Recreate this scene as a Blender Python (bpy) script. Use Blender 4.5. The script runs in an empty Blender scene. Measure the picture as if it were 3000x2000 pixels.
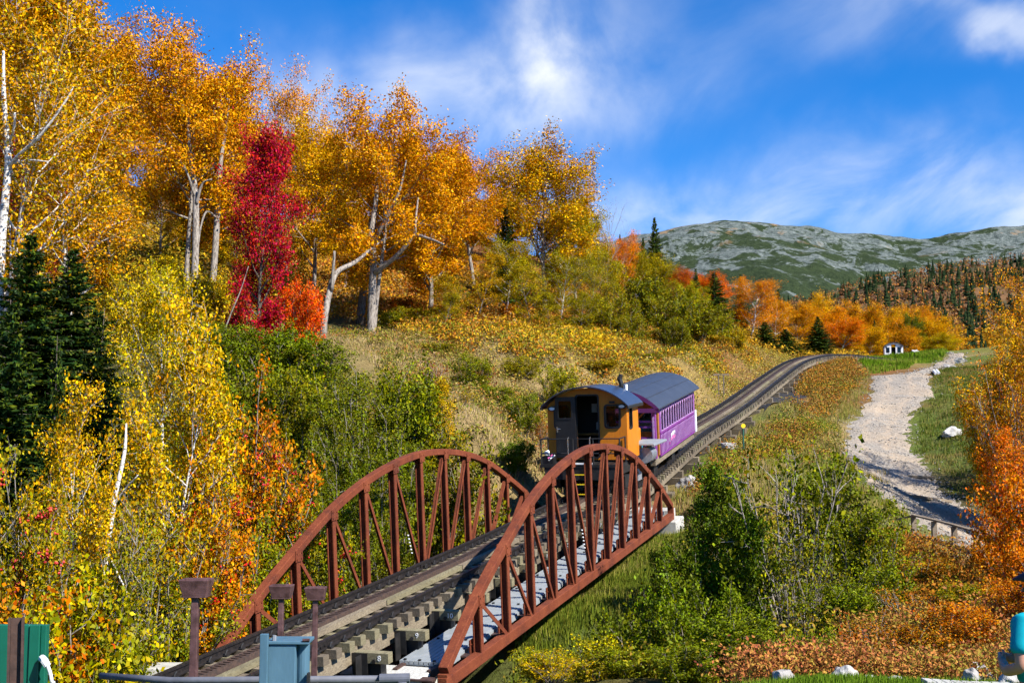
import bpy, bmesh, math, random
import numpy as np
from mathutils import Vector, Matrix

sc = bpy.context.scene
COL = sc.collection
rad = math.radians

# ------------------------------------------------------------------ camera
FPX, PITCH, EYE = 3500.0, 0.1, 8.0          # focal length in photo pixels, upward pitch, eye height
cam_d = bpy.data.cameras.new('camera')
cam_d.sensor_width = 36.0
cam_d.lens = 36.0 * FPX / 3000.0
cam_d.clip_start, cam_d.clip_end = 0.1, 20000
cam = bpy.data.objects.new('camera', cam_d)
cam.location = (0, 0, EYE)
cam.rotation_euler = (math.pi / 2 + PITCH, 0, 0)
COL.objects.link(cam)
sc.camera = cam

def ray(px, py):
    u, v = (px - 1500) / FPX, (py - 1000) / FPX
    c, s = math.cos(PITCH), math.sin(PITCH)
    return np.array([u, c + v * s, s - v * c])

def at(px, py, D):
    r = ray(px, py)
    return r * (D / r[1]) + np.array([0, 0, EYE])

# ------------------------------------------------------------------ sun and sky
SUN_AZ, SUN_EL = rad(130), rad(42)           # clockwise from the view direction, above the horizon
S = Vector((math.sin(SUN_AZ) * math.cos(SUN_EL), math.cos(SUN_AZ) * math.cos(SUN_EL), math.sin(SUN_EL)))
sun_d = bpy.data.lights.new('sun', 'SUN')
sun_d.energy, sun_d.angle, sun_d.color = 5.0, rad(0.5), (1.0, 0.95, 0.86)
sun = bpy.data.objects.new('sun', sun_d)
sun.rotation_euler = (-S).to_track_quat('-Z', 'Y').to_euler()
sun.location = (60, -40, 80)
COL.objects.link(sun)

world = bpy.data.worlds.new('World')
sc.world = world
world.use_nodes = True
wn, wl = world.node_tree.nodes, world.node_tree.links
wn.clear()

def wnode(t, **kw):
    n = wn.new(t)
    for k, v in kw.items():
        setattr(n, k, v)
    return n

def wmath(op, a, b=None, clamp=False):
    n = wnode('ShaderNodeMath', operation=op, use_clamp=clamp)
    for i, x in enumerate((a, b)):
        if x is None:
            continue
        if isinstance(x, (int, float)):
            n.inputs[i].default_value = x
        else:
            wl.new(x, n.inputs[i])
    return n.outputs[0]

sky = wnode('ShaderNodeTexSky', sky_type='NISHITA', sun_disc=False)
sky.sun_elevation, sky.sun_rotation = SUN_EL, SUN_AZ
sky.altitude, sky.air_density, sky.dust_density, sky.ozone_density = 800, 1.0, 0.3, 3.0
hs = wnode('ShaderNodeHueSaturation')
hs.inputs['Saturation'].default_value = 1.18
hs.inputs['Hue'].default_value = 0.497
hs.inputs['Value'].default_value = 1.2
tint = wnode('ShaderNodeMix', data_type='RGBA', blend_type='MULTIPLY')
tint.inputs[0].default_value = 1.0
tint.inputs[7].default_value = (.80, 1.05, 1.50, 1)
wl.new(sky.outputs[0], tint.inputs[6])
wl.new(tint.outputs[2], hs.inputs['Color'])
tc = wnode('ShaderNodeTexCoord')
sep = wnode('ShaderNodeSeparateXYZ')
wl.new(tc.outputs['Generated'], sep.inputs[0])
# a flat cloud layer: direction divided by its height
den = wmath('ADD', wmath('MAXIMUM', sep.outputs[2], 0.0), 0.12)
comb = wnode('ShaderNodeCombineXYZ')
wl.new(wmath('DIVIDE', sep.outputs[0], den), comb.inputs[0])
wl.new(wmath('DIVIDE', sep.outputs[1], den), comb.inputs[1])
mp = wnode('ShaderNodeMapping')
mp.inputs['Rotation'].default_value = (0, 0, rad(28))
mp.inputs['Scale'].default_value = (1.15, 0.42, 1)
wl.new(comb.outputs[0], mp.inputs[0])
nz = wnode('ShaderNodeTexNoise')
nz.inputs['Scale'].default_value = 2.6
nz.inputs['Detail'].default_value = 8
nz.inputs['Roughness'].default_value = 0.56
nz.inputs['Distortion'].default_value = 0.5
wl.new(mp.outputs[0], nz.inputs['Vector'])
nz2 = wnode('ShaderNodeTexNoise')
nz2.inputs['Scale'].default_value = 0.9
nz2.inputs['Detail'].default_value = 4
wl.new(mp.outputs[0], nz2.inputs['Vector'])

# edges of the cloud banks are drawn out by noise
def vnoise(scale, amount, detail):
    n = wnode('ShaderNodeTexNoise')
    n.inputs['Scale'].default_value = scale
    n.inputs['Detail'].default_value = detail
    wl.new(tc.outputs['Generated'], n.inputs['Vector'])
    a = wnode('ShaderNodeVectorMath', operation='SUBTRACT')
    wl.new(n.outputs['Color'], a.inputs[0])
    a.inputs[1].default_value = (.5, .5, .5)
    b = wnode('ShaderNodeVectorMath', operation='SCALE')
    wl.new(a.outputs[0], b.inputs[0])
    b.inputs['Scale'].default_value = amount
    return b.outputs[0]
va = wnode('ShaderNodeVectorMath', operation='ADD')
wl.new(tc.outputs['Generated'], va.inputs[0])
wl.new(vnoise(5.0, .16, 3), va.inputs[1])
vb = wnode('ShaderNodeVectorMath', operation='ADD')
wl.new(va.outputs[0], vb.inputs[0])
wl.new(vnoise(22.0, .045, 4), vb.inputs[1])
WARP = vb.outputs[0]

def blob(px, py, a, b, ang):                 # an elongated bank of cloud, half axes in degrees, turned by ang
    d = Vector(ray(px, py)).normalized()
    u = Vector((d.y, -d.x, 0)).normalized()
    v = u.cross(d)
    e1 = u * math.cos(rad(ang)) + v * math.sin(rad(ang))
    e2 = -u * math.sin(rad(ang)) + v * math.cos(rad(ang))
    df = wnode('ShaderNodeVectorMath', operation='SUBTRACT')
    wl.new(WARP, df.inputs[0])
    df.inputs[1].default_value = d
    tot = None
    for e, k in ((e1, a), (e2, b), (d, 60)):
        dt = wnode('ShaderNodeVectorMath', operation='DOT_PRODUCT')
        wl.new(df.outputs[0], dt.inputs[0])
        dt.inputs[1].default_value = e / math.sin(rad(k))
        sq = wmath('MULTIPLY', dt.outputs['Value'], dt.outputs['Value'])
        tot = sq if tot is None else wmath('ADD', tot, sq)
    return wmath('POWER', 2.718, wmath('MULTIPLY', tot, -1.2))

cl = None
for b in ((1400, 230, 9.0, 3.0, 26, .52), (1610, 100, 3.4, 1.8, 65, .50), (1050, 220, 8, 2.4, 4, .30), (1850, 260, 5, 2.4, 20, .22),
          (2900, 110, 5.0, .8, -16, .50), (2560, 120, 6.0, 2.0, 10, .22), (3020, 560, 4.2, 2.2, 30, .40), (2100, 640, 18, 2.2, 0, .50),
          (-600, -1300, 16, 5, 30, .6), (4300, -500, 14, 4, -20, .6)):
    o = wmath('MULTIPLY', blob(*b[:5]), b[5])
    cl = o if cl is None else wmath('ADD', cl, o)
cl = wmath('MINIMUM', cl, 1.0)
wisp = wnode('ShaderNodeMapRange', interpolation_type='SMOOTHSTEP')
wl.new(nz.outputs[0], wisp.inputs[0])
wisp.inputs[1].default_value, wisp.inputs[2].default_value = 0.30, 0.70
loose = wnode('ShaderNodeMapRange', interpolation_type='SMOOTHSTEP')
wl.new(nz2.outputs[0], loose.inputs[0])
loose.inputs[1].default_value, loose.inputs[2].default_value = 0.55, 0.85
mask = wmath('MULTIPLY', cl, wmath('ADD', wmath('MULTIPLY', wisp.outputs[0], .95), 0.18))
mask = wmath('ADD', mask, wmath('MULTIPLY', wmath('MULTIPLY', loose.outputs[0], wisp.outputs[0]), 0.12), clamp=True)
mixc = wnode('ShaderNodeMix', data_type='RGBA')
wl.new(mask, mixc.inputs[0])
wl.new(hs.outputs[0], mixc.inputs[6])
mixc.inputs[7].default_value = (9.6, 10.0, 10.6, 1)
bg = wnode('ShaderNodeBackground')
bg.inputs[1].default_value = 0.055
wl.new(mixc.outputs[2], bg.inputs[0])
wo = wnode('ShaderNodeOutputWorld')
wl.new(bg.outputs[0], wo.inputs[0])

world.cycles.sampling_method = 'MANUAL'
world.cycles.sample_map_resolution = 256

sc.view_settings.view_transform = 'Standard'
sc.view_settings.look = 'None'
sc.view_settings.exposure = 1.0
sc.view_settings.gamma = 1.0
sc.view_settings.use_curve_mapping = False
sc.render.engine = 'CYCLES'
sc.cycles.use_denoising = True
sc.cycles.max_bounces = 4
sc.cycles.diffuse_bounces = 2
sc.cycles.use_adaptive_sampling = True
sc.cycles.adaptive_threshold = 0.05
sc.cycles.glossy_bounces = 2
sc.cycles.transmission_bounces = 3
sc.cycles.transparent_max_bounces = 6
sc.cycles.caustics_reflective = False
sc.cycles.caustics_refractive = False

# ------------------------------------------------------------------ materials
MAT = {}

def mat(name, build):
    m = bpy.data.materials.new(name)
    m.use_nodes = True
    nt = m.node_tree
    nt.nodes.clear()
    out = nt.nodes.new('ShaderNodeOutputMaterial')
    sh = build(nt)
    nt.links.new(sh, out.inputs[0])
    MAT[name] = m
    return m

def N(nt, t, **kw):
    n = nt.nodes.new(t)
    for k, v in kw.items():
        setattr(n, k, v)
    return n

def put(nt, sock, x):
    if isinstance(x, bpy.types.NodeSocket):
        nt.links.new(x, sock)
    else:
        sock.default_value = x

def noise_tex(nt, scale, detail=5, rough=.6, coord='Object', stretch=None, dist=0.0):
    t = N(nt, 'ShaderNodeTexCoord')
    v = t.outputs[coord]
    if stretch:
        m = N(nt, 'ShaderNodeMapping')
        m.inputs['Scale'].default_value = stretch
        nt.links.new(v, m.inputs[0])
        v = m.outputs[0]
    n = N(nt, 'ShaderNodeTexNoise')
    n.inputs['Scale'].default_value = scale
    n.inputs['Detail'].default_value = detail
    n.inputs['Roughness'].default_value = rough
    n.inputs['Distortion'].default_value = dist
    nt.links.new(v, n.inputs['Vector'])
    return n.outputs[0]

def ramp(nt, fac, stops, interp='LINEAR'):
    r = N(nt, 'ShaderNodeValToRGB')
    r.color_ramp.interpolation = interp
    e = r.color_ramp.elements
    while len(e) < len(stops):
        e.new(0.5)
    for el, (p, c) in zip(e, stops):
        el.position = p
        el.color = (*c, 1)
    put(nt, r.inputs[0], fac)
    return r.outputs[0]

def mixrgb(nt, f, a, b, mode='MIX'):
    m = N(nt, 'ShaderNodeMix', data_type='RGBA', blend_type=mode)
    put(nt, m.inputs[0], f)
    for i, x in ((6, a), (7, b)):
        put(nt, m.inputs[i], (*x, 1) if isinstance(x, tuple) and len(x) == 3 else x)
    return m.outputs[2]

def bsdf(nt, col, rough=.7, metal=0.0, spec=.4, bump=None, bump_s=.3, dist=.02):
    p = N(nt, 'ShaderNodeBsdfPrincipled')
    put(nt, p.inputs['Base Color'], (*col, 1) if isinstance(col, tuple) and len(col) == 3 else col)
    put(nt, p.inputs['Roughness'], rough)
    p.inputs['Metallic'].default_value = metal
    p.inputs['Specular IOR Level'].default_value = spec
    if bump is not None:
        b = N(nt, 'ShaderNodeBump')
        b.inputs['Strength'].default_value = bump_s
        b.inputs['Distance'].default_value = dist
        put(nt, b.inputs['Height'], bump)
        nt.links.new(b.outputs[0], p.inputs['Normal'])
    return p.outputs[0]

def simple(name, c1, c2=None, scale=6, rough=.7, metal=0.0, spec=.4, stretch=None, lo=.35, hi=.65, bump=.25, detail=6):
    def b(nt):
        n = noise_tex(nt, scale, detail=detail, stretch=stretch)
        col = ramp(nt, n, [(lo, c1), (hi, c2 or tuple(x * .75 for x in c1))])
        return bsdf(nt, col, rough, metal, spec, n, bump)
    return mat(name, b)

simple('rust_steel', (.27, .070, .030), (.13, .036, .018), 9, .85, 0, .25, bump=.5)
def _rust(nt):
    a = noise_tex(nt, 1.6, 8, .72)
    b = noise_tex(nt, 34, 4, .7)
    c = ramp(nt, a, [(.30, (.055, .014, .008)), (.48, (.135, .028, .010)), (.72, (.21, .052, .018))])
    c = mixrgb(nt, ramp(nt, b, [(.52, (0, 0, 0)), (.75, (.6, .6, .6))]), c, (.36, .12, .04))
    return bsdf(nt, c, .82, 0, .3, b, .5, .01)
mat('rust', _rust)
simple('dark_rail', (.035, .028, .026), (.012, .011, .011), 14, .5, .3, .4)
simple('rail_head', (.10, .085, .08), (.05, .04, .04), 20, .35, .8)
simple('rack_brown', (.085, .050, .036), (.035, .024, .02), 18, .7)
simple('black_steel', (.022, .02, .02), (.008, .008, .008), 8, .55)
simple('brown_steel', (.075, .040, .030), (.035, .018, .014), 10, .65)
simple('purple_rust', (.125, .062, .062), (.05, .022, .02), 9, .55, .1, .4, bump=.5)
def _wood(c1, c2, c3):
    def b(nt):
        g = noise_tex(nt, 7, 8, .7, stretch=(6, .5, 6))
        k = noise_tex(nt, 1.5, 3, .5)
        c = ramp(nt, g, [(.28, c3), (.5, c2), (.72, c1)])
        c = mixrgb(nt, ramp(nt, k, [(.4, (0, 0, 0)), (.7, (.45, .45, .45))]), c, c3)
        return bsdf(nt, c, .85, 0, .2, g, .5, .01)
    return b
mat('old_timber', _wood((.33, .275, .19), (.215, .175, .12), (.09, .07, .05)))
mat('grey_timber', _wood((.24, .20, .145), (.15, .12, .085), (.07, .055, .04)))
mat('green_timber', _wood((.30, .27, .165), (.20, .175, .105), (.09, .075, .045)))
mat('fence_timber', _wood((.33, .27, .20), (.22, .17, .12), (.10, .08, .06)))
simple('deck_metal', (.36, .385, .40), (.27, .30, .315), 5, .5, .25)
simple('concrete', (.46, .45, .41), (.34, .33, .30), 3.5, .9, 0, .2, bump=.3)
simple('concrete_streak', (.54, .53, .49), (.34, .33, .30), 5, .9, 0, .2, stretch=(6, 6, .6))
def _paint(c, dark, rough=.45):
    def b(nt):
        n = noise_tex(nt, 2.2, 5, .6)
        st = noise_tex(nt, 5, 6, .65, stretch=(4, 4, .45))
        col = ramp(nt, n, [(.35, c), (.65, tuple(x * .86 for x in c))])
        col = mixrgb(nt, ramp(nt, st, [(.52, (0, 0, 0)), (.74, (.55, .55, .55))]), col, dark)
        r = ramp(nt, st, [(.3, (rough,) * 3), (.7, (rough + .25,) * 3)])
        return bsdf(nt, col, r, 0, .45, n, .06)
    return b
mat('orange_paint', _paint((.62, .182, .002), (.26, .085, .012)))
mat('purple_paint', _paint((.21, .042, .25), (.10, .025, .11)))
simple('dark_purple', (.115, .022, .125), (.085, .016, .095), 4, .5, 0, .4, bump=.05)
simple('lavender_paint', (.48, .29, .54), (.40, .23, .46), 6, .5, bump=.05)
simple('cyan_paint', (.16, .62, .74), (.13, .52, .64), 6, .5, bump=.05)
simple('roof_slate', (.040, .048, .066), (.030, .036, .050), 2.5, .45, 0, .5, bump=.1)
simple('roof_metal', (.045, .060, .10), (.035, .045, .075), 3, .28, .35, .6, bump=.08)
simple('black_paint', (.014, .014, .016), (.009, .009, .01), 6, .4, 0, .5, bump=.05)
simple('dark_interior', (.020, .017, .015), (.012, .010, .01), 4, .8)
simple('wood_orange', (.42, .17, .028), (.30, .11, .02), 8, .5, 0, .4, (6, 6, .8))
simple('seat_grey', (.34, .31, .25), (.24, .22, .18), 12, .9)
simple('white_paint', (.80, .80, .80), (.70, .71, .72), 3, .55, 0, .4, bump=.05)
simple('pink_paint', (.80, .17, .42), (.72, .13, .36), 5, .5)
simple('paper', (.42, .42, .42), (.36, .36, .36), 9, .8)
simple('chrome', (.55, .55, .57), (.42, .42, .44), 9, .25, .9)
simple('grey_metal', (.34, .35, .37), (.25, .26, .28), 6, .5, .4)
simple('grey_pipe', (.12, .125, .15), (.085, .09, .11), 7, .6, 0, .3)
simple('blue_box', (.075, .155, .215), (.055, .12, .17), 4, .6, 0, .35, (2, 2, .6))
simple('green_paint', (.005, .115, .070), (.004, .09, .055), 3, .42, 0, .5, bump=.05)
simple('marker_yellow', (.85, .60, .01), (.75, .52, .01), 4, .5)
simple('dark_green_post', (.02, .10, .06), (.012, .07, .045), 6, .6)
simple('teal_pipe', (.02, .30, .21), (.015, .24, .17), 6, .5)
simple('shirt_teal', (.0, .33, .40), (.0, .27, .34), 5, .8, 0, .2, bump=.15)
simple('skin', (.50, .25, .17), (.43, .20, .135), 14, .55, 0, .4, bump=.05)
simple('khaki', (.30, .22, .15), (.24, .175, .12), 9, .85)
simple('cap_navy', (.035, .03, .07), (.025, .02, .05), 9, .8)
simple('hair_grey', (.20, .18, .16), (.12, .10, .09), 30, .7, stretch=(1, 1, .2))
simple('shoe', (.12, .10, .09), (.08, .07, .06), 9, .7)

def _rock(c1, c2, c3, sc_=1.6):
    def b(nt):
        n = noise_tex(nt, sc_, 9, .7)
        n2 = noise_tex(nt, sc_ * 9, 4, .6)
        c = ramp(nt, n, [(.3, c3), (.48, c2), (.62, c1)])
        c = mixrgb(nt, ramp(nt, n2, [(.56, (0, 0, 0)), (.7, (.55, .55, .55))]), c, c3)
        return bsdf(nt, c, .95, 0, .15, n2, .6, .05)
    return b
mat('rock_grey', _rock((.46, .44, .42), (.33, .31, .29), (.15, .135, .12)))
mat('rock_pale', _rock((.54, .52, .48), (.42, .40, .36), (.19, .175, .155)))

def _glass(nt):
    g = N(nt, 'ShaderNodeBsdfGlossy')
    g.inputs['Roughness'].default_value = .04
    g.inputs['Color'].default_value = (.8, .85, .9, 1)
    t = N(nt, 'ShaderNodeBsdfTransparent')
    t.inputs['Color'].default_value = (.62, .64, .62, 1)
    f = N(nt, 'ShaderNodeFresnel')
    f.inputs['IOR'].default_value = 1.45
    m = N(nt, 'ShaderNodeMixShader')
    nt.links.new(f.outputs[0], m.inputs[0])
    nt.links.new(t.outputs[0], m.inputs[1])
    nt.links.new(g.outputs[0], m.inputs[2])
    return m.outputs[0]
mat('window_glass', _glass)

def _bark(c1, c2, c3, sc_, st):
    def b(nt):
        n = noise_tex(nt, sc_, 7, .7, stretch=st)
        c = ramp(nt, n, [(.36, c3), (.46, c2), (.58, c1)])
        return bsdf(nt, c, .95, 0, .1, n, .6, .03)
    return b
mat('bark_grey', _bark((.34, .30, .255), (.20, .17, .145), (.06, .05, .042), 4, (3, 3, .8)))
mat('bark_dark', _bark((.16, .13, .105), (.09, .07, .055), (.03, .024, .02), 5, (3, 3, .8)))
mat('bark_white', _bark((.70, .67, .62), (.52, .48, .43), (.07, .06, .05), 7, (.8, .8, 2.6)))
mat('bark_twig', _bark((.30, .26, .22), (.19, .16, .13), (.08, .065, .055), 6, (2, 2, 1)))

def _leaf(nt):
    oi = N(nt, 'ShaderNodeObjectInfo')
    ge = N(nt, 'ShaderNodeNewGeometry')
    r = ge.outputs['Random Per Island']
    def rnd(k):
        m = N(nt, 'ShaderNodeMath', operation='MULTIPLY')
        put(nt, m.inputs[0], r)
        m.inputs[1].default_value = k
        f = N(nt, 'ShaderNodeMath', operation='FRACT')
        nt.links.new(m.outputs[0], f.inputs[0])
        return f.outputs[0]
    r2, r3, r4 = rnd(17.31), rnd(91.7), rnd(313.9)
    # the second tone of a turning tree: greener leaves, as many as the object's alpha says
    lt = N(nt, 'ShaderNodeMath', operation='LESS_THAN')
    nt.links.new(r2, lt.inputs[0])
    nt.links.new(oi.outputs['Alpha'], lt.inputs[1])
    gr = mixrgb(nt, .72, oi.outputs['Color'], (.135, .195, .014))
    c = mixrgb(nt, lt.outputs[0], oi.outputs['Color'], gr)
    # whole sprays differ a little from their neighbours
    sp = noise_tex(nt, .75, 2, .5)
    k = ramp(nt, sp, [(.30, (.66, .52, .36)), (.5, (.90, .84, .6)), (.70, (1.06, 1.05, .9))])
    c = mixrgb(nt, 1.0, c, k, 'MULTIPLY')
    h = N(nt, 'ShaderNodeHueSaturation')
    nt.links.new(c, h.inputs['Color'])
    for sock, rr, lo, hi in (('Hue', r3, .476, .52), ('Value', r4, .5, 1.4), ('Saturation', r2, .98, 1.2)):
        m = N(nt, 'ShaderNodeMapRange')
        nt.links.new(rr, m.inputs[0])
        m.inputs[3].default_value, m.inputs[4].default_value = lo, hi
        nt.links.new(m.outputs[0], h.inputs[sock])
    d = N(nt, 'ShaderNodeBsdfDiffuse')
    t = N(nt, 'ShaderNodeBsdfTranslucent')
    g = N(nt, 'ShaderNodeBsdfGlossy')
    g.inputs['Roughness'].default_value = .55
    g.inputs['Color'].default_value = (.8, .8, .75, 1)
    nt.links.new(h.outputs[0], d.inputs[0])
    nt.links.new(h.outputs[0], t.inputs[0])
    m1 = N(nt, 'ShaderNodeMixShader')
    m1.inputs[0].default_value = .14
    nt.links.new(d.outputs[0], m1.inputs[1])
    nt.links.new(t.outputs[0], m1.inputs[2])
    m2 = N(nt, 'ShaderNodeMixShader')
    m2.inputs[0].default_value = .008
    nt.links.new(m1.outputs[0], m2.inputs[1])
    nt.links.new(g.outputs[0], m2.inputs[2])
    return m2.outputs[0]
mat('leaf', _leaf)

def _ground(nt):
    a = N(nt, 'ShaderNodeAttribute')
    a.attribute_name = 'cover'
    n = noise_tex(nt, .9, 8, .7)
    n2 = noise_tex(nt, 7, 6, .7)
    c = mixrgb(nt, ramp(nt, n, [(.35, (0, 0, 0)), (.65, (.6, .6, .6))]), a.outputs['Color'], (.10, .085, .035))
    k = ramp(nt, n2, [(.3, (.55, .55, .55)), (.7, (1.15, 1.15, 1.15))])
    c = mixrgb(nt, 1.0, c, k, 'MULTIPLY')
    return bsdf(nt, c, .95, 0, .1, n2, .8, .12)
mat('ground', _ground)

def _road(nt):
    n = noise_tex(nt, .35, 6, .6)
    n2 = noise_tex(nt, 5, 8, .75)
    n3 = noise_tex(nt, 26, 3, .6)
    c = ramp(nt, n2, [(.28, (.13, .11, .09)), (.5, (.28, .245, .205)), (.72, (.41, .365, .31))])
    c = mixrgb(nt, ramp(nt, n, [(.42, (0, 0, 0)), (.68, (.6, .6, .6))]), c, (.44, .33, .22))
    c = mixrgb(nt, ramp(nt, n3, [(.30, (.5, .5, .5)), (.42, (0, 0, 0))]), c, (.20, .18, .16))
    a = N(nt, 'ShaderNodeAttribute')
    a.attribute_name = 'across'
    w = noise_tex(nt, .5, 3, .5)
    ad = N(nt, 'ShaderNodeMath', operation='MULTIPLY_ADD')
    nt.links.new(w, ad.inputs[0])
    ad.inputs[1].default_value = .22
    nt.links.new(a.outputs['Fac'], ad.inputs[2])
    z, f = (0, 0, 0), (.75, .75, .75)
    rut = ramp(nt, ad.outputs[0], [(.30, z), (.38, f), (.46, z), (.68, z), (.77, f), (.86, z)])
    dust = ramp(nt, n2, [(.3, (.30, .23, .165)), (.7, (.46, .37, .275))])
    c = mixrgb(nt, rut, c, dust)
    return bsdf(nt, c, .97, 0, .1, n2, 1.0, .1)
mat('gravel', _road)

def _cinder(nt):
    n = noise_tex(nt, 6, 8, .75)
    c = ramp(nt, n, [(.3, (.012, .012, .014)), (.6, (.05, .05, .056)), (.75, (.12, .115, .11))])
    return bsdf(nt, c, .95, 0, .15, n, 1.0, .1)
mat('cinder', _cinder)

def _mountain(nt):
    big = noise_tex(nt, .0085, 10, .68, dist=1.1)
    fine = noise_tex(nt, .06, 8, .75)
    geo = N(nt, 'ShaderNodeNewGeometry')
    sepz = N(nt, 'ShaderNodeSeparateXYZ')
    nt.links.new(geo.outputs['Position'], sepz.inputs[0])
    mr = N(nt, 'ShaderNodeMapRange')
    nt.links.new(sepz.outputs[2], mr.inputs[0])
    mr.inputs[1].default_value, mr.inputs[2].default_value = 300, 700
    mr.inputs[3].default_value, mr.inputs[4].default_value = -.13, .10
    ad = N(nt, 'ShaderNodeMath', operation='ADD')
    nt.links.new(big, ad.inputs[0])
    nt.links.new(mr.outputs[0], ad.inputs[1])
    ad2 = N(nt, 'ShaderNodeMath', operation='MULTIPLY_ADD')
    nt.links.new(fine, ad2.inputs[0])
    ad2.inputs[1].default_value = .22
    nt.links.new(ad.outputs[0], ad2.inputs[2])
    rockc = ramp(nt, fine, [(.36, (.04, .055, .052)), (.5, (.13, .155, .142)), (.66, (.25, .28, .255))])
    scrub = ramp(nt, fine, [(.3, (.018, .030, .016)), (.6, (.046, .066, .028)), (.8, (.085, .10, .04))])
    c = mixrgb(nt, ramp(nt, ad2.outputs[0], [(.625, (0, 0, 0)), (.665, (1, 1, 1))]), scrub, rockc)
    mr2 = N(nt, 'ShaderNodeMapRange')
    nt.links.new(sepz.outputs[2], mr2.inputs[0])
    mr2.inputs[1].default_value, mr2.inputs[2].default_value = 560, 720
    tan = noise_tex(nt, .011, 5, .6)
    f = N(nt, 'ShaderNodeMath', operation='MULTIPLY')
    nt.links.new(mr2.outputs[0], f.inputs[0])
    nt.links.new(ramp(nt, tan, [(.61, (0, 0, 0)), (.66, (.8, .8, .8))]), f.inputs[1])
    c = mixrgb(nt, f.outputs[0], c, (.36, .22, .11))
    return bsdf(nt, c, 1.0, 0, .05, fine, 1.0, 14)
mat('mountain', _mountain)
simple('forest_floor', (.16, .085, .04), (.07, .06, .03), .06, 1.0, 0, .05, bump=0)

def stuff_mat(name, cols, transl=.16):
    """Leaves or blades of one kind of ground cover, each of its own tone."""
    def b(nt):
        ge = N(nt, 'ShaderNodeNewGeometry')
        big = noise_tex(nt, .22, 3, .5)
        a = N(nt, 'ShaderNodeMath', operation='MULTIPLY_ADD')
        nt.links.new(big, a.inputs[0])
        a.inputs[1].default_value = 2.2
        a.inputs[2].default_value = -1.1
        m = N(nt, 'ShaderNodeMath', operation='ADD', use_clamp=True)
        nt.links.new(ge.outputs['Random Per Island'], m.inputs[0])
        nt.links.new(a.outputs[0], m.inputs[1])
        n = len(cols)
        c = ramp(nt, m.outputs[0], [(i / max(1, n - 1), (k[0] * .84, k[1] * .78, k[2] * .75)) for i, k in enumerate(cols)])
        d = N(nt, 'ShaderNodeBsdfDiffuse')
        t = N(nt, 'ShaderNodeBsdfTranslucent')
        nt.links.new(c, d.inputs[0])
        nt.links.new(c, t.inputs[0])
        mx = N(nt, 'ShaderNodeMixShader')
        mx.inputs[0].default_value = transl
        nt.links.new(d.outputs[0], mx.inputs[1])
        nt.links.new(t.outputs[0], mx.inputs[2])
        return mx.outputs[0]
    return mat(name, b)

mat('rock_road', _rock((.42, .385, .34), (.31, .285, .25), (.16, .145, .125)))
# ------------------------------------------------------------------ mesh helpers
def raw_mesh(name, V, F4=None, F3=None, material=None, smooth=False):
    me = bpy.data.meshes.new(name)
    V = np.asarray(V, dtype=np.float32).reshape(-1, 3)
    n4 = 0 if F4 is None else len(F4)
    n3 = 0 if F3 is None else len(F3)
    me.vertices.add(len(V))
    me.vertices.foreach_set('co', V.ravel())
    loops, starts, tot = [], [], 0
    if n4:
        loops.append(np.asarray(F4, dtype=np.int32).ravel())
        starts.append(np.arange(n4, dtype=np.int32) * 4)
        tot = n4 * 4
    if n3:
        loops.append(np.asarray(F3, dtype=np.int32).ravel())
        starts.append(tot + np.arange(n3, dtype=np.int32) * 3)
    L = np.concatenate(loops)
    me.loops.add(len(L))
    me.loops.foreach_set('vertex_index', L)
    me.polygons.add(n4 + n3)
    me.polygons.foreach_set('loop_start', np.concatenate(starts))
    if smooth:
        me.polygons.foreach_set('use_smooth', np.ones(n4 + n3, dtype=bool))
    if material:
        me.materials.append(MAT[material])
    me.update(calc_edges=True)
    return me

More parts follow.
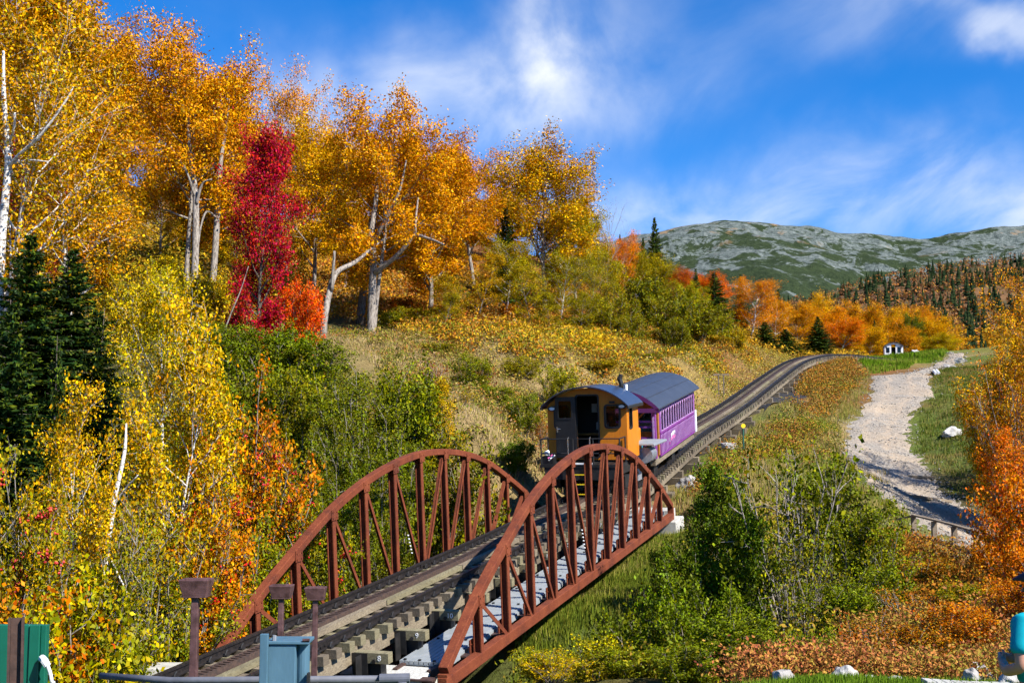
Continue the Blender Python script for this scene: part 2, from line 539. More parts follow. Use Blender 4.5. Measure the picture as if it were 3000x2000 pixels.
class MB:
    """Collects boxes, bars, tubes and plates into one mesh."""
    def __init__(self):
        self.v, self.f = [], []
    def add(self, vs, fs):
        o = len(self.v)
        self.v += [tuple(map(float, p)) for p in vs]
        self.f += [tuple(i + o for i in q) for q in fs]
        return self
    def hexa(self, p):
        return self.add(p, [(0, 3, 2, 1), (4, 5, 6, 7), (0, 1, 5, 4), (1, 2, 6, 5), (2, 3, 7, 6), (3, 0, 4, 7)])
    def box(self, x0, x1, y0, y1, z0, z1):
        return self.hexa([(x0, y0, z0), (x1, y0, z0), (x1, y1, z0), (x0, y1, z0), (x0, y0, z1), (x1, y0, z1), (x1, y1, z1), (x0, y1, z1)])
    def obox(self, c, ax, ay, az, sx, sy, sz):
        c, ax, ay, az = map(np.asarray, (c, ax, ay, az))
        P = []
        for k in (-.5, .5):
            for i, j in ((-.5, -.5), (.5, -.5), (.5, .5), (-.5, .5)):
                P.append(c + ax * sx * i + ay * sy * j + az * sz * k)
        return self.hexa(P)
    def beam(self, p0, p1, w, h, up=(0, 0, 1)):
        p0, p1 = np.asarray(p0, float), np.asarray(p1, float)
        d = p1 - p0
        L = np.linalg.norm(d)
        d = d / L
        s = np.cross(d, up)
        s /= np.linalg.norm(s)
        u = np.cross(s, d)
        return self.obox((p0 + p1) / 2, s, d, u, w, L, h)
    def hbeam(self, p0, p1, w, h, t, up):
        """H section: flanges of width w, set h apart along up."""
        p0, p1, up = np.asarray(p0, float), np.asarray(p1, float), np.asarray(up, float)
        d = (p1 - p0) / np.linalg.norm(p1 - p0)
        u = up - d * (up @ d)
        u /= np.linalg.norm(u)
        for k in (-1, 1):
            o = u * k * (h - t) / 2
            self.beam(p0 + o, p1 + o, w, t, u)
        return self.beam(p0, p1, t, h - 2 * t - .002, u)
    def tube(self, pts, radii, sides=6, cap=True):
        pts = [np.asarray(p, float) for p in pts]
        if np.isscalar(radii):
            radii = [radii] * len(pts)
        o = len(self.v)
        ref = None
        n = len(pts)
        for i, p in enumerate(pts):
            d = pts[min(i + 1, n - 1)] - pts[max(i - 1, 0)]
            d = d / (np.linalg.norm(d) + 1e-9)
            if ref is None:
                ref = np.array([1., 0, 0]) if abs(d[0]) < .8 else np.array([0, 1., 0])
            a = ref - d * (ref @ d)
            a /= np.linalg.norm(a) + 1e-9
            ref = a
            b = np.cross(d, a)
            for k in range(sides):
                t = 2 * math.pi * k / sides
                self.v.append(tuple(p + radii[i] * (a * math.cos(t) + b * math.sin(t))))
        for i in range(n - 1):
            for k in range(sides):
                k2 = (k + 1) % sides
                self.f.append((o + i * sides + k, o + i * sides + k2, o + (i + 1) * sides + k2, o + (i + 1) * sides + k))
        if cap:
            self.f.append(tuple(o + k for k in range(sides))[::-1])
            self.f.append(tuple(o + (n - 1) * sides + k for k in range(sides)))
        return self
    def sweep(self, frames, prof, cap=True):
        """frames: list of (origin, side, up); prof: closed 2D outline."""
        o = len(self.v)
        m = len(prof)
        for c, s, u in frames:
            for a, b in prof:
                self.v.append(tuple(np.asarray(c) + np.asarray(s) * a + np.asarray(u) * b))
        for i in range(len(frames) - 1):
            for k in range(m):
                k2 = (k + 1) % m
                self.f.append((o + i * m + k, o + i * m + k2, o + (i + 1) * m + k2, o + (i + 1) * m + k))
        if cap:
            self.f.append(tuple(o + k for k in range(m))[::-1])
            self.f.append(tuple(o + (len(frames) - 1) * m + k for k in range(m)))
        return self
    def ring(self, outer, inner, y0, y1):
        """flat frame between two outlines in x,z with depth in y"""
        n = len(outer)
        o = len(self.v)
        for y in (y0, y1):
            self.v += [(a, y, b) for a, b in outer] + [(a, y, b) for a, b in inner]
        for k in range(n):
            q = (k + 1) % n
            A, B = o, o + 2 * n
            self.f += [(A + k, A + q, A + n + q, A + n + k), (B + k, B + n + k, B + n + q, B + q),
                       (A + k, B + k, B + q, A + q), (A + n + k, A + n + q, B + n + q, B + n + k)]
        return self
    def plate(self, outline, y0, y1):
        n = len(outline)
        o = len(self.v)
        for y in (y0, y1):
            self.v += [(a, y, b) for a, b in outline]
        self.f += [tuple(o + k for k in range(n)), tuple(o + n + k for k in range(n))[::-1]]
        for k in range(n):
            q = (k + 1) % n
            self.f.append((o + k, o + n + k, o + n + q, o + q))
        return self
    def rot90(self):
        """turn x,z plates into plates seen from the side: (x,y,z) -> (-y, x, z)"""
        self.v = [(-y, x, z) for x, y, z in self.v]
        return self
    def mesh(self, name, material, smooth=False, fix=True):
        me = bpy.data.meshes.new(name)
        me.from_pydata(self.v, [], self.f)
        if fix:
            bm = bmesh.new()
            bm.from_mesh(me)
            bmesh.ops.recalc_face_normals(bm, faces=bm.faces)
            bm.to_mesh(me)
            bm.free()
        if smooth:
            me.polygons.foreach_set('use_smooth', np.ones(len(me.polygons), dtype=bool))
        if material:
            me.materials.append(MAT[material])
        return me
    def build(self, name, material, parent=None, smooth=False, bevel=0, world=False):
        if world and parent is not None:
            inv = np.array(FRAME[parent.name].inverted())
            v = np.c_[np.array(self.v), np.ones(len(self.v))] @ inv.T
            self.v = [tuple(p[:3]) for p in v]
        o = link(name, self.mesh(name, material, smooth), parent)
        if bevel:
            b = o.modifiers.new('bevel', 'BEVEL')
            b.width, b.segments, b.limit_method = bevel, 2, 'ANGLE'
        return o

FRAME = {}

def link(name, me, parent=None):
    o = bpy.data.objects.new(name, me)
    COL.objects.link(o)
    if parent is not None:
        o.parent = parent
    return o

def tag(o, label=None, cat=None, group=None, kind=None):
    for k, v in (('label', label), ('category', cat), ('group', group), ('kind', kind)):
        if v:
            o[k] = v
    return o

def thing(name, label, cat, loc=(0, 0, 0), group=None, matrix=None):
    o = bpy.data.objects.new(name, None)
    o.empty_display_size = .2
    COL.objects.link(o)
    M = Matrix.Translation(Vector(loc)) if matrix is None else matrix
    o.matrix_world = M
    FRAME[o.name] = M
    return tag(o, label, cat, group)

def frame_matrix(c, x, y, z):
    M = Matrix.Identity(4)
    for i, v in enumerate((x, y, z, c)):
        for k in range(3):
            M[k][i] = float(v[k])
    return M

# ------------------------------------------------------------------ bridge and track lines
PAN = 1.45
P0 = np.array([-.7331, 13.7667, -2.4357]) * PAN + np.array([0, 0, EYE])
YAW, SLOPE = .3436, .1103
DIR = np.array([math.sin(YAW) * math.cos(SLOPE), math.cos(YAW) * math.cos(SLOPE), math.sin(SLOPE)])
LAT = np.array([-math.cos(YAW), math.sin(YAW), 0])
UP = np.cross(DIR, LAT)
UP = UP if UP[2] > 0 else -UP
RGT = -LAT
TRUSS_W, SKEW = 2.5903 * PAN, -.7978 * PAN
def bp(t, h, s):                              # point of the bridge: t to the left of the near truss, h above it, s along
    return P0 + LAT * t + UP * h + DIR * s
T_C, H_R = 2.10, .81                          # track centre and rail top

def track_center(s):
    return bp(2.03 + max(0, 6 - s) * .05, H_R, s)

_tk = [track_center(s) for s in (-16, -8, 0, 8, 14, 18)]
for px, py, D in ((1915, 1388, 40.6), (2046, 1276, 48.5), (2125, 1224, 55), (2201, 1174, 62.5), (2290, 1104, 75), (2358, 1056, 88), (2420, 1038, 97), (2490, 1037, 104), (2570, 1046, 110), (2700, 1060, 116)):
    dirn = np.array([math.sin(.33), math.cos(.33), 0]) if D < 85 else np.array([math.sin(.5 + (D - 88) * .03), math.cos(.5 + (D - 88) * .03), 0])
    left = np.array([-dirn[1], dirn[0], 0])
    _tk.append(at(px, py, D) + left * .725)
_tk = np.array(_tk)

def catmull(P, n):
    out = []
    Q = np.vstack([2 * P[0] - P[1], P, 2 * P[-1] - P[-2]])
    for i in range(1, len(Q) - 2):
        for t in np.linspace(0, 1, n, endpoint=False):
            a, b, c, d = Q[i - 1], Q[i], Q[i + 1], Q[i + 2]
            out.append(.5 * (2 * b + (c - a) * t + (2 * a - 5 * b + 4 * c - d) * t * t + (3 * b - a - 3 * c + d) * t ** 3))
    out.append(P[-1])
    return np.array(out)

_pl = catmull(_tk, 24)
_cum = np.r_[0, np.cumsum(np.linalg.norm(np.diff(_pl, axis=0), axis=1))] - 16.0
# gentle smoothing along the line past the bridge
_ss = np.arange(-16, _cum[-1], .25)
_ps = np.stack([np.interp(_ss, _cum, _pl[:, k]) for k in range(3)], 1)
for _ in range(60):
    q = _ps.copy()
    q[1:-1] = (_ps[:-2] + 2 * _ps[1:-1] + _ps[2:]) / 4
    w = np.clip((_ss - 14) / 6, 0, 1)[:, None]
    _ps = _ps * (1 - w) + q * w
S_END = _ss[-1]

def track(s):
    """centre of the track at rail-top height, with its side and up directions"""
    def p(x):
        return np.array([np.interp(x, _ss, _ps[:, k]) for k in range(3)])
    c = p(s)
    d = p(s + .4) - p(s - .4)
    d /= np.linalg.norm(d)
    r = np.cross(d, (0, 0, 1))
    r /= np.linalg.norm(r)
    return c, r, np.cross(r, d), d

# ------------------------------------------------------------------ terrain
CTRL = []                                      # (px, py, D) ground points judged from the photograph
CTRL += [(2640, 1099, 84), (2630, 1168, 74), (2585, 1225, 67), (2570, 1267, 63), (2568, 1313, 59), (2597, 1359, 56), (2630, 1405, 53), (2660, 1443, 50.5), (2700, 1474, 48.5), (2820, 1540, 44), (2950, 1610, 40)]
CTRL += [(2460, 1270, 63), (2680, 1240, 66), (2780, 1280, 62), (2860, 1300, 58), (2990, 1250, 58), (2760, 1170, 75), (3100, 1150, 66), (2720, 1092, 88), (2760, 1062, 104), (2810, 1036, 125), (2660, 1060, 112), (2600, 1056, 138), (2619, 1068, 148), (2560, 1062, 150), (2640, 1066, 156), (2700, 1042, 138), (2500, 1075, 97), (2560, 1060, 108), (3000, 1040, 100), (3300, 1000, 110)]
CTRL += [(2400, 1150, 72), (2350, 1250, 58), (2250, 1330, 48), (2150, 1370, 43), (2400, 1370, 46), (2450, 1100, 88), (2300, 1180, 64)]
CTRL += [(1960, 1560, 37), (1850, 1620, 33), (1750, 1680, 30.5), (1650, 1780, 27.5), (1580, 1880, 25.5), (1900, 1700, 30), (1800, 1850, 26), (2050, 1760, 27), (2100, 1480, 37), (2250, 1500, 36), (2450, 1520, 38), (2600, 1560, 39)]
CTRL += [(1500, 2000, 23.8), (1700, 1990, 22.5), (2000, 1960, 21), (2200, 1930, 19.5), (2500, 1880, 19.5), (2800, 1860, 19.5), (3000, 1850, 19.5), (3200, 1830, 20), (2800, 1760, 25), (2500, 1760, 25), (3000, 1700, 30)]
CTRL += [(3034, 2270, 8.9), (2850, 2270, 8.9), (3200, 2270, 8.9), (2250, 1985, 14.6), (2460, 1972, 15.2), (2630, 1982, 15.2), (2850, 1975, 15.4), (2960, 1972, 14.6), (2300, 1945, 17), (2600, 1940, 17), (2900, 1925, 17.5), (2676, 1612, 38), (2800, 1650, 36), (2950, 1700, 33), (2560, 1600, 36)]
CTRL += [(1400, 1255, 38), (1300, 1150, 45), (1480, 1190, 44), (1250, 1000, 60), (1000, 1090, 49), (1089, 985, 65), (900, 985, 60), (700, 1000, 52), (600, 1040, 45), (1600, 1060, 56), (1800, 1060, 63), (1950, 1100, 60), (2000, 1030, 76), (2150, 1030, 84), (2250, 1030, 100), (2050, 1090, 66), (1700, 960, 80), (1850, 960, 88), (2050, 980, 100), (1500, 860, 92), (1300, 880, 84), (1100, 800, 96), (1400, 720, 122), (1800, 820, 130), (2150, 990, 120), (2350, 1025, 130), (1000, 760, 105)]
CTRL += [(100, 1020, 44), (0, 760, 58), (300, 880, 56), (560, 880, 62), (600, 760, 86), (300, 700, 84), (-300, 700, 60), (-300, 1000, 44), (-300, 500, 90), (300, 560, 110), (800, 640, 125)]
WPTS = [  # plan points with heights relative to the eye: the gully, the near bank, the far margins
    (-9, 22, -5.8), (-13, 21, -5.2), (-18, 21, -4.2), (-6, 25, -6.0), (-2, 24, -6.2), (1.5, 24.5, -6.2), (-10, 27, -4.6), (-5, 30, -4.3), (0, 31, -4.2), (-14, 29, -2.8), (-20, 28, -1.6), (-8, 33, -2.4), (-2, 34, -2.8), (-14, 35, 0.2), (-7, 39, 0.0), (4, 24, -5.9),
    (-7, 18, -5.4), (-12, 17, -5.0), (-3, 19, -5.6), (0, 19.0, -4.6), (4, 19, -4.4), (-9, 14, -4.9), (-5, 15, -4.9), (-2.5, 13, -3.4), (0, 13, -2.9), (-3, 9, -2.9), (-6, 9, -4.6), (-10, 8, -4.6), (0, 8, -2.6), (-1, 16, -4.0), (2, 15.5, -3.1), (5, 15, -2.6), (8, 14.5, -2.55), (4, 9, -2.5), (8, 8, -2.5), (12, 14, -2.5), (14, 9, -2.5),
    (0, 0, -2.6), (8, 0, -2.6), (-8, 0, -4.6), (-20, 0, -4), (20, 0, -2.4), (-20, 12, -4), (20, 14, -2.5), (30, 30, -2), (25, 22, -2.6),
    (0, -60, -3), (60, -60, -2), (-60, -60, 2), (60, 0, 0), (-60, 0, 6), (-60, 40, 14), (-70, 90, 30), (70, 60, 6), (80, 110, 14), (40, 155, 12.2), (90, 180, 16), (0, 170, 22), (-50, 150, 34), (60, 200, 14), (10, 220, 20), (50, 175, 12.6), (30, 175, 14), (-60, 220, 30), (110, 60, 9), (110, 240, 20), (60, 260, 14), (-40, 260, 20), (-110, 120, 38), (-110, 0, 14), (110, -40, 3)]
ctrl = [at(*c) for c in CTRL] + [np.array([x, y, z + EYE]) for x, y, z in WPTS]
for s in np.arange(20, S_END, 4.0):
    c, r, u, d = track(s)
    for k in (0, -1.6, 1.6):
        ctrl.append(c + r * k - np.array([0, 0, .95 if k <= 0 else (1.25 if 34 < s < 56 else 1.0)]))
ctrl.append(bp(2.1, -.55, 18.6))
ctrl.append(bp(.6, -.9, 18.6))
ctrl.append(bp(3.6, -.3, 18.6))
for s in (-14, -9, -4):
    c, r, u, d = track(s)
    for k in (0, -1.6, 1.6):
        ctrl.append(c + r * k - np.array([0, 0, 1.3]))
ctrl = np.array(ctrl)
# thin-plate spline through the control points (slightly relaxed)
def _phi(r2):
    return .5 * r2 * np.log(r2 + 1e-9)
_n = len(ctrl)
_K = _phi(((ctrl[:, None, :2] - ctrl[None, :, :2]) ** 2).sum(-1)) + np.eye(_n) * .6
_Pm = np.c_[np.ones(_n), ctrl[:, :2]]
_A = np.block([[_K, _Pm], [_Pm.T, np.zeros((3, 3))]])
_W = np.linalg.solve(_A, np.r_[ctrl[:, 2], 0, 0, 0])
_rs = np.random.RandomState(5)
_wav = [(_rs.uniform(-1, 1) * 6.3 / L, _rs.uniform(-1, 1) * 6.3 / L, _rs.uniform(0, 6.3), a) for L, a in ((14, .08), (9, .07), (6, .06), (4.2, .05), (3.4, .045), (2.6, .035)) for _ in range(2)]

def ground(x, y):
    x, y = np.atleast_1d(np.asarray(x, float)), np.atleast_1d(np.asarray(y, float))
    out = np.empty(len(x))
    for i in range(0, len(x), 20000):
        xs, ys = x[i:i + 20000], y[i:i + 20000]
        xc, yc = np.clip(xs, -110, 110), np.clip(ys, -60, 260)
        r2 = (xc[:, None] - ctrl[None, :, 0]) ** 2 + (yc[:, None] - ctrl[None, :, 1]) ** 2
        z = _phi(r2) @ _W[:_n] + _W[_n] + _W[_n + 1] * xc + _W[_n + 2] * yc
        for kx, ky, ph, a in _wav:
            z = z + a * np.sin(kx * xs + ky * ys + ph)
        out[i:i + 20000] = z
    return out

def gz(x, y):
    return float(ground(x, y)[0])

def hit(px, py, d0=6.0, d1=240.0):
    """where the line of sight through a photo pixel meets the ground"""
    D = np.arange(d0, d1, .25)
    r = ray(px, py)
    P = r[None, :] * (D / r[1])[:, None]
    z = ground(P[:, 0], P[:, 1])
    k = np.nonzero(P[:, 2] + EYE < z)[0]
    i = k[0] if len(k) else len(D) - 1
    return np.array([P[i, 0], P[i, 1], z[i]])

def spaced(lo, hi, c, fine, grow):
    a = [c]
    st = fine
    while a[-1] < hi:
        a.append(a[-1] + st)
        st *= grow
    b = [c]
    st = fine
    while b[-1] > lo:
        b.append(b[-1] - st)
        st *= grow
    return np.array(sorted(set(b[1:] + a)))
gx = np.r_[-9000, -5000, -2500, -1200, -600, -300, np.arange(-160, -40, 3.0), np.arange(-40, 40, .65), np.arange(40, 163, 3.0), 300, 600, 1200, 2500, 5000, 9000]
gy = np.r_[-6000, -2500, -900, -300, np.arange(-100, 6, 4.0), np.arange(6, 100, .65), np.arange(100, 200, 1.6), np.arange(200, 270, 4.0), 300, 360, 450, 700, 1200, 2200, 4000, 8000]
GX, GY = np.meshgrid(gx, gy)
GZ = ground(GX.ravel(), GY.ravel()).reshape(GX.shape)
# beyond the built ground the land settles to a plain lower than the wooded rise
far = np.clip((np.hypot(GX - 20, GY - 60) - 230) / 260, 0, 1)
GZ = GZ * (1 - far) + (EYE - 6.0) * far
ny, nx = GX.shape
idx = np.arange(nx * ny).reshape(ny, nx)
Q = np.stack([idx[:-1, :-1], idx[:-1, 1:], idx[1:, 1:], idx[1:, :-1]], -1).reshape(-1, 4)
gm = raw_mesh('ground', np.stack([GX, GY, GZ], -1).reshape(-1, 3), Q, None, 'ground', True)
# what grows or lies on the ground, by place
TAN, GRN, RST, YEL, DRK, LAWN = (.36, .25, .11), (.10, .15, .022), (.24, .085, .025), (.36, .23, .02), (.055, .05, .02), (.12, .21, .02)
def pxD(px, D):
    return ((px - 1500) / FPX * D, D)
COVER = [(pxD(1450, 40), TAN, 6), (pxD(1300, 46), TAN, 7), (pxD(1500, 47), TAN, 6), (pxD(1150, 56), TAN, 6), (pxD(950, 62), GRN, 4), (pxD(1600, 56), TAN, 6), (pxD(1800, 62), YEL, 6), (pxD(1950, 62), TAN, 5), (pxD(2000, 76), TAN, 6), (pxD(2200, 92), TAN, 8), (pxD(1500, 75), YEL, 8), (pxD(1250, 80), RST, 10), (pxD(1000, 95), YEL, 12), (pxD(1600, 80), RST, 9), (pxD(1800, 85), RST, 9),
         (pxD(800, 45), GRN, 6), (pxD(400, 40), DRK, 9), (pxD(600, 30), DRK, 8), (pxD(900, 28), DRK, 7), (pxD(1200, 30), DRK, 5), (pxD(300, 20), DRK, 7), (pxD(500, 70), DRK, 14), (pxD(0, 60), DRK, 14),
         (pxD(1750, 31), LAWN, 3.5), (pxD(1650, 27.5), LAWN, 2.6), (pxD(1950, 37), TAN, 2.6), (pxD(2080, 42), TAN, 3), (pxD(2150, 50), GRN, 4), (pxD(2250, 60), GRN, 4), (pxD(2400, 75), RST, 6), (pxD(2420, 90), RST, 6), (pxD(2420, 64), TAN, 3), (pxD(2440, 55), TAN, 4), (pxD(2300, 45), GRN, 5),
         (pxD(2750, 65), GRN, 5), (pxD(2760, 74), GRN, 5), (pxD(2850, 58), GRN, 5), (pxD(2800, 52), DRK, 3), (pxD(2640, 115), LAWN, 12), (pxD(2600, 135), LAWN, 10), (pxD(2760, 120), TAN, 6), (pxD(2500, 100), TAN, 4), (pxD(2900, 110), GRN, 9),
         (pxD(2300, 26), DRK, 6), (pxD(2700, 26), RST, 6), (pxD(2300, 20), RST, 3), (pxD(2800, 20), RST, 3), (pxD(1800, 24), GRN, 3), (pxD(2700, 14), LAWN, 4), (pxD(2300, 13), LAWN, 4), (pxD(1500, 10), LAWN, 6), (pxD(3000, 10), LAWN, 5), (pxD(2000, 160), RST, 30), (pxD(2600, 180), YEL, 30), (pxD(1500, 140), RST, 30)]
cp = np.array([c[0] for c in COVER])
cc = np.array([c[1] for c in COVER])
cr = np.array([c[2] for c in COVER], float)
XY = np.stack([GX.ravel(), GY.ravel()], 1)
jit = np.stack([np.sin(XY[:, 0] * 1.7 + XY[:, 1] * .9) + np.sin(XY[:, 1] * 2.3), np.cos(XY[:, 0] * 1.1 - XY[:, 1] * 1.9)], 1) * .7
colr = np.empty((len(XY), 4), np.float32)
for i in range(0, len(XY), 20000):
    d2 = ((XY[i:i + 20000, None] + jit[i:i + 20000, None] - cp[None]) ** 2).sum(-1) / cr[None] ** 2
    w = 1 / (d2 + .05) ** 2
    colr[i:i + 20000, :3] = (w @ cc) / w.sum(1, keepdims=True)
colr[:, 3] = 1
at_ = gm.attributes.new('cover', 'FLOAT_COLOR', 'POINT')
at_.data.foreach_set('color', colr.ravel())
tag(link('ground', gm), 'sloping mountainside ground under grass, brush and trees', 'ground', kind='structure')

# the gravel road climbing on the far side, and its spur over the crest
def strip(name, rows, material, lift, label, cat, nseg=10, kind='structure', rag=.35, seed=1):
    rows = [(hit(a, y), hit(b, y)) for y, a, b in rows]
    L = catmull(np.array([r[0] for r in rows]), 12)
    R = catmull(np.array([r[1] for r in rows]), 12)
    rng = np.random.RandomState(seed)
    V = []
    for i, (a, b) in enumerate(zip(L, R)):
        ja, jb = rng.uniform(-rag, rag, 2)
        d = (b - a) / (np.linalg.norm(b - a) + 1e-6)
        a, b = a - d * ja, b + d * jb
        for t in np.linspace(0, 1, nseg + 1):
            V.append(a + (b - a) * t)
    V = np.array(V)
    edge = np.tile(np.r_[-.05, np.ones(nseg - 1), -.05], len(L))
    V[:, 2] = ground(V[:, 0], V[:, 1]) + lift * edge
    n = nseg + 1
    ii = np.arange(len(L) * n).reshape(len(L), n)
    Qs = np.stack([ii[:-1, :-1], ii[:-1, 1:], ii[1:, 1:], ii[1:, :-1]], -1).reshape(-1, 4)
    me = raw_mesh(name, V, Qs, None, material, True)
    ac = me.attributes.new('across', 'FLOAT', 'POINT')
    ac.data.foreach_set('value', np.tile(np.linspace(0, 1, n), len(L)).astype(np.float32))
    return tag(link(name, me), label, cat, kind=kind), V
ROAD = [(1640, 2860, 3120), (1585, 2780, 3010), (1530, 2690, 2900), (1474, 2602, 2812), (1443, 2568, 2760), (1405, 2530, 2733), (1359, 2490, 2706), (1313, 2476, 2664), (1267, 2486, 2656), (1225, 2507, 2668), (1168, 2549, 2716), (1128, 2558, 2724), (1102, 2563, 2722)]
_, road_v = strip('gravel_road', ROAD, 'gravel', .07, 'pale gravel road climbing beside the railway', 'road')
_, spur_v = strip('gravel_track', [(1101, 2640, 2712), (1086, 2690, 2740), (1068, 2738, 2790), (1050, 2776, 2816), (1036, 2790, 2822)], 'gravel', .07, 'narrow pale gravel track running over the crest by the boulders', 'road', 6, seed=2)
_, cinder_v = strip('cinder_bank', [(1215, 2235, 2375), (1180, 2205, 2350), (1150, 2225, 2335), (1125, 2265, 2320), (1108, 2290, 2312)], 'cinder', .06, 'black cinder bank below the railway trestle', 'ground', 22, rag=.6, seed=3)

# ------------------------------------------------------------------ far land
def fbm(x, y, seed, octs, L0, ridged=False):
    r = np.random.RandomState(seed)
    z = np.zeros_like(x)
    a, L = 1.0, L0
    for _ in range(octs):
        s = np.zeros_like(x)
        for _k in range(4):
            th = r.uniform(0, 6.3)
            s += np.sin((x * math.cos(th) + y * math.sin(th)) * 6.283 / L + r.uniform(0, 6.3))
        s /= 2.0
        z += a * ((1 - np.abs(s)) if ridged else s)
        a *= .5
        L *= .5
    return z

ridge_px = np.array([(900, 980), (1300, 880), (1500, 800), (1700, 728), (1800, 703), (1875, 684), (1950, 668), (2020, 656), (2080, 648), (2140, 641), (2230, 648), (2310, 656), (2385, 656), (2440, 666), (2500, 684), (2600, 686), (2680, 692), (2740, 690), (2820, 682), (2900, 674), (2960, 660), (3060, 648), (3300, 640), (3700, 690), (4200, 800)], float)
pxs = np.linspace(900, 4200, 300)
rid = np.interp(pxs, ridge_px[:, 0], ridge_px[:, 1])
rid = np.convolve(np.pad(rid, 3, mode='edge'), np.ones(7) / 7, 'valid')
ts = np.linspace(0, 1.35, 110)
MX = np.empty((len(ts), len(pxs), 3))
for j, px in enumerate(pxs):
    top = at(px, rid[j], 3600)
    D = 1300 + ts * (3600 - 1300)
    x = (px - 1500) / FPX * D
    base = 40.0
    prof = np.where(ts <= 1, .32 * ts + .68 * ts ** 1.7, 1 - (ts - 1) * 1.8)
    MX[:, j, 0], MX[:, j, 1] = x, D
    MX[:, j, 2] = base + (top[2] - base) * prof
w = np.clip(ts, 0, 1) * np.clip((1.0 - ts) * 4, 0, 1)
MX[:, :, 2] += (fbm(MX[:, :, 0], MX[:, :, 1], 3, 6, 1300, True) - 1.1) * 60 * w[:, None]
MX[:, :, 2] += fbm(MX[:, :, 0], MX[:, :, 1], 8, 5, 260) * 9 * np.clip(ts, 0.1, 1)[:, None] * np.where(ts > .97, .45, 1.0)[:, None]
nr, ncl = MX.shape[:2]
ii = np.arange(nr * ncl).reshape(nr, ncl)
tag(link('mountain', raw_mesh('mountain', MX.reshape(-1, 3), np.stack([ii[:-1, :-1], ii[:-1, 1:], ii[1:, 1:], ii[1:, :-1]], -1).reshape(-1, 4), None, 'mountain', True)),
    'bare rocky grey-green mountain ridge against the sky', 'mountain', kind='structure')

hill_px = np.array([(1700, 990), (1900, 960), (2100, 925), (2250, 905), (2330, 892), (2420, 872), (2520, 846), (2640, 815), (2760, 790), (2860, 778), (2960, 772), (3100, 755), (3400, 735), (3900, 760), (4300, 860)], float)
pxs = np.linspace(1700, 4300, 180)
rid = np.interp(pxs, hill_px[:, 0], hill_px[:, 1])
ts = np.linspace(0, 1.4, 60)
HX = np.empty((len(ts), len(pxs), 3))
for j, px in enumerate(pxs):
    top = at(px, rid[j], 820)
    D = 270 + ts * 550
    HX[:, j, 0], HX[:, j, 1] = (px - 1500) / FPX * D, D
    HX[:, j, 2] = 17 + (top[2] - 17) * np.where(ts <= 1, .55 * ts + .45 * ts ** 1.6, 1 - (ts - 1) * 1.2)
HX[:, :, 2] += fbm(HX[:, :, 0], HX[:, :, 1], 4, 4, 240) * 4.5 * np.clip(ts * 1.5, 0, 1)[:, None]
nr, ncl = HX.shape[:2]
ii = np.arange(nr * ncl).reshape(nr, ncl)
tag(link('wooded_hill', raw_mesh('wooded_hill', HX.reshape(-1, 3), np.stack([ii[:-1, :-1], ii[:-1, 1:], ii[1:, 1:], ii[1:, :-1]], -1).reshape(-1, 4), None, 'forest_floor', True)),
    'wooded hill rising below the mountain', 'hill', kind='structure')
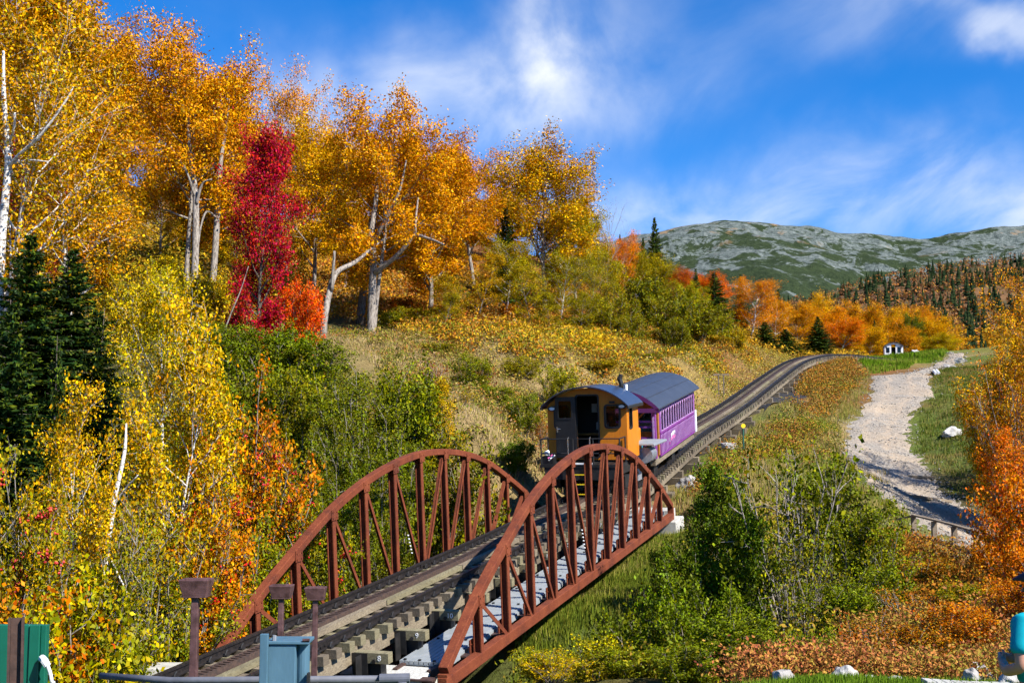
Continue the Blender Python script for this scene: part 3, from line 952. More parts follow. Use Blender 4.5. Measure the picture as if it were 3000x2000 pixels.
# ------------------------------------------------------------------ the truss bridge
B = frame_matrix(P0, RGT, DIR, UP)
bridge = thing('truss_bridge', 'rusty red bowstring truss bridge carrying the railway over the gully', 'bridge', matrix=B)
FRAME[bridge.name] = B
HT = [.16] + [h * PAN for h in (.6688, 1.0948, 1.4722, 1.7248, 1.8742, 1.9344, 1.8742, 1.7248, 1.4722, 1.0948, .6688)] + [.22]
FRAME['truss'] = None
def mini(t, h, s):                         # bridge coordinates: x right of the near truss, y along, z up
    return np.array([-t, s, h])
for side, (t0, s0) in enumerate(((0, 0), (TRUSS_W, SKEW))):
    pts = [mini(t0, HT[n] + .075, s0 + n * PAN) for n in range(13)]
    pts[0] = mini(t0, .17, s0 - .12)
    pts[12] = mini(t0, .30, s0 + 12 * PAN + .02)
    cur = catmull(np.array(pts), 6)
    fr = []
    for i, c in enumerate(cur):
        d = cur[min(i + 1, len(cur) - 1)] - cur[max(i - 1, 0)]
        d /= np.linalg.norm(d)
        fr.append((c, np.array([1., 0, 0]), np.cross([1., 0, 0], d)))
    w, h = .085, .072
    truss = MB().sweep(fr, [(-w, -h), (w, -h), (w, h), (-w, h)]).build('truss', 'rust', bridge, bevel=.012)
    truss['label'] = 'far truss of the bridge beside the thicket' if side else 'near truss of the bridge beside the metal walkway'
    MB().beam(mini(t0, -.03, s0 - .20), mini(t0, -.03, s0 + 12 * PAN + .14), .17, .20).build('bottom_chord', 'rust', truss, bevel=.012)
    for n in (0, 12):
        s = s0 + n * PAN + (-.11 if n == 0 else .05)
        MB().beam(mini(t0, .072, s), mini(t0, (.12 if n == 0 else .25), s), .165, .15, (0, 1, 0)).build('end_post', 'rust', truss)
    for n in range(1, 12):
        s = s0 + n * PAN
        MB().hbeam(mini(t0, .072, s), mini(t0, HT[n] + .035, s), .13, .15, .022, (1, 0, 0)).build('post', 'rust', truss)
        q = MB()
        q.box(-t0 - .13 * (1 if side == 0 else -1) - .012, -t0 - .13 * (1 if side == 0 else -1) + .012, s - .10, s + .10, -.1, .28)
        q.tube([(-t0 - .16 * (1 if side == 0 else -1), s - .05, .2), (-t0 - .10 * (1 if side == 0 else -1), s - .05, .2)], .02, 6)
        q.build('gusset', 'rust', truss)
        q = MB()
        ks = 1 if side == 0 else -1
        for fx in (-1, 1):
            xx = -t0 + fx * .093
            q.box(xx - .006, xx + .006, s - .13, s + .13, HT[n] - .10, HT[n] + .115)
            for by in (-.08, .08):
                for bz in (-.05, .06):
                    q.tube([(xx, s + by, HT[n] + bz), (xx + fx * .02, s + by, HT[n] + bz)], .018, 6)
        q.build('joint_plate', 'rust', truss)
    for n in range(1, 11):
        if n < 6:
            a, b = mini(t0, HT[n] - .03, s0 + n * PAN + .09), mini(t0, .09, s0 + (n + 1) * PAN - .10)
        else:
            a, b = mini(t0, .09, s0 + n * PAN + .10), mini(t0, HT[n + 1] - .03, s0 + (n + 1) * PAN - .09)
        dg = MB()
        dg.beam(a, b, .085, .012, (0, 0, 1))
        dg.beam(a + np.array([.036, 0, -.045]), b + np.array([.036, 0, -.045]), .012, .075, (0, 0, 1))
        dg.build('diagonal', 'rust', truss)
    if True:
        rv = MB()
        for k in range(6):
            c = mini(t0, HT[5] * .42 - k * .085, s0 + 5 * PAN + .58 + k * .032)
            rv.tube([c + np.array([.05, 0, 0]), c + np.array([.075, 0, 0])], .018, 6)
        rv.build('rivets', 'white_paint', truss)['kind'] = 'stuff'
# floor beams with the numbered timber blocks
def text_mesh(body, size, depth, material):
    cu = bpy.data.curves.new('lettering', 'FONT')
    cu.body, cu.size, cu.extrude = body, size, depth
    cu.align_x, cu.align_y = 'CENTER', 'CENTER'
    o = bpy.data.objects.new('lettering', cu)
    COL.objects.link(o)
    dg = bpy.context.evaluated_depsgraph_get()
    me = bpy.data.meshes.new_from_object(o.evaluated_get(dg))
    bpy.data.objects.remove(o)
    me.materials.clear()
    me.materials.append(MAT[material])
    return me
blk = MB().box(-.31, .31, -.085, .085, -.085, .085).mesh('timber_block', 'green_timber')
num = {k: text_mesh(k, .13, .004, 'white_paint') for k in ('8', '9', '10', '11', '12', '13', '14', '15', '16', '17', '18')}
for i, k in enumerate(('8', '9', '10', '11', '12', '13', '14', '15', '16', '17', '18')):
    s = -.32 + i * 1.5
    fb = MB().hbeam((-.12, s + .09, -.115), (-TRUSS_W + .12, s + .09, -.115), .20, .34, .025, (0, 0, 1)).build('floor_beam', 'brown_steel', bridge)
    o = link('timber_block', blk, bridge)
    o.location = (-1.16, s, .385)
    t = link('painted_number', num[k], o)
    t.location = (.15, -.0875, 0)
    t.rotation_euler = (math.pi / 2, 0, 0)
    q = MB()
    q.box(-1.52, -1.02, s - .02, s + .19, .057, .298)
    q.box(-1.5, -1.22, s - .10, s - .088, .05, .46)
    q.box(-1.34, -1.325, s - .30, s - .10, -.02, .44)
    q.tube([(-1.10, s - .115, .34), (-1.10, s - .086, .34)], .035, 6)
    q.build('bracket', 'black_steel', bridge)
# under-bracing below the deck
for i in range(6):
    q = MB()
    a, b = -.15 - i * .0, -TRUSS_W + .15
    q.beam((a, .6 + i * 2.9, -.02), (b, 2.7 + i * 2.9, -.02), .07, .05)
    q.build('cross_brace', 'rust', bridge)
# the metal walkway: ribbed planks, one length per bay
rib = MB()
for j in range(9):
    x = -.36 + j * .09
    rib.box(x - .036, x + .036, .012, PAN - .012, -.03, .03)
    rib.box(x - .044, x + .044, .014, PAN - .014, -.045, -.028)
rib.box(.40, .425, .012, PAN - .012, -.10, .012)
rib_me = rib.mesh('walkway_plank', 'deck_metal')
clip = MB()
for j in (0, 3, 6):
    clip.box(-.36 + j * .09 + .03, -.36 + j * .09 + .075, .03, .07, .03, .055)
clip_me = clip.mesh('plank_clip', 'black_steel')
for n in range(12):
    o = link('walkway_plank', rib_me, bridge)
    o.location = (-.66, .44 + n * (PAN - .02), .10)
    c = link('plank_clip', clip_me, o)
for sx in (-.98, -.36):
    MB().beam((sx, .1, .02), (sx, 12 * PAN + .1, .02), .08, .14).build('walkway_stringer', 'brown_steel', bridge)

# abutments
ab = thing('abutment', 'white streaked concrete abutment block under the near end of the walkway', 'abutment', loc=tuple(bp(.5, -1.5, .1)))
FRAME[ab.name] = B
ab.matrix_world = B
MB().box(-1.85, -.34, -.30, .42, -2.2, .06).build('block', 'concrete_streak', ab, bevel=.04)
MB().box(-TRUSS_W - .6, -1.852, -.30, .40, -2.2, -.05).build('footing', 'concrete', ab, bevel=.03)
ab2 = thing('abutment', 'pale concrete abutment under the uphill end of the truss bridge', 'abutment', matrix=B)
FRAME[ab2.name] = B
MB().box(-TRUSS_W - .5, .22, 12 * PAN - .25, 12 * PAN + .9, -2.4, -.14).build('block', 'concrete', ab2, bevel=.03)
MB().box(-TRUSS_W - .5, -.05, 12 * PAN + .35, 12 * PAN + .95, -.14, .10).build('back_wall', 'concrete', ab2, bevel=.02)
hb = thing('concrete_block', 'low grey concrete slab showing left of the track by the thicket', 'block', loc=tuple(bp(4.25, .42, -1.6)))
MB().box(-.35, .35, -.3, .3, -1.2, .0).build('slab', 'concrete', hb, bevel=.02)

# ------------------------------------------------------------------ railway track
c0, r0, u0, d0 = track(0)
railway = thing('railway_track', 'cog railway track with toothed centre rack on timber ties', 'railway track', loc=tuple(c0))
steps = np.arange(-15.5, S_END - 1, .5)
frs = [track(s) for s in steps]
def rail_frames(off):
    return [(c + r * off, r, u) for c, r, u, d in frs]
G = .70
RP = [(-.06, -.14), (.06, -.14), (.06, -.125), (.012, -.11), (.012, -.045), (.034, -.035), (.034, 0), (-.034, 0), (-.034, -.035), (-.012, -.045), (-.012, -.11), (-.06, -.125)]
for k in (-1, 1):
    MB().sweep(rail_frames(k * G), RP).build('rail', 'dark_rail', railway, world=True)
# toothed rack and its side timber
rk = MB()
rk.sweep(rail_frames(.085), [(-.016, -.11), (.016, -.11), (.016, .03), (-.016, .03)])
rk.sweep(rail_frames(-.10), [(-.016, -.11), (.016, -.11), (.016, .03), (-.016, .03)])
rk.sweep(rail_frames(-.008), [(-.075, -.13), (.075, -.13), (.075, -.09), (-.075, -.09)])
rack = rk.build('rack_rail', 'rack_brown', railway, world=True)
tt = MB()
for s in np.arange(-6, 30, .105):
    c, r, u, d = track(s)
    tt.beam(c + r * -.083 + u * .005, c + r * .068 + u * .005, .045, .045, u)
for s in np.arange(30, S_END - 2, .3):
    c, r, u, d = track(s)
    tt.beam(c + r * -.083 + u * .005, c + r * .068 + u * .005, .1, .045, u)
o = tt.build('rack_teeth', 'rack_brown', railway, world=True)
o['kind'] = 'stuff'
rng = random.Random(4)
s = -15.0
while s < S_END - 3:
    L = 3.4
    fr = [track(x) for x in np.linspace(s + .02, min(s + L - .02, S_END - 2), 5)]
    dz = rng.uniform(-.012, .012)
    MB().sweep([(c + r * .19, r, u) for c, r, u, d in fr], [(-.06, -.13), (.06, -.13), (.06, -.035 + dz), (-.06, -.035 + dz)]).build('guide_timber', ('old_timber', 'grey_timber', 'green_timber')[rng.randrange(3)], railway, world=True)
    s += L
# ties, each its own
tie_me = [MB().box(-.95, .95, -.085, .085, -.29, -.14).mesh('tie', m) for m in ('grey_timber', 'old_timber', 'green_timber')]
clips = MB()
s = -15.2
inv0 = FRAME[railway.name].inverted()
while s < S_END - 2:
    c, r, u, d = track(s)
    j = rng.uniform(-.04, .04)
    o = link('tie', tie_me[rng.choice((0, 0, 1, 2))], railway)
    o.matrix_local = inv0 @ frame_matrix(c + r * j, r, d, u)
    if s > -8:
        for k in (-1, 1):
            for e in (-1, 1):
                p = c + r * (k * G + e * .095)
                clips.obox(p - u * .125, r, d, u, .07, .09, .035)
                clips.tube([p - u * .115 - d * .03, p - u * .06, p - u * .045 + d * .04], .016, 4)
    s += .42
clips.build('rail_clips', 'black_steel', railway, world=True)['kind'] = 'stuff'
# joint bars
for s in np.arange(-3.4, 60, 9.0):
    for k in (-1, 1):
        c, r, u, d = track(s + (2.2 if k > 0 else 0))
        q = MB()
        for e in (-1, 1):
            q.obox(c + r * (k * G + e * .028) - u * .075, r, d, u, .018, .62, .07)
            for b in (-.2, -.07, .07, .2):
                q.tube([c + r * (k * G + e * .03) - u * .075 + d * b, c + r * (k * G + e * .055) - u * .075 + d * b], .02, 6)
        q.build('joint_bar', 'dark_rail', railway, world=True)
# stringers below the ties
for k in (-.72, .72):
    s = -15.0
    while s < S_END - 3:
        L = 4.5
        fr = [track(x) for x in np.linspace(s + .01, min(s + L - .01, S_END - 2), 6)]
        MB().sweep([(c + r * k, r, u) for c, r, u, d in fr], [(-.12, -.56), (.12, -.56), (.12, -.292), (-.12, -.292)]).build('stringer', ('grey_timber', 'old_timber')[rng.random() < .55], railway, world=True)
        s += L
# cribbing past the bridge
crib_me = [MB().box(-.98, .98, -.13, .13, -.80, -.565).mesh('crib_beam', m) for m in ('grey_timber', 'old_timber')]
crib2 = MB().box(-.45, .45, -.25, .25, -1.5, -.803).mesh('crib_block', 'grey_timber')
for i, s in enumerate(np.arange(19.6, 84, 2.9)):
    c, r, u, d = track(s)
    o = link('crib_beam', crib_me[i % 2], railway)
    o.matrix_local = inv0 @ frame_matrix(c + r * rng.uniform(-.03, .10), r, d, u)
    for k in (-.75, .75):
        o = link('crib_block', crib2, railway)
        o.matrix_local = inv0 @ frame_matrix(c + r * k, r, d, u)

# ------------------------------------------------------------------ the train
def rrect(x0, x1, z0, z1, r, n=5):
    P = []
    for cx, cz, a0 in ((x1 - r, z1 - r, 0), (x0 + r, z1 - r, 90), (x0 + r, z0 + r, 180), (x1 - r, z0 + r, 270)):
        for k in range(n):
            a = rad(a0 + 90 * k / (n - 1))
            P.append((cx + r * math.cos(a), cz + r * math.sin(a)))
    return P
def arch_win(x0, x1, z0, z1, n=9):
    r = (x1 - x0) / 2
    P = [(x0, z0), (x1, z0)]
    for k in range(n):
        a = math.pi * k / (n - 1)
        P.append(((x0 + x1) / 2 + r * math.cos(a), z1 - r + r * math.sin(a)))
    return P
def wall(m, x0, x1, z0, top, openings, y0, y1, step=.12):
    """upright wall with a curved top and rectangular openings"""
    xs = set(np.round(np.linspace(x0, x1, max(2, int((x1 - x0) / step) + 1)), 4))
    for a, b, c, d in openings:
        xs |= {a, b}
    xs = sorted(xs)
    for a, b in zip(xs[:-1], xs[1:]):
        mid = (a + b) / 2
        cuts = sorted([(c, d) for p, q, c, d in openings if p < mid < q])
        z = z0
        for c, d in cuts + [(None, None)]:
            e0, e1 = (top(a), top(b)) if c is None else (c, c)
            if max(e0, e1) - z > .002:
                m.hexa([(a, y0, z), (b, y0, z), (b, y1, z), (a, y1, z), (a, y0, e0), (b, y0, e1), (b, y1, e1), (a, y1, e0)])
            z = d
def arch(half, z_eave, z_top):
    rise = z_top - z_eave
    R = (half * half + rise * rise) / (2 * rise)
    return lambda x: z_top - R + math.sqrt(max(R * R - x * x, 0))
def roof_shell(half, fn, y0, y1, th, n=24):
    m = MB()
    pr = [(x, fn(x)) for x in np.linspace(-half, half, n + 1)]
    prof = pr + [(x, z + th) for x, z in pr[::-1]]
    ys = np.linspace(y0, y1, 9)
    m.sweep([(np.array([0, y, 0]), (1, 0, 0), (0, 0, 1)) for y in ys], prof)
    return m
def wheel_mesh(r, w):
    m = MB()
    pr = [(-w, r * .88), (-w, r * .7), (-w * .4, r * .62), (-w * .4, r * .3), (-w, r * .26), (-w, .03), (w, .03), (w, r * .26), (w * .4, r * .3), (w * .4, r * .62), (w, r * .7), (w, r * .92), (w * 1.2, r * .92), (w * 1.2, r * 1.08), (w * .8, r * 1.08), (w * .7, r), (-w, r)]
    n = 24
    fr = []
    o = 0
    for k in range(n):
        a = 2 * math.pi * k / n
        for x, q in pr:
            m.v.append((x, q * math.cos(a), q * math.sin(a)))
    p = len(pr)
    for k in range(n):
        k2 = (k + 1) % n
        for i in range(p):
            i2 = (i + 1) % p
            m.f.append((k * p + i, k * p + i2, k2 * p + i2, k2 * p + i))
    return m.mesh('wheel', 'black_steel')
wheel = wheel_mesh(.34, .055)
axle = MB().tube([(-.8, 0, 0), (.8, 0, 0)], .05, 10).mesh('axle', 'black_steel')
def wheelset(parent, y):
    for k in (-1, 1):
        o = link('wheel', wheel, parent)
        o.location = (k * .70, y, .345)
        o.scale = (-k, 1, 1)
    o = link('axle', axle, parent)
    o.location = (0, y, .345)

def on_track(s):
    c, r, u, d = track(s)
    a, b = track(s - .5)[0], track(s + 6)[0] if s > 18 else track(s + 3)[0]
    d = (b - a) / np.linalg.norm(b - a)
    r = np.cross(d, (0, 0, 1))
    r /= np.linalg.norm(r)
    return frame_matrix(c, r, d, np.cross(r, d))

# locomotive
LM = on_track(15.75)
loco = thing('cog_locomotive', 'orange cog railway locomotive cab with black arched roof and open door', 'locomotive', matrix=LM)
HWI = 1.20
top = arch(HWI, 2.64, 3.14)
m = MB()
wall(m, -HWI, HWI, 1.05, top, [(-.30, .34, 1.13, 2.92), (.57, .98, 2.0, 2.62), (-.96, -.56, 2.0, 2.62)], 0, .05)
m.build('front_wall', 'orange_paint', loco)
for k in (-1, 1):
    m = MB()
    wall(m, .052, 1.45, 1.05, lambda x: 2.645, [(.30, .62, 1.95, 2.55)], 0, .05)
    m.rot90()
    m.v = [(x + (HWI if k > 0 else -HWI + .05), y, z) for x, y, z in m.v]
    sw = m.build('side_wall', 'orange_paint', loco)
    f = MB().ring(rrect(.26, .66, 1.91, 2.59, .08), rrect(.31, .61, 1.96, 2.54, .05), -.02, .07).rot90()
    f.v = [(x + (HWI if k > 0 else -HWI + .05), y, z) for x, y, z in f.v]
    wf = f.build('window_frame', 'black_paint', sw)
    p = MB().box(k * (HWI - .028), k * (HWI - .022), .30, .62, 1.95, 2.55)
    p.build('pane', 'window_glass', sw)
m = MB()
wall(m, -HWI + .05, HWI - .05, 1.05, lambda x: top(x) - .01, [(.5, .95, 1.9, 2.6)], 1.40, 1.45)
bw = m.build('back_wall', 'dark_interior', loco)
for x0, x1, z0, z1 in ((-.22, -.06, 2.35, 2.62), (0.02, .22, 2.18, 2.48)):
    MB().box(x0, x1, 1.38, 1.396, z0, z1).build('paper_sheet', 'paper', bw)
for x in (-.06, .28):
    MB().plate(rrect(x - .025, x + .025, 1.82, 2.06, .024), 1.36, 1.39).build('gauge_glass', 'paper', bw)
MB().box(0.0, .28, 1.2, 1.38, 1.35, 1.62).build('control_box', 'blue_box', bw, bevel=.01)
MB().box(-.9, .9, 1.15, 1.38, 1.68, 1.73).build('shelf', 'wood_orange', bw)
MB().box(-HWI + .052, HWI - .052, .052, 1.398, 1.0, 1.048).build('floor', 'dark_interior', loco)
rf = roof_shell(HWI + .12, arch(HWI + .12, 2.60, 3.17), -.30, 1.62, .035).build('roof', 'roof_metal', loco, smooth=False)
for k in (-1, 1):
    MB().box(k * (HWI + .11) - .02, k * (HWI + .11) + .02, -.31, 1.63, 2.54, 2.612).build('gutter', 'black_paint', rf)
# front windows, door frame, open door leaf
for x0, x1 in ((.57, .98), (-.96, -.56)):
    w_ = MB().ring(rrect(x0 - .045, x1 + .045, 1.955, 2.665, .10), rrect(x0 + .01, x1 - .01, 2.01, 2.61, .06), -.03, .06).build('window_frame', 'black_paint', loco)
    MB().box(x0, x1, .018, .024, 2.0, 2.62).build('pane', 'window_glass', w_)
MB().box(.70, .86, -.045, -.03, 2.69, 2.76).build('wiper_motor', 'black_paint', loco)
MB().ring(rrect(-.345, .385, 1.09, 2.965, .09), rrect(-.30, .34, 1.13, 2.92, .06), -.025, .06).build('door_frame', 'black_paint', loco)
dm = MB()
wall(dm, -.93, -.32, 1.12, lambda x: 2.90, [(-.83, -.44, 2.28, 2.78)], -.10, -.055)
dr = dm.build('door', 'black_paint', loco, bevel=.01)
MB().ring(rrect(-.87, -.40, 2.24, 2.82, .06), rrect(-.83, -.44, 2.28, 2.78, .045), -.115, -.102).build('window_trim', 'black_paint', dr)
MB().box(-.83, -.44, -.082, -.076, 2.28, 2.78).build('pane', 'window_glass', dr)
hd = MB().box(-.90, -.86, -.125, -.10, 1.86, 2.02)
hd.tube([(-.88, -.13, 1.97), (-.88, -.16, 1.97), (-.77, -.16, 1.97)], .012, 6)
hd.build('door_handle', 'chrome', dr)
# lamps
for x, z in ((-1.03, 2.56), (1.08, 2.60)):
    l = MB().plate([(x + .13 * math.cos(t), z + .075 * math.sin(t)) for t in np.linspace(0, 6.283, 16, endpoint=False)], -.10, -.002).build('lamp', 'black_paint', loco)
    MB().plate([(x + .085 * math.cos(t), z + .045 * math.sin(t)) for t in np.linspace(0, 6.283, 16, endpoint=False)], -.112, -.102).build('lens', 'white_paint', l)
# porch, railing, ladder
MB().box(-1.22, 1.18, -.78, -.002, .90, .985).build('porch_floor', 'black_steel', loco)
tr = MB().box(-.32, .30, -.80, -.62, .99, 1.015)
tr.build('tread_plate', 'white_paint', loco)
ra = MB()
zt = 1.72
for x, y in ((-1.2, -.74), (-1.2, -.05), (1.14, -.74), (1.14, -.05), (-.24, -.74), (.36, -.74)):
    ra.tube([(x, y, .985), (x, y, zt)], .022, 6)
for zz in (zt, 1.30):
    ra.tube([(-1.2, -.05, zz), (-1.2, -.74, zz), (-.36, -.74, zz)], .02, 6)
    ra.tube([(1.14, -.05, zz), (1.14, -.74, zz), (.34, -.74, zz)], .02, 6)
ra.tube([(-.36, -.74, zt), (.34, -.74, zt)], .012, 6)
ra.build('railing', 'black_steel', loco)
ld = MB()
for x in (-.36, .29):
    ld.tube([(x, -.84, .12), (x, -.84, 1.74), (x, -.76, 1.76)], .02, 6)
la = ld.build('ladder', 'chrome', loco)
for z in (.14, .42, .70):
    MB().box(-.34, .27, -.86, -.82, z - .012, z + .012).build('rung', 'marker_yellow', la)
bs = MB().box(-1.18, -.88, -.72, -.30, .99, 1.22)
bs.build('tool_crate', 'black_paint', loco)
MB().tube([(-1.08, -.56, 1.24), (-1.08, -.56, 1.31), (-1.05, -.5, 1.36)], [.075, .085, .03], 10).build('jug', 'white_paint', loco)
for x, z, mm in ((-1.0, 1.26, 'pink_paint'), (-.93, 1.25, 'white_paint'), (-.98, 1.2, 'paper')):
    MB().tube([(x, -.74, z - .1), (x + .12, -.66, z)], .02, 5).build('tool_handle', mm, loco)
# running gear, hood, tank
MB().box(-1.0, 1.0, -.70, 3.55, .62, .895).build('underframe', 'black_steel', loco)
MB().box(-1.1, 1.1, -.76, -.702, .55, .90).build('buffer_beam', 'black_steel', loco)
for y in (.35, 2.6):
    wheelset(loco, y)
for k in (-1, 1):
    MB().box(k * .95 - .06, k * .95 + .06, 2.0, 3.2, .2, .58).build('axle_box', 'grey_metal', loco)
    MB().box(k * .98 - .1, k * .98 + .1, .05, .7, .22, .56).build('sand_box', 'black_steel', loco)
MB().box(-.85, .85, 1.50, 3.3, .90, 1.75).build('engine_hood', 'orange_paint', loco, bevel=.06)
MB().box(.88, 1.62, 1.48, 3.35, 1.33, 1.37).build('running_board', 'deck_metal', loco)
MB().tube([(1.62, 1.45, 1.33), (1.62, 3.36, 1.33)], .045, 8).build('board_pipe', 'grey_metal', loco)
tk = MB()
prof, rr_ = [], []
for k in range(7):
    y = 1.65 + k * .10
    prof += [(1.32, y, 1.02), (1.32, y + .07, 1.02), (1.32, y + .071, 1.02), (1.32, y + .099, 1.02)]
    rr_ += [.24, .24, .205, .205]
tk.tube(prof, rr_, 24)
tk.build('air_tank', 'grey_metal', loco)
MB().tube([(.55, 2.1, 1.7), (.55, 2.1, 3.18), (.50, 2.1, 3.34), (.56, 2.1, 3.46)], [.07, .07, .085, .06], 10).build('exhaust_stack', 'black_steel', loco)
MB().tube([(.72, 2.0, 1.7), (.72, 2.0, 3.16)], .055, 12).build('whistle', 'white_paint', loco)

# coach
CM = on_track(19.75)
coach = thing('passenger_coach', 'purple wooden railway coach with arched windows and dark curved roof', 'railway coach', matrix=CM)
CH, CL, CZ0, CZ1 = 1.22, 7.3, .70, 2.30
ct = arch(CH, 2.34, 2.86)
VB = .62                                     # open vestibule depth
# side walls with arched windows
nw = 14
wp = (CL - .25 - VB - .25) / nw
tim = {}
for k in (-1, 1):
    ops = []
    m = MB()
    y0w = VB + .14
    for i in range(nw):
        ops.append((y0w + i * wp + .036, y0w + (i + 1) * wp - .036, 1.50, 2.18))
    wall(m, VB, CL, CZ0, lambda x: 2.335, ops, 0, .05, step=2.0)
    m.rot90()
    m.v = [(x + (CH if k > 0 else -CH + .05), y, z) for x, y, z in m.v]
    side = m.build('side_wall', 'purple_paint', coach)
    X = CH if k > 0 else -CH
    MB().box(X - (.0 if k > 0 else .03), X + (.03 if k > 0 else .0), VB, CL, 1.43, 1.49).build('window_sill', 'purple_paint', side)
    MB().box(X - (.0 if k > 0 else .025), X + (.025 if k > 0 else .0), VB, CL, CZ0, CZ0 + .05).build('skirt_rail', 'lavender_paint' if k < 0 else 'purple_paint', side)
    bt, hl = MB(), MB()
    nb = 30
    for j in range(nb):
        y = VB + .1 + (CL - VB - .2) * j / (nb - 1)
        bt.box(X + k * .001, X + k * .028, y - .032, y + .032, CZ0 + .052, 1.42)
        hl.tube([(X + k * .03, y, CZ0 + .08), (X + k * .031, y, 1.33), (X + k * .03, y + .02, 1.385)], .010, 4)
    bt.build('battens', 'purple_paint', side)['kind'] = 'stuff'
    hl.build('batten_stripes', 'lavender_paint', side)['kind'] = 'stuff'
    for i in range(nw):
        a, b = ops[i][0], ops[i][1]
        # spandrel: fills the corners above the arch
        r_ = (b - a) / 2
        zc = 2.18 - r_
        keep = MB()
        for sgn in (-1, 1):
            sp = [((a + b) / 2 + sgn * r_, zc)] + [((a + b) / 2 + sgn * r_ * math.cos(t), zc + r_ * math.sin(t)) for t in np.linspace(0, math.pi / 2, 7)[1:]] + [((a + b) / 2 + sgn * r_, 2.18)]
            if sgn < 0:
                sp = sp[::-1]
            q = MB().plate(sp, .002, .048).rot90()
            q.v = [(x + (CH if k > 0 else -CH + .05), y, z) for x, y, z in q.v]
            keep.add(q.v, q.f)
        keep.build('spandrel', 'purple_paint', side)
        fr = MB().ring(arch_win(a - .012, b + .012, 1.495, 2.185), arch_win(a + .010, b - .010, 1.515, 2.16), -.03 if k > 0 else .05, -.002 if k > 0 else .078).rot90()
        fr.v = [(x + (CH if k > 0 else -CH + .05) , y, z) for x, y, z in fr.v]
        fr = fr.build('window', 'lavender_paint' if k > 0 else 'purple_paint', side)
    pn = MB().box(X - k * .03, X - k * .026, VB + .1, CL - .15, 1.49, 2.18).build('window_glass', 'window_glass', side)
MB().box(-CH + .052, CH - .052, .06, CL - .06, CZ0, CZ0 + .06).build('floor', 'wood_orange', coach)
m = MB()
wall(m, -CH + .052, CH - .052, CZ0 + .06, lambda x: ct(x) - .01, [(-.33, .33, CZ0 + .1, 2.45), (.5, .95, 1.5, 2.2), (-.95, -.5, 1.5, 2.2)], VB, VB + .05)
m.build('bulkhead', 'wood_orange', coach)
m = MB()
wall(m, -CH + .052, CH - .052, CZ0, lambda x: ct(x) - .01, [(-.33, .33, 1.5, 2.3), (.5, .95, 1.5, 2.2), (-.95, -.5, 1.5, 2.2)], CL - .05, CL)
m.build('rear_wall', 'purple_paint', coach)
rf = roof_shell(CH + .17, arch(CH + .17, 2.30, 2.92), -.20, CL + .22, .04, 28).build('roof', 'roof_slate', coach)
sm = arch(CH + .17, 2.343, 2.963)
for x in (-1.0, -.5, 0, .5, 1.0):
    MB().beam((x, -.19, sm(x)), (x, CL + .21, sm(x)), .03, .012, (0, 0, 1)).build('roof_seam', 'roof_slate', rf)
MB().ring([(x, arch(CH + .17, 2.30, 2.92)(x) + .03) for x in np.linspace(-CH - .16, CH + .16, 25)] + [(CH + .16, 2.22), (-CH - .16, 2.22)][0:0],
          [(x, arch(CH + .17, 2.20, 2.80)(x)) for x in np.linspace(-CH - .16, CH + .16, 25)], -.215, -.16).build('roof_fascia', 'dark_purple', rf)
# vestibule: corner posts, gate rails, panels with arches
for x in (-CH + .07, CH - .07):
    MB().box(x - .07, x + .07, .0, .14, CZ0, 2.33).build('corner_post', 'purple_paint', coach, bevel=.012)
    MB().box(x - .03, x + .03, -.02, -.001, CZ0, 2.05).build('post_trim', 'lavender_paint', coach)
for k in (-1, 1):
    MB().box(k * (CH - .06) - .05, k * (CH - .06) + .05, VB - .16, VB - .005, CZ0 + .05, 2.30).build('door_jamb', 'wood_orange', coach)
gt = MB()
for z in (1.36, 1.72, 1.90):
    gt.box(-CH + .14, CH - .14, .03, .10, z - .03, z + .03)
gt.build('gate_rails', 'purple_paint', coach)
pl = MB().box(-CH + .14, CH - .14, .045, .085, CZ0, 1.33).build('end_panel', 'dark_purple', coach)
for x in (-.86, -.43, 0, .43, .86):
    MB().box(x - .03, x + .03, .022, .044, CZ0, 1.33).build('panel_stile', 'purple_paint', pl)
for x in (-.645, -.215, .215, .645):
    MB().ring(arch_win(x - .12, x + .12, CZ0 + .02, 1.26), arch_win(x - .085, x + .085, CZ0 + .021, 1.225), .034, .044).build('painted_arch', 'cyan_paint', pl)
    MB().plate([(x - .04, 1.06), (x + .04, 1.06), (x + .012, 1.17), (x - .012, 1.17)], .036, .044).build('painted_bell', 'lavender_paint', pl)
for x in (-.5, .45):
    MB().beam((x, .3, CZ0 + .06), (x, .3, 2.55), .06, .06, (1, 0, 0)).build('inner_post', 'wood_orange', coach)
MB().beam((.45, .3, 1.85), (.95, .3, 2.3), .05, .05, (0, 1, 0)).build('post_brace', 'wood_orange', coach)
st = MB()
st.box(-.42, .42, 0, .42, 0, .10)
st.box(-.42, .42, .36, .46, .0, .62)
st_me = st.mesh('seat', 'seat_grey')
for i in range(8):
    for x in (-.66, .66):
        o = link('seat', st_me, coach)
        o.location = (x, VB + .25 + i * .76, CZ0 + .42)
MB().box(CH + .03, CH + .07, CL - .28, CL - .04, CZ0 + .02, 1.52).build('white_board', 'white_paint', coach)
for k in (-1, 1):
    MB().box(k * 1.08 - .08, k * 1.08 + .08, .05, CL - .02, .47, CZ0 - .002).build('sill_beam', 'old_timber', coach)
MB().box(-.8, .8, .1, CL - .1, .40, .66).build('underframe', 'black_steel', coach)
for y in (1.1, 2.2, 5.2, 6.3):
    wheelset(coach, y)
for y in (.5, 3.6):
    MB().box(.86, 1.0, y, y + .5, .16, .46).build('brake_hanger', 'black_steel', coach)
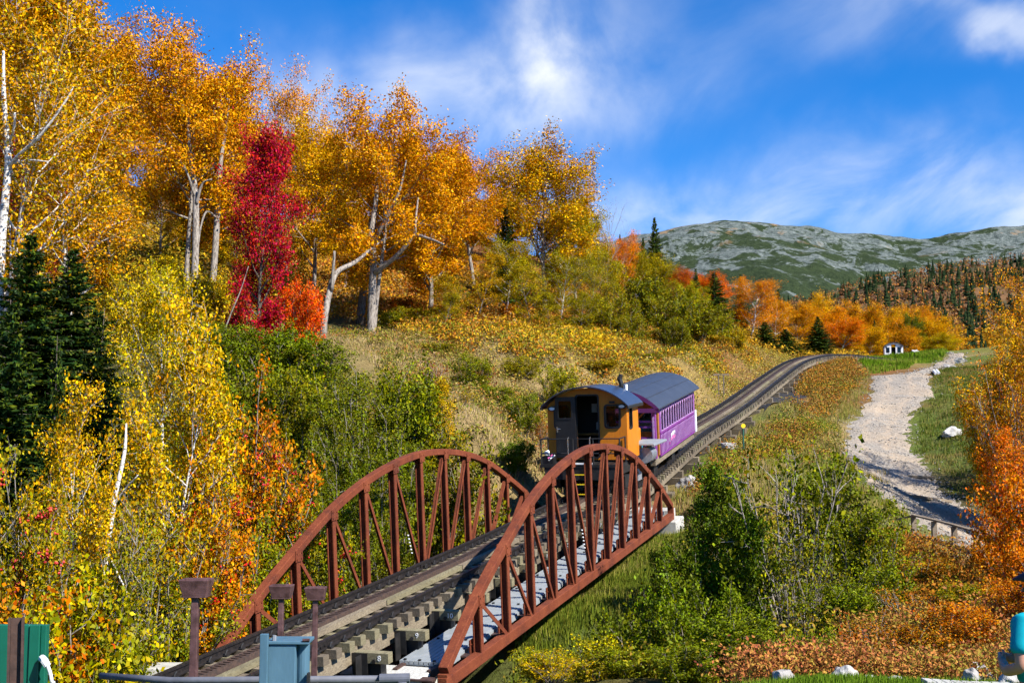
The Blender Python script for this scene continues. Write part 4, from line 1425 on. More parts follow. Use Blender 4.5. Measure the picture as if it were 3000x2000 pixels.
# painted name on the side: white letters fading to pink, too small to read
name = MB()
name2 = MB()
X = CH + .033
for i, (y, w_, h0, h1) in enumerate(((2.05, .10, .90, 1.13), (2.34, .14, 1.0, 1.24), (2.52, .10, 1.03, 1.28), (2.66, .08, 1.05, 1.27), (2.78, .12, 1.02, 1.28), (2.94, .10, 1.04, 1.27))):
    mid = h0 + (h1 - h0) * .42
    name.box(X, X + .006, y, y + w_ * .42, mid, h1)
    name2.box(X, X + .006, y, y + w_ * .42, h0, mid)
    if i:
        name.box(X, X + .006, y + w_ * .42, y + w_, h1 - .07, h1 - .005)
        name2.box(X, X + .006, y + w_ * .6, y + w_, h0, h0 + .08)
o = name.build('painted_name', 'white_paint', coach)
o['kind'] = 'stuff'
o = name2.build('painted_name', 'pink_paint', coach)
o['kind'] = 'stuff'

# ------------------------------------------------------------------ foreground fittings
def tray_post(px0, px1, py0, py1, D, foot_px, label):
    a, b = at(px0, py0, D), at(px1, py0, D)
    zb = at(px0, py1, D)[2]
    cx, w_, h_ = (a[0] + b[0]) / 2, b[0] - a[0], a[2] - zb
    zg = gz(cx, D)
    t = thing('tray_post', label, 'post', loc=(cx, D, zg), group='rusty tray posts')
    z1, z0 = a[2] - zg, zb - zg
    lp = w_ * .9
    q = MB()
    # open trough: tapered ends, flat bottom, thin walls
    i_ = .012
    o4 = [(-w_ / 2, 0, z1), (w_ / 2, 0, z1), (w_ / 2, lp, z1), (-w_ / 2, lp, z1)]
    b4 = [(-w_ * .38, .03, z0), (w_ * .42, .03, z0), (w_ * .42, lp - .03, z0), (-w_ * .38, lp - .03, z0)]
    for k in range(4):
        k2 = (k + 1) % 4
        P = [np.array(x, float) for x in (b4[k], b4[k2], o4[k2], o4[k])]
        n = np.cross(P[1] - P[0], P[3] - P[0])
        n /= np.linalg.norm(n)
        q.hexa([P[0], P[1], P[1] - n * i_, P[0] - n * i_, P[3], P[2], P[2] - n * i_, P[3] - n * i_])
    q.box(-w_ * .38, w_ * .42, .03, lp - .03, z0 - .012, z0 + .006)
    q.build('tray', 'purple_rust', t, bevel=.006)
    pw = w_ * .27
    MB().hexa([(-pw * .62, .06, 0), (pw * .52, .06, 0), (pw * .52, .06 + pw, 0), (-pw * .62, .06 + pw, 0), (-pw * .4, .06, z0 - .012), (pw * .45, .06, z0 - .012), (pw * .45, .06 + pw, z0 - .012), (-pw * .4, .06 + pw, z0 - .012)]).build('pole', 'purple_rust', t, bevel=.006)
    return t
tray_post(521, 609, 1699, 1748, 9.8, 0, 'largest rusty brown post with trough top, nearest the green panel')
tray_post(786, 853, 1716, 1752, 12.6, 0, 'middle rusty post with trough top behind the blue metal box')
tray_post(890, 951, 1722, 1756, 13.4, 0, 'rusty post with trough top standing just beside the blue metal box')

D = 8.6
a, b = at(785, 1886, D), at(905, 1886, D)
zg = gz((a[0] + b[0]) / 2, D)
box = thing('meter_box', 'weathered pale blue metal box with rusty lid beside the track', 'utility box', loc=((a[0] + b[0]) / 2, D, zg))
w_, z1 = b[0] - a[0], a[2] - zg
MB().box(-w_ / 2, w_ * .18, 0, .22, 0, z1 - .004).build('body', 'blue_box', box, bevel=.008)
MB().tube([(w_ * .31, .10, 0), (w_ * .31, .10, z1 - .006)], w_ * .16, 16).build('round_side', 'blue_box', box)
MB().box(-w_ / 2 - .012, w_ * .5, -.015, .24, z1, z1 + .022).build('lid', 'blue_box', box, bevel=.005)
MB().tube([(w_ * .35, -.012, z1 + .03), (w_ * .52, -.012, z1 + .03)], .012, 6).build('hinge', 'purple_rust', box)
MB().tube([(-w_ * .36, .02, z1 + .02), (-w_ * .36, .02, z1 + .06)], .014, 6).build('bolt', 'grey_metal', box)
MB().box(w_ * .46, w_ * .52, .0, .05, z1 - .32, z1 - .20).build('latch', 'black_steel', box)
pt = at(774, 1856, D - .05)
zz = pt[2] - zg
MB().box(pt[0] - box.location.x - .028, pt[0] - box.location.x + .028, -.06, -.0165, 0, zz).build('back_plate', 'blue_box', box, bevel=.004)
# grey handrail pipe along the bottom
D = 9.0
pa, pb = at(500, 1992, D + .3), at(1160, 1987, D)
pipe = thing('pipe_rail', 'thick dark grey pipe rail running in front of the concrete block', 'pipe', loc=(pa[0], pa[1], gz(pa[0], pa[1])))
FRAME[pipe.name] = Matrix.Translation(pipe.location)
q = MB().tube([pa + np.array([-.6, .2, 0]), pa, pb], .026, 12)
q.build('bar', 'grey_pipe', pipe, world=True, smooth=True)
e = at(1200, 1985, D)
MB().tube([pb + np.array([-.12, 0, 0]), e], .036, 14).build('end_sleeve', 'grey_pipe', pipe, world=True)
MB().tube([e + np.array([-.05, -.035, -.02]), e + np.array([-.05, -.035, -.06]), np.array([e[0] - .05, e[1] - .035, gz(e[0], e[1])])], .032, 12).build('support', 'grey_pipe', pipe, world=True)
MB().tube([pa + np.array([.02, 0, 0]), np.array([pa[0] + .02, pa[1], gz(pa[0], pa[1])])], .026, 12).build('support', 'grey_pipe', pipe, world=True)
# green cabinet, its brown post and the white conduit
D = 7.2
a, b = at(-120, 1829, D), at(137, 1829, D)
zg = gz(a[0], D)
cab = thing('green_cabinet', 'glossy green metal panel in the corner behind a brown steel post', 'panel', loc=((a[0] + b[0]) / 2, D, zg))
w_, z1 = b[0] - a[0], a[2] - zg
MB().box(-w_ / 2, w_ / 2 - .10, 0, .05, 0, z1).build('body', 'green_paint', cab, bevel=.006)
MB().box(w_ / 2 - .097, w_ / 2 - .036, -.012, .05, 0, z1 - .001).build('door_edge', 'green_paint', cab, bevel=.004)
MB().box(w_ / 2 - .033, w_ / 2, -.002, .05, 0, z1 - .002).build('side_panel', 'green_paint', cab, bevel=.004)
cn = at(122, 1932, D - .05)
cd = [cn, cn + np.array([.03, -.03, 0]), cn + np.array([.055, -.035, -.04]), cn + np.array([.075, -.03, -.12]), cn + np.array([.085, -.02, -.3]), np.array([cn[0] + .09, cn[1], zg])]
base = np.array(cab.location)
MB().tube([p - base for p in catmull(np.array(cd), 5)], .011, 8).build('conduit', 'white_paint', cab, smooth=True)
MB().tube([cn - base + np.array([-.005, .02, .006]), cn - base + np.array([.028, -.03, 0]), cn - base + np.array([.05, -.035, -.03])], [.022, .022, .02], 10).build('connector', 'white_paint', cab)
D = 6.9
a, b = at(47, 1808, D), at(90, 1808, D)
zg = gz(a[0], D)
hp = thing('steel_post', 'dark brown rusted steel post in front of the green panel', 'post', loc=((a[0] + b[0]) / 2, D, zg))
MB().hbeam((0, 0, 0), (0, 0, a[2] - zg), .085, .085, .014, (1, 0, 0)).build('shaft', 'brown_steel', hp)
hp.rotation_euler = (0, rad(-1), rad(20))

# ------------------------------------------------------------------ small things by the line
def rock(name, px, py, w_px, h_px, D, label, material='rock_grey', seed=1, group=None, sit=True):
    c = at(px, py, D)
    w_, h_ = w_px * D / FPX, h_px * D / FPX
    rg = np.random.RandomState(seed)
    bm = bmesh.new()
    bmesh.ops.create_icosphere(bm, subdivisions=4, radius=.5)
    pl_ = [(rg.normal(size=3), rg.uniform(.26, .40)) for _ in range(14)]
    pl_ = [(n / np.linalg.norm(n), d) for n, d in pl_]
    for v in bm.verts:
        p = np.array(v.co)
        for n, d in pl_:
            e = p @ n - d
            if e > 0:
                p = p - n * e * .92
        q = p * 7 + seed
        p = p * (1 + .035 * math.sin(q[0] * 2.3 + q[1]) + .03 * math.sin(q[1] * 3.1 + q[2] * 2) + .03 * math.sin(q[2] * 4.3 + q[0] * 1.7))
        v.co = p
    z = np.array([v.co.z for v in bm.verts])
    sx = w_ / .78
    for v in bm.verts:
        v.co = (v.co.x * sx, v.co.y * sx * .9, (v.co.z - z.min() * .55) * h_ / (.30 + .38))
    me = bpy.data.meshes.new(name)
    bm.to_mesh(me)
    bm.free()
    me.materials.append(MAT[material])
    for p in me.polygons:
        p.use_smooth = False
    o = link(name, me)
    zz = gz(c[0], c[1]) if sit else c[2] - h_ * .5
    o.location = (c[0], c[1], zz - .06 * h_)
    o.rotation_euler = (0, 0, rg.uniform(0, 6.3))
    return tag(o, label, 'rock', group)
rock('boulder', 2792, 1275, 56, 34, 62, 'pale boulder alone on the green grass right of the gravel road', 'rock_pale', 3)
rock('boulder', 2018, 1385, 70, 48, 42.5, 'round grey boulder in dry grass beside the track below the coach', 'rock_grey', 4)
rock('boulder', 2135, 1322, 70, 26, 49, 'flat grey rock ledge in grass below the trestle stringer', 'rock_grey', 5)
rock('boulder', 2060, 1440, 34, 20, 39, 'small pale rock in the grass above the green bushes', 'rock_pale', 6)
rock('boulder', 2686, 1024, 34, 34, 142, 'larger round white boulder on the mound beside the white cabin', 'rock_pale', 7)
rock('boulder', 2706, 1026, 26, 26, 143, 'second white boulder further from the cabin on the mound', 'rock_pale', 8)
rock('boulder', 2668, 1028, 20, 22, 141, 'tan boulder touching the dark gear beside the white cabin', 'rock_pale', 9)
rock('boulder', 2742, 1029, 30, 18, 140, 'flat white boulder alone at the end of the green mound', 'rock_pale', 10)
rock('boulder', 2812, 1072, 34, 20, 97, 'white broken rock, top of the pile by the crest', 'rock_pale', 11)
rock('boulder', 2798, 1086, 40, 16, 93, 'white broken rock, low front of the pile by the crest', 'rock_pale', 12)
rock('boulder', 2776, 1080, 26, 14, 94, 'grey rock at the shadowed edge of the rock pile by the crest', 'rock_grey', 13)
for i, (px, py, w_, h_, D, lab, mt_) in enumerate((
        (2160, 2002, 90, 26, 14.6, 'low pale rock at the lawn edge, first from the bridge', 'rock_pale'), (2295, 1990, 66, 42, 14.9, 'pointed tan rock at the lawn edge, second from the bridge', 'rock_grey'),
        (2462, 1965, 92, 66, 15.4, 'tall rugged white rock under the rusty brush', 'rock_pale'), (2545, 1982, 66, 30, 15.2, 'pale rock right of the tall rugged white one', 'rock_pale'),
        (2628, 1983, 66, 28, 15.2, 'smooth brown flat rock at the lawn edge', 'rock_grey'), (2848, 1968, 50, 38, 15.5, 'small grey rock below the pale boulder in brush', 'rock_grey'),
        (2872, 1925, 100, 70, 17.0, 'large grey boulder half hidden in brush right of centre', 'rock_grey'), (2962, 1962, 80, 46, 14.2, 'pale rock at the lawn edge beside the person in teal', 'rock_pale'),
        (2945, 1996, 70, 16, 12.4, 'flat dark rock on the lawn in front of the person', 'rock_grey'))):
    rock('rock', px, py, w_, h_, D, lab, mt_, 20 + i)
rock('boulder', 1842, 893, 34, 22, 84, 'pale outcrop of rock among the bushes above the dry slope', 'rock_pale', 40)
# yellow disc marker
c = at(2178, 1300, 46)
zg = gz(c[0], c[1])
t = thing('track_marker', 'round yellow marker disc on a dark green post in the grass', 'sign', loc=(c[0], c[1], zg))
ztop = at(2178, 1247, 46)[2] - zg
MB().tube([(0, 0, 0), (0, 0, ztop - .1)], .035, 8).build('post', 'dark_green_post', t)
MB().tube([(0, -.05, ztop), (0, -.01, ztop)], .085, 20).build('disc', 'marker_yellow', t)
# two weathered posts with crossbars left of the track
c = at(2113, 1110, 68)
zg = gz(c[0], c[1])
t = thing('timber_frame', 'small weathered timber frame with crossbar in dry grass left of the track', 'frame', loc=(c[0], c[1], zg))
ztop = at(2113, 1099, 68)[2] - zg
for x in (-.10, .08):
    MB().beam((x * 1.6, 0, 0), (x * 1.6, 0, ztop + .06), .07, .07, (0, 1, 0)).build('post', 'grey_timber', t)
for x in (-.25, .22):
    MB().box(x - .2, x + .2, -.06, -.036, ztop + .0, ztop + .08).build('crossbar', 'fence_timber', t)
# two white pipes
for i, px in enumerate((2738, 2747)):
    a, b = at(px - 3, 1090, 87), at(px + 4, 1104, 84)
    zg = gz(b[0], b[1])
    o = MB().tube([(0, 0, 0), tuple((a - b) * np.array([1, 1, 0]) + np.array([0, 0, gz(a[0], a[1]) - zg + .05]))], .10, 12).build('white_pipe', 'white_paint')
    o.location = (b[0], b[1], zg + .10)
    tag(o, ('left' if i == 0 else 'right') + ' one of two white pipes leaning in the grass beside the road', 'pipe', 'white pipes by the road')
# water bars across the road
for i, (x0, y0, x1, y1) in enumerate(((2660, 1402, 2738, 1410), (2670, 1462, 2785, 1476))):
    a, b = hit(x0, y0), hit(x1, y1)
    q = MB()
    q.beam(a + np.array([0, 0, .10]), b + np.array([0, 0, .10]), .16, .10)
    o = q.build('water_bar', 'fence_timber')
    tag(o, ('upper' if i == 0 else 'lower') + ' wooden water bar laid across the gravel road', 'water bar', 'water bars across the road')
# teal pipe under the bridge
a, b = at(1748, 1742, 30.5), at(1815, 1712, 31.5)
o = MB().tube([a, b], .09, 12).build('drain_pipe', 'teal_pipe', smooth=True)
tag(o, 'bright teal drain pipe showing below the near truss', 'pipe')
# wooden handrail by the road
hr = thing('wooden_handrail', 'weathered wooden handrail with posts beside the gravel road', 'handrail', loc=(0, 0, 0))
p_top = [at(x, y, d) for x, y, d in ((2676, 1510, 38.5), (2736, 1524, 37.2), (2795, 1539, 36), (2860, 1558, 34.6), (2928, 1576, 33.2), (3010, 1598, 31.6), (3090, 1622, 30))]
base = np.array([p_top[0][0], p_top[0][1], gz(p_top[0][0], p_top[0][1])])
hr.location = base
FRAME[hr.name] = Matrix.Translation(base)
pl2 = at(2628, 1521, 39)
for i, p in enumerate(p_top):
    zg = min(gz(p[0], p[1]), p[2] - 1.0)
    MB().beam((p[0], p[1], zg - .2), p - np.array([0, 0, .03]), .14, .14, (0, 1, 0)).build('post', 'fence_timber', hr, world=True)
    if i:
        MB().beam(p_top[i - 1] + np.array([0, 0, .02]), p + np.array([0, 0, .02]), .16, .05).build('rail', 'fence_timber', hr, world=True)
        MB().beam(p_top[i - 1] - np.array([0, .09, .62]), p - np.array([0, .09, .62]), .045, .15).build('rail', 'fence_timber', hr, world=True)
MB().beam(pl2, p_top[0] + np.array([0, .02, .0]), .14, .05).build('rail', 'fence_timber', hr, world=True)
# pale stone edging at the lawn
a, b = at(2705, 1984, 13.9), at(2965, 1980, 13.9)
q = MB()
nst = 9
for i in range(nst):
    p, r_ = a + (b - a) * (i + .02) / nst, a + (b - a) * (i + .98) / nst
    p = np.array([p[0], p[1], gz(p[0], p[1])])
    r_ = np.array([r_[0], r_[1], gz(r_[0], r_[1])])
    if i == 0:
        ed = thing('lawn_edging', 'pale concrete edging strip along the back of the lawn', 'edging', loc=tuple(p))
        FRAME[ed.name] = Matrix.Translation(p)
    MB().beam(p + np.array([0, 0, .02]), r_ + np.array([0, 0, .02]), .22, .10).build('edging_stone', 'concrete', ed, world=True, bevel=.01)

# white cabin on the crest
D = 148
c = at(2619, 1042, D)
zg = gz(c[0], c[1]) - .1
cb = thing('white_cabin', 'small white cabin with arched roof and dark doorway on the crest', 'cabin', matrix=Matrix.Translation((c[0], c[1], zg)) @ Matrix.Rotation(rad(-14), 4, 'Z'))
kz = at(2619, 1003, D)[2] - zg
W2, ze = 1.08, kz - .45
tp = arch(W2, ze, kz - .05)
m = MB()
wall(m, -W2, W2, 0, tp, [(-.30, .22, .0, kz - .25), (-.85, -.55, ze - .75, ze - .2), (.5, .8, ze - .75, ze - .2)], 0, .06)
m.build('front_wall', 'white_paint', cb)
for k in (-1, 1):
    MB().box(k * W2 - .03, k * W2 + .03, .062, 2.2, 0, ze).build('side_wall', 'white_paint', cb)
MB().box(-W2 + .03, W2 - .03, 2.14, 2.2, 0, ze).build('back_wall', 'white_paint', cb)
MB().box(-W2 + .04, W2 - .04, .07, 2.1, -.1, .05).build('floor', 'dark_interior', cb)
MB().box(-W2 + .04, W2 - .04, 1.2, 1.25, .05, ze).build('inner_wall', 'dark_interior', cb)
roof_shell(W2 + .12, arch(W2 + .12, ze - .04, kz), -.2, 2.4, .04, 16).build('roof', 'roof_slate', cb)
for x0, x1 in ((-.85, -.55), (.5, .8)):
    f = MB().ring(rrect(x0 - .05, x1 + .05, ze - .80, ze - .15, .08), rrect(x0, x1, ze - .75, ze - .2, .05), -.03, .0).build('window', 'black_paint', cb)
    MB().box(x0, x1, .02, .026, ze - .75, ze - .2).build('pane', 'window_glass', f)
for k in (-1, 1):
    MB().box(k * .9 - .1, k * .9 + .1, -.06, -.002, ze - .12, ze - .02).build('lamp', 'black_paint', cb)
MB().box(W2 + .25, W2 + 1.0, .6, 1.6, .0, .75).build('side_gear', 'black_steel', cb)
# ------------------------------------------------------------------ plants
def leaf_quads(C, size, rg, asp=.62, up_bias=.35, fold=0.0):
    n = len(C)
    a = rg.normal(size=(n, 3))
    a /= np.linalg.norm(a, axis=1, keepdims=True)
    nn = rg.normal(size=(n, 3))
    nn[:, 2] = np.abs(nn[:, 2]) + up_bias
    b = np.cross(nn, a)
    b /= np.linalg.norm(b, axis=1, keepdims=True) + 1e-9
    L = (size * rg.choice([.55, .8, 1.0, 1.25, 1.5], n) * rg.uniform(.85, 1.15, n))[:, None]
    V = np.empty((n, 4, 3), np.float32)
    V[:, 0] = C - a * L * .5
    V[:, 1] = C + b * L * asp * .5 - a * L * .06
    V[:, 2] = C + a * L * .5
    V[:, 3] = C - b * L * asp * .5 - a * L * .06
    return V.reshape(-1, 3)
def quad_idx(n):
    return np.arange(n * 4).reshape(-1, 4)

class Plant:
    """wood: list of (points, radii, sides); leaf centres."""
    def __init__(self, seed):
        self.r = np.random.RandomState(seed)
        self.wood, self.lc = [], []
    def limb(self, p, d, L, r0, r1, n=4, curve=(0, 0, .25), wob=.12, sides=4):
        p, d = np.array(p, float), np.array(d, float)
        d /= np.linalg.norm(d)
        P, Rr = [p.copy()], [r0]
        for i in range(n):
            d = d + np.array(curve) / n + self.r.normal(size=3) * wob / math.sqrt(n)
            d /= np.linalg.norm(d)
            p = p + d * L / n
            P.append(p.copy())
            Rr.append(r0 + (r1 - r0) * (i + 1) / n)
        self.wood.append((P, Rr, sides))
        return np.array(P)
    def along(self, P, t):
        x = t * (len(P) - 1)
        i = min(int(x), len(P) - 2)
        return P[i] + (P[i + 1] - P[i]) * (x - i), P[i + 1] - P[i]
    def twigs(self, P, n, L, nleaf, spread, r0=.012, t0=.3, curve=(0, 0, .1)):
        for _ in range(n):
            t = self.r.uniform(t0, 1)
            p, d = self.along(P, t)
            d = d / np.linalg.norm(d) + self.r.normal(size=3) * .7
            Q = self.limb(p, d, L * self.r.uniform(.6, 1.3), r0, r0 * .3, 2, curve, .2, 3)
            tt = self.r.uniform(.1, 1.1, nleaf)
            base = Q[0] + (Q[-1] - Q[0]) * tt[:, None]
            self.lc.append(base + self.r.normal(size=(nleaf, 3)) * spread)
    def wood_mesh(self, name, material):
        m = MB()
        for P, Rr, s in self.wood:
            m.tube(P, Rr, s, cap=False)
        me = m.mesh(name, material, smooth=True, fix=False)
        return me
    def leaves(self):
        return np.concatenate(self.lc) if self.lc else np.zeros((0, 3))

def make_tree(seed, H, R, cb, nl, nsub, ntw, nleaf, leaf, tr, shape='round', lean=.05, spread=.22, asp=.62, el0=35, el1=70, fork=0):
    p = Plant(seed)
    g = p.r
    trunk = p.limb((0, 0, -.4), (g.normal() * lean, g.normal() * lean, 1), H * .93 + .4, tr, tr * .16, 10, (0, 0, .2), .10, 8)
    for i in range(nl):
        f = cb + (1 - cb) * ((i + .5 * g.rand()) / nl)
        q = (f - cb) / (1 - cb)
        if shape == 'round':
            prof = math.sqrt(max(.02, 1 - (1.6 * (q - .38)) ** 2))
        elif shape == 'cone':
            prof = .22 + .9 * (1 - q) * (.55 + .45 * min(1, q * 5))
        elif shape == 'vase':
            prof = .35 + .75 * q if q < .75 else .9 - (q - .75) * 2
        else:
            prof = math.sqrt(max(.05, math.sin(math.pi * min(1, .12 + q * .86))))
        pt, d = p.along(trunk, f * .99)
        az = i * 2.4 + g.normal() * .35
        el = rad(el0 + (el1 - el0) * q + g.normal() * 8)
        dv = np.array([math.cos(az) * math.cos(el), math.sin(az) * math.cos(el), math.sin(el)])
        L = R * prof * g.uniform(.8, 1.12) / max(.45, math.cos(el)) * .92
        L = min(L, H * .55)
        r0 = tr * (1 - f) * .55 + tr * .10
        lb = p.limb(pt, dv, L, r0, r0 * .2, 5, (0, 0, .30 if shape != 'cone' else .05), .18, 5)
        for k in range(nsub):
            t = .25 + .75 * (k + g.rand()) / nsub
            sp, sd = p.along(lb, min(t, .98))
            sd = sd / np.linalg.norm(sd) + g.normal(size=3) * .55
            sb = p.limb(sp, sd, L * .42 * g.uniform(.6, 1.2) * (1.1 - .4 * t), r0 * .3, r0 * .1, 3, (0, 0, .15), .2, 3)
            p.twigs(sb, ntw, L * .2 + .15, nleaf, spread, max(.004, r0 * .08))
    return p

def make_shrub(seed, H, R, stems, nsub, ntw, nleaf, leaf, tr=.035, spread=.13, t0=.2):
    p = Plant(seed)
    g = p.r
    for i in range(stems):
        az = i * 2.4 + g.normal() * .3
        out = math.sqrt((i + .5) / stems)
        d = np.array([math.cos(az) * out * R / H * .95, math.sin(az) * out * R / H * .95, 1.0])
        L = H * math.sqrt(1 + (out * R / H) ** 2) * (1.02 - .28 * out * out) * g.uniform(.85, 1.05)
        st = p.limb((math.cos(az) * out * R * .12, math.sin(az) * out * R * .12, -.2), d, L, tr, tr * .2, 6, (0, 0, .0), .14, 5)
        for k in range(nsub):
            t = t0 + (1 - t0) * (k + g.rand()) / nsub
            sp, sd = p.along(st, min(t, .98))
            sd = sd / np.linalg.norm(sd) + g.normal(size=3) * .6
            sb = p.limb(sp, sd, R * .42 * g.uniform(.6, 1.2), tr * .35, tr * .1, 3, (0, 0, .2), .2, 3)
            p.twigs(sb, ntw, R * .16, nleaf, spread, tr * .14)
    return p

def make_spruce(seed, H, R, levels, per, leaf=.22):
    """drooping whorls; returns wood plant and needle spray quads"""
    p = Plant(seed)
    g = p.r
    p.limb((0, 0, -.3), (0, 0, 1), H + .3, H * .016 + .03, .01, 8, (0, 0, .3), .02, 6)
    Vs = []
    for l in range(levels):
        q = (l + .3) / levels
        z = H * (.06 + .93 * q)
        rl = R * (1 - q) ** .85 * (1 + .12 * g.normal()) + .06
        nb = max(4, int(per * (1 - .45 * q)))
        for b in range(nb):
            az = 2 * math.pi * (b + g.rand() * .7) / nb + l * 1.3
            L = rl * g.uniform(.72, 1.12)
            el = rad(-12 + 40 * q + g.normal() * 7)
            d0_ = np.array([math.cos(az) * math.cos(el), math.sin(az) * math.cos(el), math.sin(el)])
            P = p.limb((0, 0, z + g.normal() * .06), d0_, L, .018, .004, 4, (0, 0, -.18 + .3 * q), .08, 3)
            side = np.array([-math.sin(az), math.cos(az), 0])
            ns = max(5, int(L / .075))
            t = (np.arange(ns) + g.rand(ns)) / ns
            x = t * 4
            i = np.minimum(x.astype(int), 3)
            c = P[i] + (P[i + 1] - P[i]) * (x - i)[:, None]
            for sg in (-1, 1):
                w_ = (.10 + .30 * L * (1 - t) ** .8 * np.minimum(1, .4 + t * 2)) * g.uniform(.7, 1.2, ns)
                tip = c + side * sg * w_[:, None] + d0_ * (w_ * .75)[:, None] + np.c_[np.zeros(ns), np.zeros(ns), -w_ * .22 + g.normal(size=ns) * .03]
                ax = tip - c
                nrm = np.cross(ax, g.normal(size=(ns, 3)))
                nrm /= np.linalg.norm(nrm, axis=1, keepdims=True) + 1e-9
                hw = nrm * (.045 + .03 * g.rand(ns))[:, None]
                Vs.append(np.stack([c, c + ax * .45 + hw, tip, c + ax * .45 - hw], 1))
                # hanging needles below
                dn = c + np.c_[g.normal(size=ns) * .03, g.normal(size=ns) * .03, -(.08 + .10 * g.rand(ns))] + ax * .3
                Vs.append(np.stack([c, c + ax * .35, dn + ax * .2, dn], 1))
    V = np.concatenate(Vs).reshape(-1, 3)
    return p, V

PROTO = {}
def proto(name, p, leaf, bark, asp=.62, V=None):
    g = np.random.RandomState(len(PROTO) + 77)
    if V is None:
        C = p.leaves()
        V = leaf_quads(C, leaf, g, asp) if len(C) else None
    else:
        C = V
    ext = C if len(C) else np.concatenate([np.array(P) for P, _, _ in p.wood])
    wd = p.wood_mesh(name + '_wood', bark)
    cr_ = raw_mesh(name + '_crown', V, quad_idx(len(V) // 4), None, 'leaf') if V is not None else None
    hh = np.percentile(ext[:, 2], 99.6)
    ww = 2 * np.percentile(np.hypot(ext[:, 0], ext[:, 1]), 96)
    PROTO[name] = (wd, cr_, hh, ww)
def rebark(name, src, bark):
    wd, c, h, w_ = PROTO[src]
    wd = wd.copy()
    wd.materials.clear()
    wd.materials.append(MAT[bark])
    PROTO[name] = (wd, c, h, w_)

proto('maple1', make_tree(11, 12, 4.6, .34, 19, 8, 6, 66, .13, .24, 'round', spread=.26), .142, 'bark_grey')
proto('maple2', make_tree(12, 12, 4.4, .30, 18, 8, 6, 66, .13, .22, 'dome', spread=.26), .142, 'bark_grey')
proto('thin1', make_tree(13, 12, 4.2, .28, 17, 7, 5, 40, .13, .2, 'round', spread=.25), .132, 'bark_grey')
proto('birch1', make_tree(14, 10, 3.0, .2, 22, 7, 5, 34, .09, .13, 'dome', lean=.08, spread=.18, el0=25, el1=62), .100, 'bark_white')
proto('birch2', make_tree(15, 10, 2.6, .3, 20, 7, 5, 36, .09, .12, 'round', lean=.12, spread=.18, el0=30, el1=65), .100, 'bark_white')
proto('birch3', make_tree(64, 10, 1.9, .42, 22, 7, 5, 32, .09, .10, 'dome', lean=.08, spread=.17, el0=10, el1=62), .100, 'bark_white')
proto('sapling1', make_tree(16, 6, 1.3, .12, 22, 5, 4, 30, .07, .05, 'dome', lean=.08, spread=.12, el0=30, el1=60), .078, 'bark_twig')
proto('sapling2', make_tree(17, 6, 1.5, .15, 20, 5, 4, 30, .07, .05, 'cone', lean=.1, spread=.13, el0=25, el1=60), .078, 'bark_twig')
proto('tower', make_tree(18, 9, 2.3, .06, 27, 7, 5, 38, .1, .12, 'dome', spread=.20, el0=18, el1=62), .115, 'bark_dark')
proto('maple3', make_tree(19, 12, 4.8, .42, 22, 8, 6, 60, .13, .20, 'round', spread=.27, el0=6, el1=62), .142, 'bark_grey')
proto('big1', make_shrub(61, 6, 1.9, 16, 13, 5, 34, .07, .045, .11, .25), .074, 'bark_twig')
proto('big2', make_shrub(62, 6, 1.65, 15, 13, 5, 34, .07, .045, .10, .3), .068, 'bark_twig')
proto('bigairy', make_shrub(63, 6, 1.8, 18, 12, 4, 16, .07, .042, .12, .25), .066, 'bark_grey')
proto('shrub1', make_shrub(21, 3, 1.7, 13, 9, 4, 36, .07, spread=.105), .085, 'bark_twig')
proto('shrub2', make_shrub(22, 3, 1.9, 12, 9, 4, 38, .07, spread=.12), .085, 'bark_twig')
proto('shrub3', make_shrub(23, 3, 1.4, 11, 9, 4, 36, .06, spread=.10), .075, 'bark_twig')
proto('airy1', make_shrub(24, 3, 1.6, 14, 8, 3, 12, .07, spread=.11), .085, 'bark_twig')
proto('airy2', make_shrub(25, 3, 1.3, 11, 8, 3, 7, .06), .08, 'bark_grey')
proto('cone1', make_tree(26, 4, 1.6, .03, 36, 7, 4, 26, .07, .05, 'cone', spread=.11, el0=15, el1=55), .08, 'bark_twig')
proto('bare', make_tree(27, 9, 2.6, .25, 18, 7, 3, 1, .06, .11, 'round', el0=35, el1=70), .06, 'bark_twig')
sp_, V_ = make_spruce(31, 9, 2.0, 30, 11)
proto('spruce1', sp_, 0, 'bark_dark', V=V_)
sp_, V_ = make_spruce(32, 9, 2.3, 26, 10)
proto('spruce2', sp_, 0, 'bark_dark', V=V_)
rebark('birch1g', 'birch1', 'bark_grey')
rebark('cluster', 'birch2', 'bark_white')

